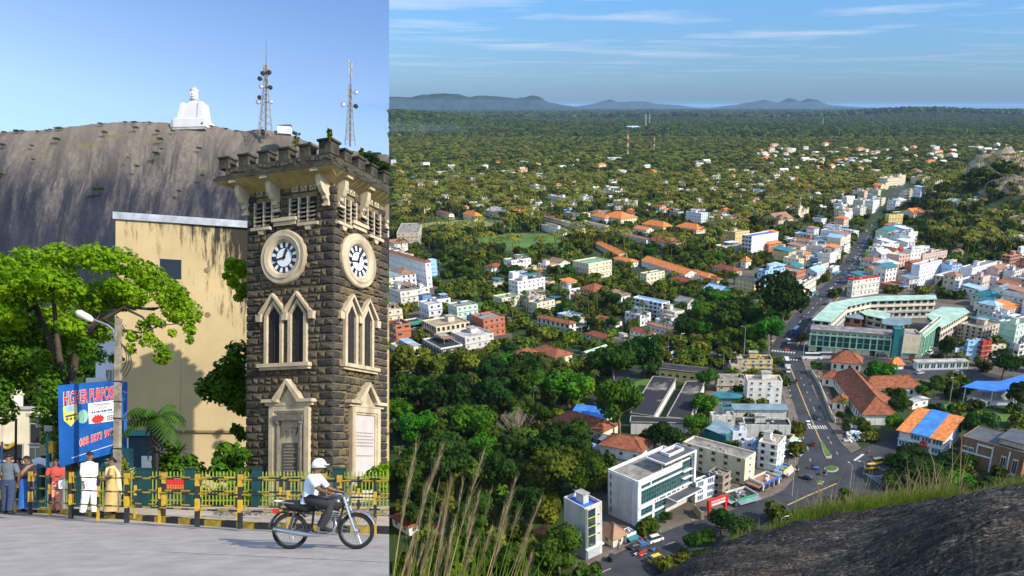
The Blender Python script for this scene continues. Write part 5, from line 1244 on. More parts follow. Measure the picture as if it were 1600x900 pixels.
# FILL: trees, houses among trees, forest
def blocked(x,y,rr=0.0):
 p=Vector((x,y,0))
 for cx_,cy__,dx,dy,w2,d2 in BUILT:
  v=Vector((x-cx_,y-cy__,0))
  if abs(v.dot(dx))<w2+rr and abs(v.dot(dy))<d2+rr:return True
 return False
ROADP=[tuple(G(*p)[:2])for p in roadA]
KEEP=[[tuple(G(*p)[:2])for p in P]for P in([(638,349),(700,343),(790,343),(792,358),(720,364),(648,364)],[(742,372),(800,364),(884,366),(892,376),(860,394),(785,394),(745,382)],[(1250,560),(1300,560),(1345,700),(1330,707),(1293,659)],[(984,592),(1105,592),(1080,662),(980,662)],[(955,588),(990,575),(1000,585),(965,620),(935,650),(915,640),(930,612)],[(1300,555),(1440,575),(1440,615),(1370,625),(1360,665),(1330,660)],[(1255,558),(1460,560),(1515,500),(1510,470),(1340,455),(1262,490)])]
def onroad(x,y):
 return inpoly(x,y,ROADP)or any(inpoly(x,y,P)for P in KEEP)
rt=random.Random(21)
def zone(x,y,P=None):
 if P:
  xs=[p[0]for p in P];ys_=[p[1]for p in P];a=(x-min(xs))/(max(xs)-min(xs));b=(y-min(ys_))/(max(ys_)-min(ys_))
  return ', '+('lower' if b<.25 else 'middle' if b<.6 else 'upper')+' '+('left' if a<.33 else 'centre' if a<.67 else 'right')
 px,row,_=proj(Vector((x,y,0)));return ', '+['far left','left of centre','centre','right of centre','far right'][max(0,min(4,int((px-608)/198)))]+(', near the horizon' if row<262 else ', farther out' if row<285 else ', nearer in')
placed=[]
def near(x,y,d):
 for a,b in placed:
  if(a-x)**2+(b-y)**2<d*d:return True
 return False
for lab,P,rad,ks,n in FILL:
 xs=[p[0]for p in P];ys_=[p[1]for p in P];c=0;t_=0
 while c<n and t_<4000:
  t_+=1
  x,y=rt.uniform(min(xs),max(xs)),rt.uniform(min(ys_),max(ys_))
  if not inpoly(x,y,P)or blocked(x,y,2)or onroad(x,y)or near(x,y,rad*0.8):continue
  placed.append((x,y));c+=1
  kk=rt.choice(ks);w_=TK[kk][1]
  tree((x,y),kk,rad*rt.uniform(.4,.62),w_+lab.replace('broadleaf tree','')+zone(x,y,P),group=lab.replace('broadleaf tree','trees')+', '+kk,hs=rt.uniform(.8,1.2),rt=rt)
PZ=[('coconut palm in the gardens between the villas',[(760,420),(900,440),(1000,470),(1080,500),(1060,550),(900,560),(780,500)],34),('coconut palm standing above the wood at left',[(612,600),(760,590),(900,620),(880,720),(700,760),(612,760)],16),('coconut palm in the palm groves beyond the school',[(620,300),(800,290),(1000,300),(1140,320),(1130,335),(900,330),(700,335),(620,345)],70),('coconut palm in the groves above the blue roofed hotel',[(1140,340),(1300,335),(1290,365),(1230,368),(1150,352)],26),('coconut palm on the slope below the rock outcrop',[(1440,345),(1560,345),(1590,372),(1530,385),(1450,378)],34),('coconut palm by the side of the sports fields',[(612,355),(740,365),(735,390),(660,395),(612,380)],16)]
for lab,P,n in PZ:
 P=[tuple(G(*p)[:2])for p in P];xs=[p[0]for p in P];ys_=[p[1]for p in P];c=0;t_=0
 while c<n and t_<3000:
  t_+=1
  x,y=rt.uniform(min(xs),max(xs)),rt.uniform(min(ys_),max(ys_))
  if not inpoly(x,y,P)or blocked(x,y,1)or onroad(x,y)or near(x,y,5):continue
  placed.append((x,y));c+=1
  palm((x,y),rt.uniform(7,12),lab+zone(x,y,P),group=lab.replace('coconut palm','coconut palms'),i=rt.randrange(4),rz=rt.uniform(0,6))
hm=[]
def far_house(px,row,w_,h,wc_,rk,label,kind_='hip',group=None):
 g=G(px,row);x,y=g.x,g.y
 if blocked(x,y,6)or onroad(x,y):return
 s=proj(g)[2]/F_PX
 root=empty('house',(x,y,th(x,y)),rt.uniform(0.2,0.9));tag(root,label+(zone(x,y)if group else ''),'house',group)
 W,D,H=w_*s,w_*s*0.6,h*s
 q=MB();q.box(0,W,0,D,-1,H);q.build('wall',wallm(wc_),root)
 if kind_=='flat':
  q=MB();q.box(-.3,W+.3,-.3,D+.3,H+.003,H+.4);q.build('roof',roofm(rk),root)
 else:roof_on(root,kind_,0,W,0,D,H+.13,roofm(rk),wallm(wc_))
 q=MB()
 n=max(1,int(W/4))
 for i in range(n):link('window',WM['dark'],root,M=Matrix.Translation(((i+.5)*W/n,-0.012,H*.55))@Matrix.Diagonal((1.6,1,1.5,1)))
 BUILT.append((x+W/2,y+D/2,Vector((1,0,0)),Vector((0,1,0)),W*.7,W*.7))
FH=[(951,256,20,8,'white','whitesheet','white slab house standing alone in the forest left of the red and white mast','flat'),(1060,166,3,3,'white','flatlight','tiny white tower block on the horizon','flat'),(985,207,26,4,'bluewhite','skysheet','long pale blue roofed factory in the forest','gable'),(955,196,12,3,'cream','tan','small tan factory in the forest','gable'),(1130,262,14,4,'pink','orange','far house with orange roof in the forest clearing','hip'),(1155,252,13,5,'white','flatlight','far white house right of the orange roofed one','flat'),(1172,262,15,4,'white','flatlight','low white house in the far clearing','flat'),(1088,260,9,7,'white','flatlight','far white villa with stepped top','flat'),(1053,264,12,6,'white','flatlight','far white house with dark windows','flat'),(1030,262,10,5,'white','whitesheet','far white house with sloping roof','gable'),(1120,246,10,3,'white','flatlight','pale strip house beyond the clearing','flat'),(1515,236,14,3,'cream','flatlight','pale tin roofed sheds far out at right','gable'),(1530,238,18,3,'cream','tan','tan clearing building far out at right','flat'),(1580,252,20,4,'cream','flatlight','pale houses beyond the rock at the right edge','flat'),(1425,240,12,3,'white','flatlight','far white house in the forest at right','flat'),(1365,276,22,9,'cream','tan','cream block at the end of the straight road','flat'),(1233,250,8,3,'cream','tan','tiny cream house in the far forest','flat'),(812,258,16,5,'white','flatlight','pale house standing behind the twin block','flat'),(880,256,10,5,'white','flatlight','pale house left of the slab house','flat'),(900,257,12,5,'cream','tan','tan roofed house left of the slab house','hip'),(612,265,8,14,'bluewhite','flatlight','pale blue narrow house at the left edge of the forest','flat'),(652,290,14,6,'bluewhite','skysheet','pale house with blue roof at the left edge','gable')]
for f in FH:far_house(f[0],f[1],f[2],f[3],f[4],f[5],f[6],f[7])
specks=0
ZS=[((620,262),(1140,300)),((620,300),(1140,335)),((1140,262),(1350,330)),((1180,235),(1600,262))]
for k in range(330):
 a,b=ZS[rt.randrange(4)]
 px,row=rt.uniform(a[0],b[0]),rt.uniform(a[1],b[1])
 orange=rt.random()<0.22
 far_house(px,row,rt.uniform(7,14),rt.uniform(5,9.5),rt.choice(['white','white','cream','cream','bluewhite']),'orange' if orange else rt.choice(['flatlight','tan','whitesheet']),'small orange roofed house half hidden in the far palms' if orange else 'small pale house half hidden in the far palms','hip' if orange else rt.choice(['flat','gable']),group='orange roofed houses scattered in the far palms' if orange else 'pale houses scattered in the far palms')
Q_=[('shop house left of the main road',[(1225,375),(1330,378),(1345,350),(1350,372),(1322,425),(1285,455),(1262,470),(1215,425)],30,52),('shop house right of the main road',[(1362,372),(1400,360),(1430,400),(1425,455),(1345,452),(1335,440),(1352,405)],34,30),('shop house near the right edge',[(1475,430),(1610,425),(1630,560),(1575,545),(1520,500),(1515,470),(1470,455)],46,38),('house by the far end of the main road',[(1335,300),(1398,290),(1370,325),(1345,360),(1300,372),(1290,345)],22,45),('house in the quarter at the left edge',[(608,395),(650,400),(665,470),(740,500),(800,540),(740,562),(608,565)],16,38),('house in the central gardens',[(760,425),(870,410),(905,450),(1000,460),(1060,500),(1040,540),(940,545),(880,500),(780,470)],22,42),('house near the orange roofed school',[(700,335),(850,335),(950,325),(1130,325),(1225,345),(1140,372),(1110,345),(860,342)],26,38),('roadside house right of the far main road',[(1400,312),(1440,330),(1450,350),(1400,358),(1380,352)],8,30)]
cw={'white':'white','bluewhite':'bluish white','cream':'cream','beige':'beige','grey':'grey','yellow':'yellow','weathered':'weathered','pink':'pinkish beige','paleblue':'light blue','brick':'brick coloured','mint':'mint green'}
rw={'flatgrey':'grey flat roof','flatdark':'black flat roof','flatlight':'pale flat roof','tan':'tan flat roof','rust':'rusty roof','skysheet':'sky blue roof','orange':'orange roof','terracotta':'terracotta roof','bluegrey':'grey sheet roof','whitesheet':'white sheet roof','tealsheet':'teal roof'}
usedlab={}
for lab,P,n,yw in Q_:
 PP_=[tuple(G(*p)[:2])for p in P];xs=[p[0]for p in PP_];ys_=[p[1]for p in PP_];c=0;t_=0
 while c<n and t_<2500:
  t_+=1
  x,y=rt.uniform(min(xs),max(xs)),rt.uniform(min(ys_),max(ys_))
  if not inpoly(x,y,PP_):continue
  px,row,d=proj(Vector((x,y,0)))
  s=F_PX/d
  if blocked(x,y,4.2)or onroad(x,y):continue
  wm_,dm=rt.uniform(7,13),rt.uniform(7,14)
  hh=rt.choice([3.5,6.2,6.5,9.3,9.5,12])if 'garden' not in lab and 'school' not in lab else rt.choice([3.5,3.8,6.2])
  ya=R(yw);dr=Vector((math.cos(ya),math.sin(ya),0));dl=Vector((-dr.y,dr.x,0))
  B0=Vector((x,y,0))-dr*wm_/2-dl*dm/2
  if any(onroad(*(Vector((x,y,0))+dr*a*(wm_/2+1)+dl*b*(dm/2+1))[:2])for a in(-1,0,1)for b in(-1,0,1)):continue
  if any(blocked(*(Vector((x,y,0))+dr*a*wm_/2+dl*b*dm/2)[:2],-1.0)for a in(-1,1)for b in(-1,1)):continue
  bp,br_,_=proj(B0)
  wpx=proj(B0+dr*wm_)[0]-bp;lpx=bp-proj(B0+dl*dm)[0];hpx=br_-proj(B0+Vector((0,0,hh)))[1]
  wc_=rt.choice(['white','white','white','bluewhite','bluewhite','cream','cream','beige','grey','weathered','weathered','pink','yellow','paleblue','brick','mint'])
  if hh<6.3 and('garden' in lab or 'school' in lab):rk=rt.choice(['terracotta','orange','rust','flatlight','flatgrey'])
  else:rk=rt.choice(['flatgrey','flatdark','flatgrey','rust','flatlight','flatlight','tan','flatgrey','rust','skysheet','orange','terracotta','bluegrey','whitesheet','tealsheet'])
  kd='flat' if rk in('flatgrey','flatdark','flatlight','tan')else rt.choice(['gable','hip','shed','flat'])
  st={3:'low',6:'two storey',9:'three storey',12:'tall'}[int(hh)]
  L_=('%s %s %s, %s'%(st,cw[wc_],lab,rw[rk])).replace(' in the quarter','')
  k_=usedlab.get(L_,0);usedlab[L_]=k_+1
  if k_:continue
  bld(bp,br_,max(lpx,2),max(wpx,2),hpx,yw+rt.uniform(-5,5),wc_,(kd,rk),L_,name='shop_house',wmax=14,shop=1 if rt.random()<.6 else False,win=rt.choice(['std','dark','blue','brick']),storeys=max(1,int(hh/3)))
  c+=1
def smoke():
 g=G(655,214);q=MB();r=random.Random(4)
 for k in range(9):
  q.M=Matrix.Translation((g.x+k*34-130+r.uniform(-15,15),g.y+r.uniform(-30,30),26+r.uniform(-6,14)-k*1.5))@Matrix.Diagonal((r.uniform(50,85),r.uniform(40,60),r.uniform(12,24),1));q.lathe([(.02,-1),(.6,-.8),(.95,-.3),(1,.1),(.8,.6),(.4,.92),(.02,1)],12);q.M=None
 o=q.build('smoke',());m_=bpy.data.materials.new('smoke');m_.use_nodes=True;t=m_.node_tree;t.nodes.remove(t.nodes['Principled BSDF']);pv=t.nodes.new('ShaderNodeVolumePrincipled');pv.inputs['Color'].default_value=(.75,.85,1,1);pv.inputs['Density'].default_value=.0011;t.links.new(pv.outputs[0],t.nodes['Material Output'].inputs['Volume']);o.data.materials.append(m_)
 tag(o,'thin bluish smoke drifting over the trees at the far left',None,None,'stuff')
smoke()
# the remaining trees as one mass: geometry-node instances of a few low crowns on points
def low_crown(seed,palm_=False):
 r=random.Random(seed);mm=MB()
 if palm_:
  for k in range(11):
   a=2*PI*k/11+r.uniform(-.2,.2);d=Vector((math.cos(a),math.sin(a),0));s=Vector((-d.y,d.x,0))*.16;u=r.uniform(.0,.35)
   mm.add([Vector((0,0,.9)),d*.55+s+Vector((0,0,.95+u*.7)),d*1.0+Vector((0,0,.55+u)),d*.55-s+Vector((0,0,.95+u*.7))],[(0,1,2,3)])
  mm.tube([(0,0,-1.2),(0.08,0,.9)],[.05,.04],4)
  return mm
 C=[(Vector((r.uniform(-.5,.5),r.uniform(-.5,.5),r.uniform(0.15,.75))),r.uniform(.3,.5))for _ in range(7)]
 for k in range(330):
  c,rad=C[k%7]
  n=Vector((r.gauss(0,1),r.gauss(0,1),r.gauss(0,1)+.4)).normalized()
  p=c+n*rad*r.uniform(.75,1.05)
  d=(n+Vector((r.gauss(0,.35),r.gauss(0,.35),r.gauss(0,.35)))).normalized()
  u=d.cross(Vector((.3,.5,.8))).normalized();v=d.cross(u);s=r.uniform(.10,.20)
  mm.add([p-u*s,p-v*s,p+u*s,p+v*s*.9+d*s*.3],[(0,1,2),(0,2,3)])
 return mm
def forest(name,pts,meshes,smin,smax,label,ax=1.0):
 hid=bpy.data.collections.new(name+'_kinds')
 for m_ in meshes:
  hid.objects.link(bpy.data.objects.new(name+'_kind',m_))
 me=bpy.data.meshes.new(name);me.from_pydata(pts,[],[])
 o=bpy.data.objects.new(name,me);col.objects.link(o)
 ng=bpy.data.node_groups.new(name,'GeometryNodeTree')
 ng.interface.new_socket('Geometry',in_out='INPUT',socket_type='NodeSocketGeometry')
 ng.interface.new_socket('Geometry',in_out='OUTPUT',socket_type='NodeSocketGeometry')
 A=ng.nodes.new;L=ng.links.new
 gi,go=A('NodeGroupInput'),A('NodeGroupOutput')
 ci=A('GeometryNodeCollectionInfo');ci.inputs[0].default_value=hid;ci.inputs[1].default_value=True;ci.inputs[2].default_value=True
 io=A('GeometryNodeInstanceOnPoints');io.inputs['Pick Instance'].default_value=True
 m2p=A('GeometryNodeMeshToPoints');L(gi.outputs[0],m2p.inputs[0])
 L(m2p.outputs[0],io.inputs['Points']);L(ci.outputs[0],io.inputs['Instance'])
 rv=A('FunctionNodeRandomValue');rv.data_type='FLOAT_VECTOR';rv.inputs[0].default_value=(-.08,-.08,0);rv.inputs[1].default_value=(.08,.08,6.28)
 L(rv.outputs[0],io.inputs['Rotation'])
 rs=A('FunctionNodeRandomValue');rs.data_type='FLOAT';rs.inputs[2].default_value=smin;rs.inputs[3].default_value=smax
 L(rs.outputs[1],io.inputs['Scale'])
 ri=A('FunctionNodeRandomValue');ri.data_type='INT';ri.inputs[4].default_value=0;ri.inputs[5].default_value=len(meshes)-1
 L(ri.outputs[2],io.inputs['Instance Index'])
 L(io.outputs[0],go.inputs[0])
 md=o.modifiers.new('trees','NODES');md.node_group=ng
 tag(o,label,None,None,'stuff')
 return o
M_ff=foliage('forest_leaf',(0.009,0.028,0.003),(0.115,0.165,0.012),scale=0.5,objvar=0.65,transl=0.15)
M_fp=foliage('forest_palm',(0.026,0.048,0.005),(0.22,0.215,0.025),scale=0.5,objvar=0.4,transl=0.15)
lowB=[low_crown(s).mesh('forest_crown',M_ff)for s in range(4)]
lowP=[low_crown(s,True).mesh('forest_palm_crown',M_fp)for s in range(4,7)]
def scatter(y0,y1,step,jit,seed,drop=0.0,test=None,nearonly=False):
 r=random.Random(seed);pts=[]
 y=y0
 while y<y1:
  dd=y*math.cos(PITCH)+HCAM*math.sin(PITCH)
  x=DIV*dd+step*0.6
  xe=((1640-PX0)/F_PX)*dd
  while x<xe:
   X,Y=x+r.uniform(-jit,jit),y+r.uniform(-jit,jit)
   if(Vector((X,Y,0))-CAM).dot(PN)>step*0.5 and r.random()>drop and(test is None or test(X,Y)):
    pts.append((X,Y,th(X,Y)))
   x+=step
  y+=step
 return pts
TOWN=[[tuple(G(*p)[:2])for p in P]for P in([(1130,395),(1225,345),(1300,330),(1420,275),(1440,300),(1450,385),(1560,425),(1640,430),(1640,640),(1250,600),(1200,560),(1195,480),(1130,465)],[(600,430),(660,380),(720,430),(740,470),(870,500),(800,560),(600,565)],[(850,345),(1110,345),(1110,372),(1090,392),(1010,390),(950,372),(850,372)],[(890,390),(1010,395),(1120,430),(1100,455),(990,430),(900,440)],[(1040,620),(1240,590),(1260,760),(1100,830),(880,900),(880,780),(1000,690)],[(1250,560),(1640,560),(1640,800),(1150,840),(1240,760)])]
def intown(x,y):return any(inpoly(x,y,P)for P in TOWN)
def ok_near(x,y):
 return not intown(x,y)and not onroad(x,y)and not blocked(x,y,2.5)and not near(x,y,3.5)and y>165
def ok_mid(x,y):
 return not blocked(x,y,1.5)and not intown(x,y)and not onroad(x,y)
p0=scatter(166,620,6.5,2.6,1,0.18,ok_near)+scatter(166,1000,7.5,3.5,9,0.45,lambda x,y:intown(x,y)and not onroad(x,y)and not blocked(x,y,1.6)and not near(x,y,3))
p1=scatter(620,1300,8.4,3.8,2,0.12,ok_mid)
p2=scatter(1300,3000,12.5,6,3,0.12,lambda x,y:not blocked(x,y,3))
p3=scatter(3000,7000,24,10,4,0.05)
p4=scatter(7000,17000,60,25,5,0.05)
rt.shuffle(p1)
nP=int(len(p1)*0.48)
forest('forest_undergrowth',[p for p in p0],lowB,3.2,5.2,'green undergrowth and small trees filling the gaps of the town')
forest('forest_near',p1[nP:],lowB,3.6,8.0,'mass of broadleaf trees beyond the town')
forest('forest_palms',[(x,y,z+8)for x,y,z in p1[:nP]],lowP,4.8,7.4,'mass of palm crowns beyond the town')
forest('forest_middle',p2,lowB+lowP[:2],5.5,11.5,'forest of the middle distance')
forest('forest_far',p3,lowB,12,19,'far forest')
forest('forest_horizon',p4,lowB,30,46,'forest towards the horizon')
print('POINTS',len(p0),len(p1),len(p2),len(p3),len(p4),tree_count,BN)
# THE STREET SIDE
def Lroot(name,p,rz=0.0,label=None,cat=None,group=None,kind=None):
 o=empty(name,p,rz,mw=LM);LEFT.add(o);tag(o,label,cat,group,kind);return o
def Lmesh(mb,name,mats,label=None,cat=None,group=None,kind=None,smooth=False,p=(0,0,0),rz=0.0):
 o=mb.build(name,mats,smooth=smooth);o.matrix_world=LM@Matrix.Translation(p)@Matrix.Rotation(rz,4,'Z');LEFT.add(o);tag(o,label,cat,group,kind);return o
def lproj(p):return proj(LM@Vector(p))
KERB=[(-140,790),(0,797),(100,804),(200,812.5),(300,820.5),(400,827),(520,832),(640,836),(800,842)]
KP=[LG(*p)for p in KERB]
def kerb_y(x):
 for a,b in zip(KP,KP[1:]):
  if x<=b.x:return a.y+(b.y-a.y)*(x-a.x)/(b.x-a.x)
 return KP[-1].y
M_street=material('street_asphalt',(0.39,0.35,0.32),rough=0.9,col2=(0.28,0.255,0.24),scale=1.6,bump=0.008,bscale=60,detail=14)
q=MB()
q.v=[(p.x,p.y,0)for p in KP]+[(p.x*0.02-8+16*i/8,1.5,0)for i,p in enumerate(KP)]
n=len(KP)
for i in range(n-1):q.f.append((n+i,n+i+1,i+1,i));q.m.append(0)
Lmesh(q,'road',M_street,'pale worn asphalt street in front of the railings',kind='structure')
q=MB()
for off0,off1,z_ in((0.02,0.55,.004),):
 for i in range(n-1):
  a,b=KP[i],KP[i+1]
  q.quad((a.x,a.y-off0,z_),(a.x,a.y-off1-.25*math.sin(i),z_),(b.x,b.y-off1-.25*math.sin(i+1),z_),(b.x,b.y-off0,z_))
Lmesh(q,'dust_strip',material('road_dust',(0.42,0.36,0.29),var=.2,scale=2),'sandy dust gathered along the kerb',kind='structure')
q=MB();A,Bq=LG(250,862),LG(640,880)
q.quad((A.x,A.y-.03,.006),(Bq.x,Bq.y-.03,.006),(Bq.x,Bq.y+.05,.006),(A.x,A.y+.05,.006))
Lmesh(q,'road_line',material('faded_line',(0.42,0.38,0.33),var=.3,scale=6),'faded pale line on the street',kind='structure')
q=MB()
q.v=[(p.x,p.y+.16,.13)for p in KP]+[(p.x*1.25,27.2,.13)for p in KP]
for i in range(n-1):q.f.append((i,i+1,n+i+1,n+i));q.m.append(0)
Lmesh(q,'pavement',material('street_pavement',(0.46,0.38,0.30),var=.22,scale=1.2,bump=.005,bscale=20),'pale sandy pavement behind the striped kerb',kind='structure')
q=MB();q.v=[(-140,27.0,.10),(60,27.0,.10),(60,250,.10),(-140,250,.10)];q.f=[(0,1,2,3)];q.m=[0]
Lmesh(q,'garden_soil',material('garden_soil',(0.10,0.10,0.05),var=.4,scale=.5),'soil and weeds behind the picket fence',kind='structure')
M_ky=material('kerb_yellow',(0.52,0.34,0.03),rough=.8,var=.35,scale=5,bump=.01,bscale=12);M_kb=material('kerb_black',(0.035,0.036,0.038),rough=.8,var=.35,scale=5,bump=.01,bscale=12)
kr=Lroot('kerb',(0,0,0),kind='structure',label='kerb painted in alternating yellow and black stones')
sq=MB();sq.box(-.5,.5,0,.16,-.05,.155);sq.add([(-.5,0.03,.17),(.5,.03,.17),(.5,.16,.17),(-.5,.16,.17)],[(0,1,2,3)])
SK=[sq.mesh('kerb_stone',M_ky),sq.mesh('kerb_stone',M_kb)]
x=KP[0].x;k=0;rk=random.Random(5)
while x<KP[-2].x:
 w_=.62 if x<-14 else.55;w_*=rk.uniform(.85,1.15)
 y0,y1=kerb_y(x),kerb_y(x+w_)
 ln=math.hypot(w_,y1-y0)
 link('kerb_stone',SK[k%2],kr,M=Matrix.Translation((x+w_/2,(y0+y1)/2,rk.uniform(-.01,.01)))@Matrix.Rotation(math.atan2(y1-y0,w_),4,'Z')@Matrix.Diagonal((ln*.985,1,1,1)))
 x+=w_;k+=1
# striped railings
M_ry=material('rail_yellow',(0.46,0.29,0.03),rough=.5,var=.3,scale=6);M_rb=material('rail_black',(0.025,0.027,0.03),rough=.5,var=.3,scale=6)
def railing(posts,label,off=0.0,zr=(.34,.72,1.08),thin=.045,seed=0):
 root=Lroot('guard_railing',(0,0,0),label=label,cat='railing');r=random.Random(seed)
 P=[]
 for px,row,fat in posts:
  g=LG(px,row,.13);P.append((g,fat))
 for g,fat in P:
  q=MB();w_=.045 if fat else.027;hh=1.22 if fat else 1.14;nb=4
  for b in range(nb):q.box(-w_,w_,-w_,w_,hh*b/nb-(.08 if b==0 else 0),hh*(b+1)/nb-.001,(b+(1 if fat else 0))%2)
  if fat:q.box(-w_*1.25,w_*1.25,-w_*1.25,w_*1.25,hh,hh+.03,1)
  q.build('post',(M_ry,M_rb),root,loc=g)
 for(a,_),(b,_)in zip(P,P[1:]):
  for zz in zr:
   q=MB();d=b-a;L=d.length;nb=max(2,round(L/.33))
   for k in range(nb):
    p0,p1=a+d*(k/nb),a+d*((k+1)/nb)
    q.tube([(p0.x,p0.y,p0.z+zz),(p1.x,p1.y,p1.z+zz)],thin*.52,6,k%2,k in(0,nb-1))
   q.build('rail',(M_ry,M_rb),root)
 return root
railing([(-40,792,0),(2,795,1),(24,797.5,0),(47,800,1),(78,803,0),(111,806,1),(153,809.5,0),(198,812,1),(249,814.5,0),(308,818,1),(375,821,1),(450,824,0),(530,827,1),(586,829,0),(650,832,1)],'yellow and black banded railing along the kerb')
railing([(211,806,0),(255,808,1),(312,810,0),(370,811,0),(438,813,0),(505,815,1),(560,817,0),(630,819,0)],'second yellow and black railing set back behind the first',seed=3)
# green picket fence
M_pick=material('picket_green',(0.22,0.29,0.05),rough=.6,var=.25,scale=3);M_pteal=material('fence_post_teal',(0.006,0.045,0.048),rough=.6,var=.25,scale=3)
fence=Lroot('picket_fence',(0,0,.1),label='yellow green picket fence with square teal posts behind the railings',cat='fence')
YF=26.6
pk=MB();pk.box(-.016,.016,-.012,.012,0,1.16);pk.add([(-.016,-.012,1.16),(.016,-.012,1.16),(.016,.012,1.16),(-.016,.012,1.16),(0,0,1.23)],[(0,1,4),(1,2,4),(2,3,4),(3,0,4)])
PK=pk.mesh('picket',M_pick)
x0=LP(48,760,YF).x;x1=LP(612,760,YF).x;x=x0
while x<x1:
 link('picket',PK,fence,(x,YF,0));x+=.118 if x>-17 else.10
for zz in(.22,1.0):
 q=MB();q.box(x0,x1,YF+.013,YF+.04,zz,zz+.045);q.build('fence_rail',M_pick,fence)
for px,w_ in((64,.16),(125,.16),(176,.16),(225,.42),(297,.24),(401,.24),(530,.36)):
 g=LP(px,760,YF);q=MB();q.box(-w_/2,w_/2,-.1,.1,-.1,1.28);q.box(-w_/2-.02,w_/2+.02,-.12,.12,1.281,1.33);q.build('fence_post',M_pteal,fence,loc=(g.x,YF,0))
g=LP(276,760,YF);q=MB()
bn=Lroot('banner',(g.x,YF-.04,.1),label='small red and yellow patterned banner tied to the picket fence',cat='banner')
q.box(-.3,.3,-.01,0,.62,.95);q.build('cloth',PAINT['red']if False else material('banner_red',(.5,.03,.03),rough=.8,var=.1),bn)
q=MB()
for k in range(7):
 for j in range(2):q.lathe([(.001,0),(.03,0.0)],5)if False else q.box(-.28+k*.085,-.24+k*.085,-.016,-.011,.64+j*.07,.69+j*.07)
q.build('pattern',M_ry,bn)
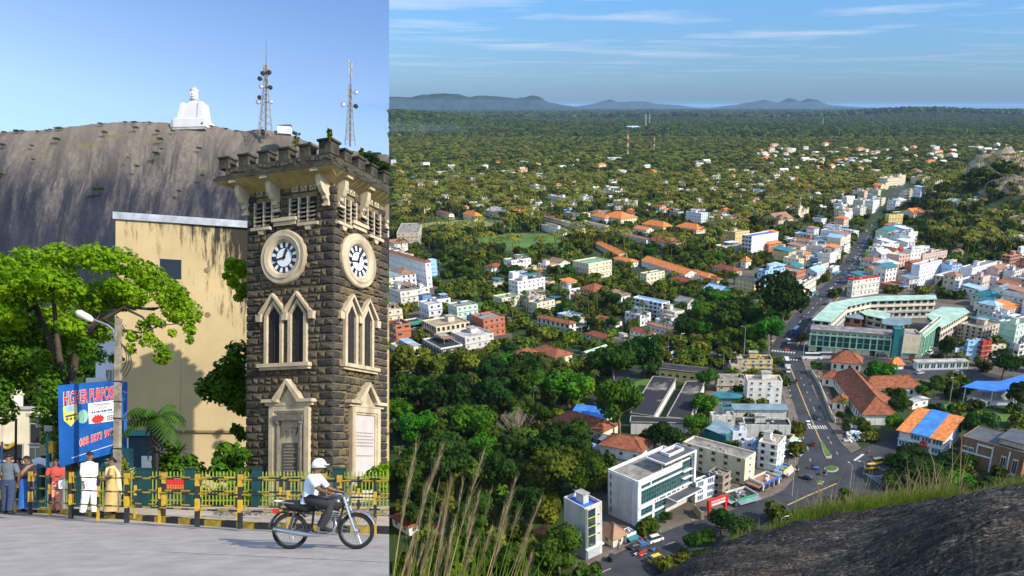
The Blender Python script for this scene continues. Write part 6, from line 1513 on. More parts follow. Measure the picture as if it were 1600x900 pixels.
# rock hill behind
SIL=[(-90,222),(-40,212),(0,207),(30,204),(60,204),(100,199),(150,193.5),(200,189.5),(250,191),(300,195),(340,197.5),(365,203),(385,205),(400,202),(425,205),(450,210),(480,221),(520,234),(560,236),(600,241),(660,250)]
def sil(px):
 for(a,b),(c,d)in zip(SIL,SIL[1:]):
  if px<=c:return b+(d-b)*(px-a)/(c-a)
 return SIL[-1][1]
def rockhill():
 mm=MB();nu,nv=260,130
 for i in range(nu):
  px=-90+740*i/(nu-1);r0=sil(px)
  for j in range(nv):
   v=j/(nv-1)
   if v<.9:
    t=v/.9;row=r0+(740-r0)*t
    y=285-32*(t**.55)+6
    P=LP(px,row,y)
    e=2.2*noise.fractal(Vector((px*.008,row*.006,1)),1,2,3)*min(1,t*8)+.35*noise.noise(Vector((px*.06+row*.01,row*.012,5)))*min(1,t*10)
    e+=.25*noise.noise(Vector((px*.25,row*.1,2)))*min(1,t*10)
    P.y+=e
    if t<.03:P.z+=.35*noise.noise(Vector((px*.15,0,0)))
   mm.v.append(tuple(P))
  for j in range(4):
   P0=LP(px,r0,291);mm.v.append((P0.x,P0.y+4+j*12,P0.z-.2-j*j*5))
 nn=nv+4
 for i in range(nu-1):
  for j in range(nv-1):
   if j<int(.9*(nv-1)):
    a=i*nn+j;mm.f.append((a,a+nn,a+nn+1,a+1));mm.m.append(0)
  b=i*nn+nv
  mm.f.append((i*nn,b,b+nn,i*nn+nn));mm.m.append(0)
  for j in range(3):a=b+j;mm.f.append((a,a+1,a+nn+1,a+nn));mm.m.append(0)
 M=material('gneiss_dome',(0.2,0.2,0.2),rough=.9,spec=.2,bump=.35,bscale=.5)
 t=M.node_tree;b=t.nodes['Principled BSDF'];L=t.links.new
 tcn=t.nodes.new('ShaderNodeTexCoord')
 def nz(scale,s,d,lo,hi,rot=(0,0,0),rg=.6,dist=0):
  mp_=t.nodes.new('ShaderNodeMapping');mp_.inputs['Scale'].default_value=scale;mp_.inputs['Rotation'].default_value=rot;L(tcn.outputs['Object'],mp_.inputs[0])
  a=t.nodes.new('ShaderNodeTexNoise');a.inputs['Scale'].default_value=s;a.inputs['Detail'].default_value=d;a.inputs['Roughness'].default_value=rg;a.inputs['Distortion'].default_value=dist;L(mp_.outputs[0],a.inputs['Vector'])
  r=t.nodes.new('ShaderNodeMapRange');r.inputs[1].default_value=lo;r.inputs[2].default_value=hi;L(a.outputs[0],r.inputs[0]);return r.outputs[0]
 def mix(f,a,c):
  m=t.nodes.new('ShaderNodeMix');m.data_type='RGBA'
  L(f,m.inputs[0])
  for i,v in((6,a),(7,c)):
   if isinstance(v,tuple):m.inputs[i].default_value=(*v,1)
   else:L(v,m.inputs[i])
  return m.outputs[2]
 streak=nz((1,.3,.13),.13,9,.42,.56,(0,-.06,0),.72,.4)
 patch=nz((1,.4,.7),.03,7,.42,.54,rg=.65)
 fine_=nz((1,.5,.4),.9,10,.38,.64,(0,.2,0),.75)
 base=mix(fine_,(.085,.075,.070),(.215,.185,.160))
 c1=mix(streak,base,(.050,.047,.055))
 m=t.nodes.new('ShaderNodeMath');m.operation='MULTIPLY';L(streak,m.inputs[0]);L(patch,m.inputs[1])
 c2=mix(m.outputs[0],c1,(.018,.021,.034))
 sp=t.nodes.new('ShaderNodeSeparateXYZ');L(tcn.outputs['Object'],sp.inputs[0])
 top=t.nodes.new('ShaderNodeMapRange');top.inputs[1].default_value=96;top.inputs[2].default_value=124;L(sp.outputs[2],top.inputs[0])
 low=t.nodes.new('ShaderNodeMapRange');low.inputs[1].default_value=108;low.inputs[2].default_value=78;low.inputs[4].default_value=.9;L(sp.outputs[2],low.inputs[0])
 g_=nz((1,.3,2.5),.09,8,.56,.70)
 m2=t.nodes.new('ShaderNodeMath');m2.operation='MULTIPLY';L(top.outputs[0],m2.inputs[0]);L(g_,m2.inputs[1])
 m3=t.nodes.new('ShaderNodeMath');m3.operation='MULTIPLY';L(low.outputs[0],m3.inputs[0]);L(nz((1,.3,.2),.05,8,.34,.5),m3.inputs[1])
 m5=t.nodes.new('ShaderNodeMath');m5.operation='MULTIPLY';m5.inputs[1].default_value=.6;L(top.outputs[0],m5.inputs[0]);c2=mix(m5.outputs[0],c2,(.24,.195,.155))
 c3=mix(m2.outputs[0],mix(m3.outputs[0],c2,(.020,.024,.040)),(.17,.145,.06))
 L(c3,b.inputs['Base Color'])
 return Lmesh(mm,'rock_hill',M,'huge bare grey rock dome with dark rain streaks behind the clock tower',kind='structure',smooth=True)
rockhill()
rs=random.Random(12)
q=MB()
lc=low_crown(3)
for k in range(64):
 px=rs.uniform(-10,600);r0=sil(px)
 t=rs.random()**1.6 if k>30 else 0.0
 row=r0+(3 if k>30 else 1)+t*110
 tt=(row-r0)/(740-r0);y=285-32*(max(tt,0)**.55)+4.5
 p=LP(px,row,y);s=rs.uniform(.5,1.3)*(1.0 if k>30 else.8)
 for vs in(0,):
  base=len(q.v);q.v.extend([(p.x+v[0]*s*1.6,p.y+v[1]*s,p.z+v[2]*s*.8-.3)for v in lc.v[:320]])
 q.f.extend([tuple(i+base for i in f)for f in lc.f if max(f)<320]);q.m.extend([0]*(len(q.f)-len(q.m)))
Lmesh(q,'rock_shrubs',M_leafd,'low shrubs and tufts growing in the cracks of the rock dome',kind='stuff')
# white statue on the summit
def statue():
 Y=286;s=Y/F_PX;g=LP(292,193,Y)
 root=Lroot('statue',(g.x,Y+5,g.z-1.6),-.05,'giant white seated statue seen from behind on the summit of the rock','statue')
 Mw=material('statue_white',(.56,.56,.58),rough=.7,var=.06,scale=.2)
 root.matrix_world=root.matrix_world@Matrix.Diagonal((.84,.84,1.02,1))
 def tap(z0,z1,a0,a1,d0,d1,cx=0,name='body',m_=None,cx1=None):
  cx1=cx if cx1 is None else cx1
  q=MB();q.add([(cx-a0,-d0,z0),(cx+a0,-d0,z0),(cx+a0,d0,z0),(cx-a0,d0,z0),(cx1-a1,-d1,z1),(cx1+a1,-d1,z1),(cx1+a1,d1,z1),(cx1-a1,d1,z1)],[(0,3,2,1),(4,5,6,7),(0,1,5,4),(1,2,6,5),(2,3,7,6),(3,0,4,7)])
  return q.build(name,m_ or Mw,root)
 u=lambda p:p*s
 tap(0,u(4),u(33),u(32),u(20),u(19),name='plinth_foot',m_=M_conc)
 tap(u(4.002),u(17),u(34),u(33),u(20),u(19),name='plinth')
 tap(u(17.01),u(19),u(31),u(28),u(18),u(17),name='step')
 tap(u(19.01),u(44),u(23.5),u(19),u(15),u(10),name='throne')
 tap(u(19.02),u(45.5),u(4.5),u(3.6),u(16.5),u(11.5),-u(20),'side_pier',cx1=-u(16.5));tap(u(19.02),u(47),u(5),u(3.8),u(16.5),u(11.5),u(20),'side_pier',cx1=u(17.5))
 tap(u(44.01),u(47.5),u(13),u(7),u(8),u(5),name='shoulders')
 tap(u(47.51),u(53),u(6),u(6),u(5),u(5),name='neck')
 q=MB();q.lathe([(u(8.5),u(52.5)),(u(8.5),u(53.5)),(u(6.6),u(54)),(u(6.6),u(65)),(u(8),u(67)),(u(8),u(68.5)),(.1,u(68.6))],16)
 h=q.build('head',Mw,root)
 q=MB();q.M=Matrix.Translation((0,-u(6.7),u(60)));q.lathe([(.05,0),(u(4.6),0),(u(5),.3),(u(4),.5),(.05,.5)],20,axis='Y');q.build('medallion',M_frame,h)
 q=MB();q.cbox((0,-u(6.9)-.4,u(59.5)),u(1.8),.3,u(1.8));q.build('hatch',wallm('brown'),h)
 for dx,hh in((-3.5,4),(0,6),(3.5,4)):
  q=MB();q.tube([(u(dx),0,u(68.5)),(u(dx),0,u(68.5+hh))],u(.7),5);q.build('finial',Mw,h)
 q=MB();q.cbox((u(27),-u(20.1),u(9)),u(2),.3,u(3));q.build('doorway',M_dark,root)
 q=MB();q.tube([(-u(28),-u(22),u(1)),(-u(28),-u(22),u(18))],u(.6),5);q.build('lamp_post',M_metal,root)
statue()
def lmast(px,row,top,w_,label,kinks):
 Y=284;s=Y/F_PX;g=LP(px,row,Y);h=(row-top)*s*1.02
 root=Lroot('telecom_mast',(g.x,Y,g.z-.5),.3,label,'mast');r=random.Random(int(px))
 M_s=material('mast_steel',(.30,.31,.33),metal=.3,rough=.6);hb=h*.72;nseg=9
 for k in range(nseg):
  a,b=k/nseg,(k+1)/nseg;wa,wb=w_*(1-.8*a**.8),w_*(1-.8*b**.8);q=MB()
  C=((-1,-1),(1,-1),(1,1),(-1,1))
  for c in C:q.tube([(c[0]*wa/2,c[1]*wa/2,a*hb),(c[0]*wb/2,c[1]*wb/2,b*hb)],.13,4)
  for c,d in zip(C,C[1:]+C[:1]):
   q.tube([(c[0]*wa/2,c[1]*wa/2,a*hb),(d[0]*wb/2,d[1]*wb/2,b*hb)],.07,3);q.tube([(d[0]*wa/2,d[1]*wa/2,a*hb),(c[0]*wb/2,c[1]*wb/2,b*hb)],.07,3)
   q.tube([(c[0]*wb/2,c[1]*wb/2,b*hb),(d[0]*wb/2,d[1]*wb/2,b*hb)],.07,3)
  q.build('lattice_section',M_s,root)
 q=MB();q.tube([(0,0,-1),(0,0,hb)],.32,5);q.tube([(0,0,hb),(0,0,h)],[.16,.07],5);q.build('cable_pole',material('mast_dark',(.16,.13,.12)),root)
 for k,(f,sx,kind_)in enumerate(kinks):
  z=h*f;q=MB()
  if kind_=='dish':
   q.M=Matrix.Translation((sx*1.9,-.8,z));q.lathe([(.05,-.1),(.8,0),(.85,.2),(.65,.35),(.05,.45)],12,axis='Y')
   q.M=None;q.tube([(0,0,z),(sx*1.9,-.3,z)],.1,4)
   q.build('dish',M_dark if k%2 else M_metal,root)
  else:
   q.box(sx*1.2-.22,sx*1.2+.22,-.3,.1,z-1.3,z+1.3);q.tube([(0,0,z),(sx*1.2,-.1,z)],.08,4);q.build('panel_antenna',M_conc,root)
lmast(415,206,60,4.6,'taller lattice telecom mast hung with dishes on the rock',[(.31,-1.25,'dish'),(.36,-1.0,'dish'),(.33,.9,'dish'),(.48,.8,'dish'),(.48,-.8,'dish'),(.56,-1,'dish'),(.52,.5,'panel'),(.62,-.5,'dish'),(.66,.8,'panel'),(.68,-.7,'panel'),(.70,.3,'panel'),(.64,.6,'dish')])
lmast(547,222,95,3.6,'shorter lattice telecom mast right behind the clock tower',[(.45,-1.3,'dish'),(.45,1,'dish'),(.62,1,'dish'),(.62,-.9,'panel'),(.82,.4,'panel'),(.88,-.4,'panel'),(.95,.4,'panel'),(.97,-.4,'panel')])
g=LP(452,213,284);b=Lroot('hut',(g.x,280,g.z),.2,'small white hut on the rock crest beside the mast','hut')
q=MB();q.box(-2.2,2.2,-1,1,-1,1.6);q.build('wall',wallm('bluewhite'),b);q=MB();q.add([(-2.3,-1.2,1.7),(2.3,-1.2,2.3),(2.3,1.2,2.3),(-2.3,1.2,1.7)],[(0,1,2,3)]);q.build('roof',roofm('flatlight'),b)
# CLOCK TOWER
TD,TA,W1,W2=29.0,R(19),4.0,3.32
tc0=LP(520,720,TD)
TR=Matrix.Translation((tc0.x,TD,0))@Matrix.Rotation(-TA,4,'Z')
tower=empty('clock_tower',(0,0,0));tower.matrix_world=LM@TR;LEFT.add(tower)
tag(tower,'dark stone clock tower with battlements and cream dressings','clock tower')
def tproj(p):return lproj(TR@Vector(p))
M_st=[material('stone_dark',(.085,.072,.055),rough=.9,var=.5,scale=5,bump=.03,bscale=9,detail=8),material('stone_black',(.046,.042,.038),rough=.85,var=.5,scale=5,bump=.03,bscale=9,detail=8),material('stone_brown',(.13,.105,.06),rough=.9,var=.45,scale=5,bump=.03,bscale=9,detail=8),material('stone_grey',(.11,.095,.072),rough=.9,var=.45,scale=5,bump=.03,bscale=9,detail=8)]
M_mortar=material('mortar',(.24,.185,.10),rough=.95,var=.45,scale=3,bump=.03,bscale=14,detail=9,col2=(.12,.095,.055))
M_cream=material('cream_stone',(.47,.39,.27),rough=.85,var=.18,scale=2.2,bump=.008,bscale=20,stain=.5)
M_weath=material('black_coping',(.075,.07,.05),rough=.95,var=.5,scale=3,bump=.02,bscale=9,col2=(.020,.019,.017),detail=9)
M_soff=material('soffit',(.50,.38,.17),rough=.9,var=.3,scale=1.5,stain=.4)
M_grey=material('grey_stone',(.16,.145,.12),rough=.9,var=.3,scale=4,bump=.006,bscale=25)
TOPZ=11.85
q=MB();q.box(-W1+.04,-.04,.04,W2-.04,-.3,TOPZ);q.build('wall',M_mortar,tower)
FM={'L':Matrix.Identity(4),'R':Matrix.Rotation(PI/2,4,'Z')}
def S(face,px,row=None):
 lo,hi=(-W1-1.5,.8)if face=='L' else(-.8,W2+1.8)
 f=lambda s:tproj(FM[face]@Vector((s,0,7)))[0]
 for _ in range(40):
  m_=(lo+hi)/2
  if f(m_)<px:lo=m_
  else:hi=m_
 s=(lo+hi)/2
 if row is None:return s
 zl,zh=-1,16
 for _ in range(40):
  m_=(zl+zh)/2
  if tproj(FM[face]@Vector((s,0,m_)))[1]>row:zl=m_
  else:zh=m_
 return s,(zl+zh)/2
rs=random.Random(77)
def stone_mesh(mi,r):
 q=MB();a=.5;e=.36;d=.06
 j=lambda v,s_:v+r.uniform(-s_,s_)
 vs=[(-a,0,-a),(a,0,-a),(a,0,a),(-a,0,a),(-a,-.02,-a),(a,-.02,-a),(a,-.02,a),(-a,-.02,a),(j(-e,.05),-j(d,.02),j(-e,.06)),(j(e,.05),-j(d,.02),j(-e,.06)),(j(e,.05),-j(d,.02),j(e,.06)),(j(-e,.05),-j(d,.02),j(e,.06)),(j(0,.15),-j(.085,.02),j(0,.15))]
 fs=[(0,1,5,4),(1,2,6,5),(2,3,7,6),(3,0,4,7),(4,5,9,8),(5,6,10,9),(6,7,11,10),(7,4,8,11),(8,9,12),(9,10,12),(10,11,12),(11,8,12)]
 q.add(vs,fs);return q.mesh('stone',M_st[mi])
SM=[[stone_mesh(mi,rs)for _ in range(4)]for mi in range(4)]
def lin(a,b,t):return a+(b-a)*t
FACES={'L':dict(s0=-W1,s1=0,clock=S('L',445,403),lanc=[(S('L',420),S('L',440)),(S('L',457),S('L',477))],lz=(S('L',448,568)[1],S('L',448,492)[1],S('L',448,476)[1]),gz=S('L',448,456)[1],panel=(S('L',425),S('L',487)),pz=S('L',455,634)[1],lou=[S('L',p)for p in(405,419,432,460,474,488)],lw=.26),'R':dict(s0=0,s1=W2,clock=S('R',557,398),lanc=[(S('R',540),S('R',553)),(S('R',566),S('R',578))],lz=(S('R',560,566)[1],S('R',560,492)[1],S('R',560,476)[1]),gz=S('R',560,456)[1],panel=(S('R',547),S('R',591)),pz=S('R',568,634)[1],lou=[S('R',p)for p in(531,540,549,567,577,587)],lw=.24)}
FACES['R']['clock']=(S('R',557),FACES['L']['clock'][1])
for k_ in('lz','gz','pz'):FACES['R'][k_]=FACES['L'][k_]
LOUZ=(S('L',448,352)[1],S('L',448,340)[1],S('L',448,312)[1])
cand=[]
CH=.300
for fc,D_ in FACES.items():
 s0,s1=D_['s0'],D_['s1'];nco=int(TOPZ/CH)
 for c in range(nco+1):
  z0=c*CH;zc=z0+CH/2
  if zc>TOPZ-.05:continue
  blocks=[]
  if zc<D_['pz']+.12:blocks.append((D_['panel'][0]-.05,D_['panel'][1]+.05))
  if D_['lz'][0]-.2<zc<D_['lz'][2]:
   for a,b in D_['lanc']:blocks.append((a-.16,b+.16))
  if D_['lz'][0]-.25<zc<D_['lz'][0]:blocks.append((D_['lanc'][0][0]-.3,D_['lanc'][1][1]+.3))
  cs,cz=D_['clock']
  if abs(zc-cz)<.93:hw=math.sqrt(max(0,.96**2-(zc-cz)**2));blocks.append((cs-hw,cs+hw))
  if LOUZ[0]<zc<LOUZ[2]+.3:
   for k,ls in enumerate(D_['lou']):
    if zc>(LOUZ[1]if k in(2,3)else LOUZ[0]):blocks.append((ls-D_['lw']/2-.05,ls+D_['lw']/2+.05))
  blocks.sort();cur=s0;free=[]
  for a,b in blocks:
   if a>cur:free.append((cur,a))
   cur=max(cur,b)
  if cur<s1:free.append((cur,s1))
  for a,b in free:
   x=a
   while x<b-.06:
    edge=(abs(x-s0)<.01 or abs(x-s1)<.01)
    corner=0.0
    w_=rs.uniform(.24,.48)
    if abs(x-s0)<.02:w_=(.34 if(c+(fc=='R'))%2 else.60)
    if b==s1 and b-x-w_<.66 and abs(b-s1)<.01:
     q_=(.60 if(c+(fc=='R'))%2 else.34)
     if b-x>q_+.12:w_=min(w_,b-x-q_)
     else:w_=b-x
    if b-x-w_<.12:w_=b-x
    quoin=abs(x-s0)<.02 or abs(x+w_-s1)<.02
    mi=rs.choice([1,1,1,0]if quoin else[0,0,1,2,3,2,0])
    g_=.04
    if not quoin and w_>.2 and rs.random()<.22:
     for hz_ in(z0+CH*.25,z0+CH*.75):cand.append((w_*CH/2,fc,x+w_/2,hz_,w_-g_,CH/2-g_,rs.choice([0,1,2,3])))
    else:cand.append((w_*CH*(1.5 if quoin else 1),fc,x+w_/2,zc+(0 if quoin else rs.uniform(-.012,.012)),w_-g_,CH-g_-(0 if quoin else rs.uniform(0,.04)),mi))
    x+=w_
cand=[c for c in cand if c[4]>.05]
vis=[c for c in cand if c[3]>1.3 and tproj(FM[c[1]]@Vector((c[2],0,c[3])))[0]<606]
vis.sort(key=lambda c:-c[0]);big=set(id(c)for c in vis[:300])
small=MB()
for c in cand:
 _,fc,s,z,w_,h_,mi=c
 M=FM[fc]@Matrix.Translation((s,0.03,z))@Matrix.Rotation(rs.uniform(-.02,.02),4,'Y')@Matrix.Diagonal((w_,1,h_,1))
 me=rs.choice(SM[mi])
 if id(c)in big:link('stone',me,tower,M=M)
 else:
  small.M=M;small.add([tuple(v.co)for v in me.vertices],[tuple(p.vertices)for p in me.polygons],mi);small.M=None
tag(small.build('small_stones',M_st,tower),'smaller rubble stones between the larger ones',None,None,'stuff')
def fbox(q,s0,s1,o0,o1,z0,z1,mi=0):q.box(s0,s1,-o1,-o0,z0,z1,mi)
def fprism(q,pts,o0,o1,mi=0):
 n=len(pts);a=sum(pts[i][0]*pts[(i+1)%n][1]-pts[(i+1)%n][0]*pts[i][1]for i in range(n))
 if a<0:pts=pts[::-1]
 q.add([(p[0],-o1,p[1])for p in pts]+[(p[0],-o0,p[1])for p in pts],[tuple(range(n)),tuple(range(2*n-1,n-1,-1))]+[(i,n+i,n+(i+1)%n,(i+1)%n)for i in range(n)],mi)
def hood(q,s0,s1,zb,zt,t,o,ear=.0):
 """gabled moulding: two slopes meeting at the top"""
 m_=(s0+s1)/2
 fprism(q,[(s0,zb),(m_,zt),(m_,zt+t),(s0-t*.6,zb+t*.55)],-.02,o);fprism(q,[(s1,zb),(s1+t*.6,zb+t*.55),(m_,zt+t),(m_,zt)],-.02,o+.001)
for fc,D_ in FACES.items():
 M=FM[fc]
 cs,cz=D_['clock']
 CMt=M@Matrix.Translation((cs,0,cz))
 q=MB();q.lathe([(.60,0.0),(.60,.10),(.66,.16),(.80,.20),(.84,.17),(.98,.17),(1.02,.12),(1.02,0)],48,axis='Y',caps=False)
 ring=q.build('clock_ring',M_cream,tower,M=CMt,smooth=False)
 q=MB();q.lathe([(.01,.02),(.64,.02),(.64,.055),(.01,.055)],40,axis='Y');dial=q.build('clock_dial',material('dial_black',(.012,.018,.030),rough=.35),tower,M=CMt)
 Mwh=material('dial_white',(.72,.74,.78),rough=.4,var=.05)
 q=MB();q.lathe([(.01,.056),(.345,.056),(.345,.062),(.01,.062)],36,axis='Y');q.build('dial_centre',Mwh,dial)
 for k in range(12):
  a=PI/6*(k+.5);pts=[]
  for rr,da in((.39,-.105),(.565,-.115),(.565,.115),(.39,.105)):pts.append((math.sin(a+da)*rr,math.cos(a+da)*rr))
  q=MB();fprism(q,pts,.056,.064);q.build('dial_pane',Mwh,dial)
  q=MB()
 q=MB();q.lathe([(.585,.056),(.60,.056),(.60,.066),(.585,.066)],40,axis='Y',caps=False);q.build('minute_ring',Mwh,dial)
 for ang,ln,w_,nm in((R(21.5),.36,.045,'hour_hand'),(R(259),.54,.032,'minute_hand')):
  d=(math.sin(ang),math.cos(ang));n_=(d[1],-d[0]);pts=[(d[0]*l+n_[0]*ww,d[1]*l+n_[1]*ww)for l,ww in((-.08,-w_),(ln*.7,-w_),(ln*.72,-w_*2),(ln,0),(ln*.72,w_*2),(ln*.7,w_),(-.08,w_))]
  q=MB();fprism(q,pts,.07,.085);q.build(nm,M_dark,dial)
 za,zs,zt=D_['lz']
 for a,b in D_['lanc']:
  m_=(a+b)/2
  q=MB();fprism(q,[(a,za),(b,za),(b,zs),(m_,zt),(a,zs)],-.1,.012);w_=q.build('lancet_window',M_dark,tower,M=M)
  q=MB();fbox(q,m_-.02,m_+.02,.013,.03,za,zs+.1)
  for k in range(1,5):fbox(q,a,b,.013,.028,za+(zs-za)*k/5-.01,za+(zs-za)*k/5+.01)
  q.build('window_bars',M_kb,w_)
  q=MB();t=.13
  fbox(q,a-t,a,-.02,.11,za,zs);fbox(q,b,b+t,-.02,.11,za,zs)
  fprism(q,[(a-t,zs+.001),(a,zs+.001),(m_,zt),(m_,zt+t*1.5)],-.02,.11);fprism(q,[(b,zs+.001),(b+t,zs+.001),(m_,zt+t*1.5),(m_,zt)],-.02,.11)
  q.build('window_surround',M_cream,tower,M=M)
  q=MB();hood(q,a-.26,b+.26,zs+.03,D_['gz']-.16,.12,.20)
  q.build('hood_mould',M_cream,tower,M=M)
 q=MB()
 for x in(D_['lanc'][0][0]-.36,(D_['lanc'][0][1]+D_['lanc'][1][0])/2,D_['lanc'][1][1]+.36):fprism(q,[(x-.13,zs+.06),(x+.13,zs+.06),(x+.10,zs-.22),(x-.10,zs-.22)],-.02,.17)
 q.build('label_stops',M_cream,tower,M=M)
 q=MB();a,b=D_['lanc'][0][0]-.34,D_['lanc'][1][1]+.34;fbox(q,a,b,-.02,.26,za-.14,za-.002);fbox(q,a+.06,b-.06,-.02,.18,za-.24,za-.141);q.build('sill',M_cream,tower,M=M)
 a,b=D_['panel'];zp=D_['pz'];m_=(a+b)/2
 q=MB();t=.20
 fbox(q,a,a+t,-.02,.14,0,zp);fbox(q,b-t,b,-.02,.14,0,zp);fbox(q,a+t,b-t,-.02,.14,zp-t,zp);q.build('panel_frame',M_cream,tower,M=M)
 q=MB();t2=.08;fbox(q,a+t,a+t+t2,-.02,.09,0,zp-t);fbox(q,b-t-t2,b-t,-.02,.09,0,zp-t);fbox(q,a+t+t2,b-t-t2,-.02,.09,zp-t-t2,zp-t-.001);q.build('inner_moulding',M_cream,tower,M=M)
 q=MB();fbox(q,a-.24,m_-.42,-.02,.28,zp+.12,zp+.24);fbox(q,m_+.42,b+.24,-.02,.28,zp+.12,zp+.24);fbox(q,a-.16,b+.16,-.02,.16,zp+.002,zp+.118)
 fprism(q,[(m_-.50,zp+.12),(m_,zp+.80),(m_,zp+.98),(m_-.64,zp+.24)],-.02,.30);fprism(q,[(m_+.50,zp+.12),(m_+.64,zp+.24),(m_,zp+.98),(m_,zp+.80)],-.02,.301)
 q.build('pediment',M_cream,tower,M=M)
 q=MB();fprism(q,[(m_-.46,zp+.119),(m_+.46,zp+.119),(m_,zp+.76)],-.02,.10);q.build('tympanum',M_cream,tower,M=M)
 r=random.Random(3)
 if fc=='L':
  q=MB();fbox(q,a+t+t2,b-t-t2,-.02,.03,0,zp-t-t2);q.build('panel_back',M_cream,tower,M=M)
  q=MB();ca,cb=a+t+t2+.10,b-t-t2-.10
  for x in(ca,cb):q.M=Matrix.Translation((x,-.08,0));q.lathe([(.10,0),(.075,.1),(.075,zp-.72),(.12,zp-.66),(.13,zp-.56)],10);q.M=None
  q.build('half_columns',M_grey,tower,M=M)
  q=MB();fbox(q,ca-.14,cb+.14,.031,.2,zp-.555,zp-.36);q.build('entablature',M_grey,tower,M=M)
  q=MB();fbox(q,m_-.36,m_+.36,.031,.09,zp-.95,zp-.80)
  for k in(-1,0,1):fprism(q,[(m_+k*.26-.07,zp-.951),(m_+k*.26+.07,zp-.951),(m_+k*.26,zp-1.13)],.031,.09)
  q.build('pendant_frieze',M_grey,tower,M=M)
  q=MB();fbox(q,m_-.33,m_+.33,.031,.06,.62,zp-1.38);pl=q.build('plaque',material('plaque_stone',(.10,.088,.065),var=.2,scale=6),tower,M=M,label='grey inscribed plaque')
  q=MB();z=zp-1.47;k=0
  while z>.72:
   x=m_-.27+(.10 if k in(0,9)else 0)
   while x<m_+.24-(.12 if k in(0,3,6,9)else 0):w_=r.uniform(.03,.09);fbox(q,x,x+w_,.061,.064,z-.045,z);x+=w_+.022
   z-=.115;k+=1
  q.build('inscription',material('inscription_light',(.30,.28,.24)),pl)
 else:
  q=MB();fbox(q,a+t+t2,b-t-t2,-.02,.035,0,zp-t-t2);pl=q.build('marble_tablet',material('marble',(.46,.42,.41),rough=.5,var=.08,scale=2),tower,M=M,label='pale inscribed marble tablet')
  q=MB();z=zp-.95;k=0
  while z>1.75:
   if k not in(5,6):
    x=a+t+t2+.08
    while x<b-t-t2-.10-(.2 if k in(8,)else 0):w_=r.uniform(.03,.09);fbox(q,x,x+w_,.036,.039,z-.05,z);x+=w_+.022
   z-=.125;k+=1
  q.build('inscription',material('inscription_dark',(.22,.20,.19)),pl)
 for k,ls in enumerate(D_['lou']):
  lw=D_['lw'];zb=LOUZ[1]if k in(2,3)else LOUZ[0]
  q=MB();fbox(q,ls-lw/2,ls+lw/2,-.2,.0,zb,LOUZ[2]);lo=q.build('louvre_opening',M_dark,tower,M=M)
  nsl=int((LOUZ[2]-zb)/.16)
  for j in range(nsl):
   z=zb+.05+j*.16;q=MB()
   q.add([(ls-lw/2+.02,-.13,z),(ls+lw/2,-.13,z),(ls+lw/2,-.005,z+.09),(ls-lw/2+.02,-.005,z+.09),(ls-lw/2+.02,-.13,z-.03),(ls+lw/2,-.13,z-.03),(ls+lw/2,-.005,z+.06),(ls-lw/2+.02,-.005,z+.06)],[(0,1,2,3),(7,6,5,4),(0,4,5,1),(3,2,6,7),(0,3,7,4),(1,5,6,2)]);q.build('louvre_slat',M_grey,lo)
  q=MB();e=ls-lw/2-.07 if fc=='L' else ls+lw/2+.0;fbox(q,e,e+.07,-.02,.10,zb,LOUZ[2]);q.build('pilaster_strip',M_cream,tower,M=M)
 for g3 in(D_['lou'][:3],D_['lou'][3:]):
  for j in range(3):
   x=g3[j];z=LOUZ[2]+.38;a_=.135
   q=MB();fbox(q,x-a_,x+a_,-.02,.03,z-a_,z+a_);pb=q.build('pierced_block',M_cream,tower,M=M)
   q=MB()
   for dx,dz in((-.06,-.07),(.06,-.07),(-.06,.07),(.06,.07),(0,0)):q.M=Matrix.Translation((x+dx,-.031,z+dz))@Matrix.Rotation(PI/4,4,'Y');fbox(q,-.028,.028,0,.004,-.028,.028);q.M=None
   q.build('piercing',M_dark,pb)
  q=MB();fbox(q,g3[0]-.25,g3[2]+.25,-.02,.012,LOUZ[2]+.21,LOUZ[2]+.56);q.build('frieze_band',M_st[3],tower,M=M)
 q=MB();fbox(q,D_['lou'][1]+.25,D_['lou'][4]-.25,-.02,.17,LOUZ[1]-.16,LOUZ[1]-.03);fbox(q,D_['lou'][1]+.30,D_['lou'][4]-.30,-.02,.10,LOUZ[1]-.30,LOUZ[1]-.161);q.build('string_sill',M_cream,tower,M=M)
 for ee in((D_['lou'][0]-.3,D_['lou'][1]+.18),(D_['lou'][4]-.18,D_['lou'][5]+.3)):
  q=MB();fbox(q,ee[0],ee[1],-.02,.16,LOUZ[0]-.12,LOUZ[0]-.01);q.build('string_sill',M_cream,tower,M=M)
  m2=(ee[0]+ee[1])/2;q=MB();fprism(q,[(m2-.15,LOUZ[0]-.121),(m2+.15,LOUZ[0]-.121),(m2+.08,LOUZ[0]-.28),(m2-.08,LOUZ[0]-.28)],-.02,.13);q.build('corbel',M_cream,tower,M=M)
OV=.80;OVR=.55;ZE=12.12;BZ=.10
def bracket(face,s,ang=0.0,scale=1.0):
 q=MB();t=.10
 pr=[(0.0,10.95),(.10,10.95),(.12,11.08),(.20,11.10),(.22,11.22),(.36,11.30),(.50,11.50),(.56,11.72),(.54,11.86),(.62,11.90),(.62,11.98),(.74,12.0),(.74,12.045),(0,12.045)]
 n=len(pr)
 q.add([(-t,-o*scale,z)for o,z in pr]+[(t,-o*scale,z)for o,z in pr],[tuple(range(n-1,-1,-1)),tuple(range(n,2*n))]+[(i,(i+1)%n,n+(i+1)%n,n+i)for i in range(n)])
 q.box(-t-.04,t+.04,-.14,0,10.86,10.949)
 q.box(-t-.05,t+.05,-.80*scale,-.60*scale,11.9,12.03)
 q.build('bracket',M_cream,tower,M=FM[face]@Matrix.Translation((s,.02,BZ))@Matrix.Rotation(ang,4,'Z'))
for s in(S('L',381)+.12,S('L',433),-.30):bracket('L',s)
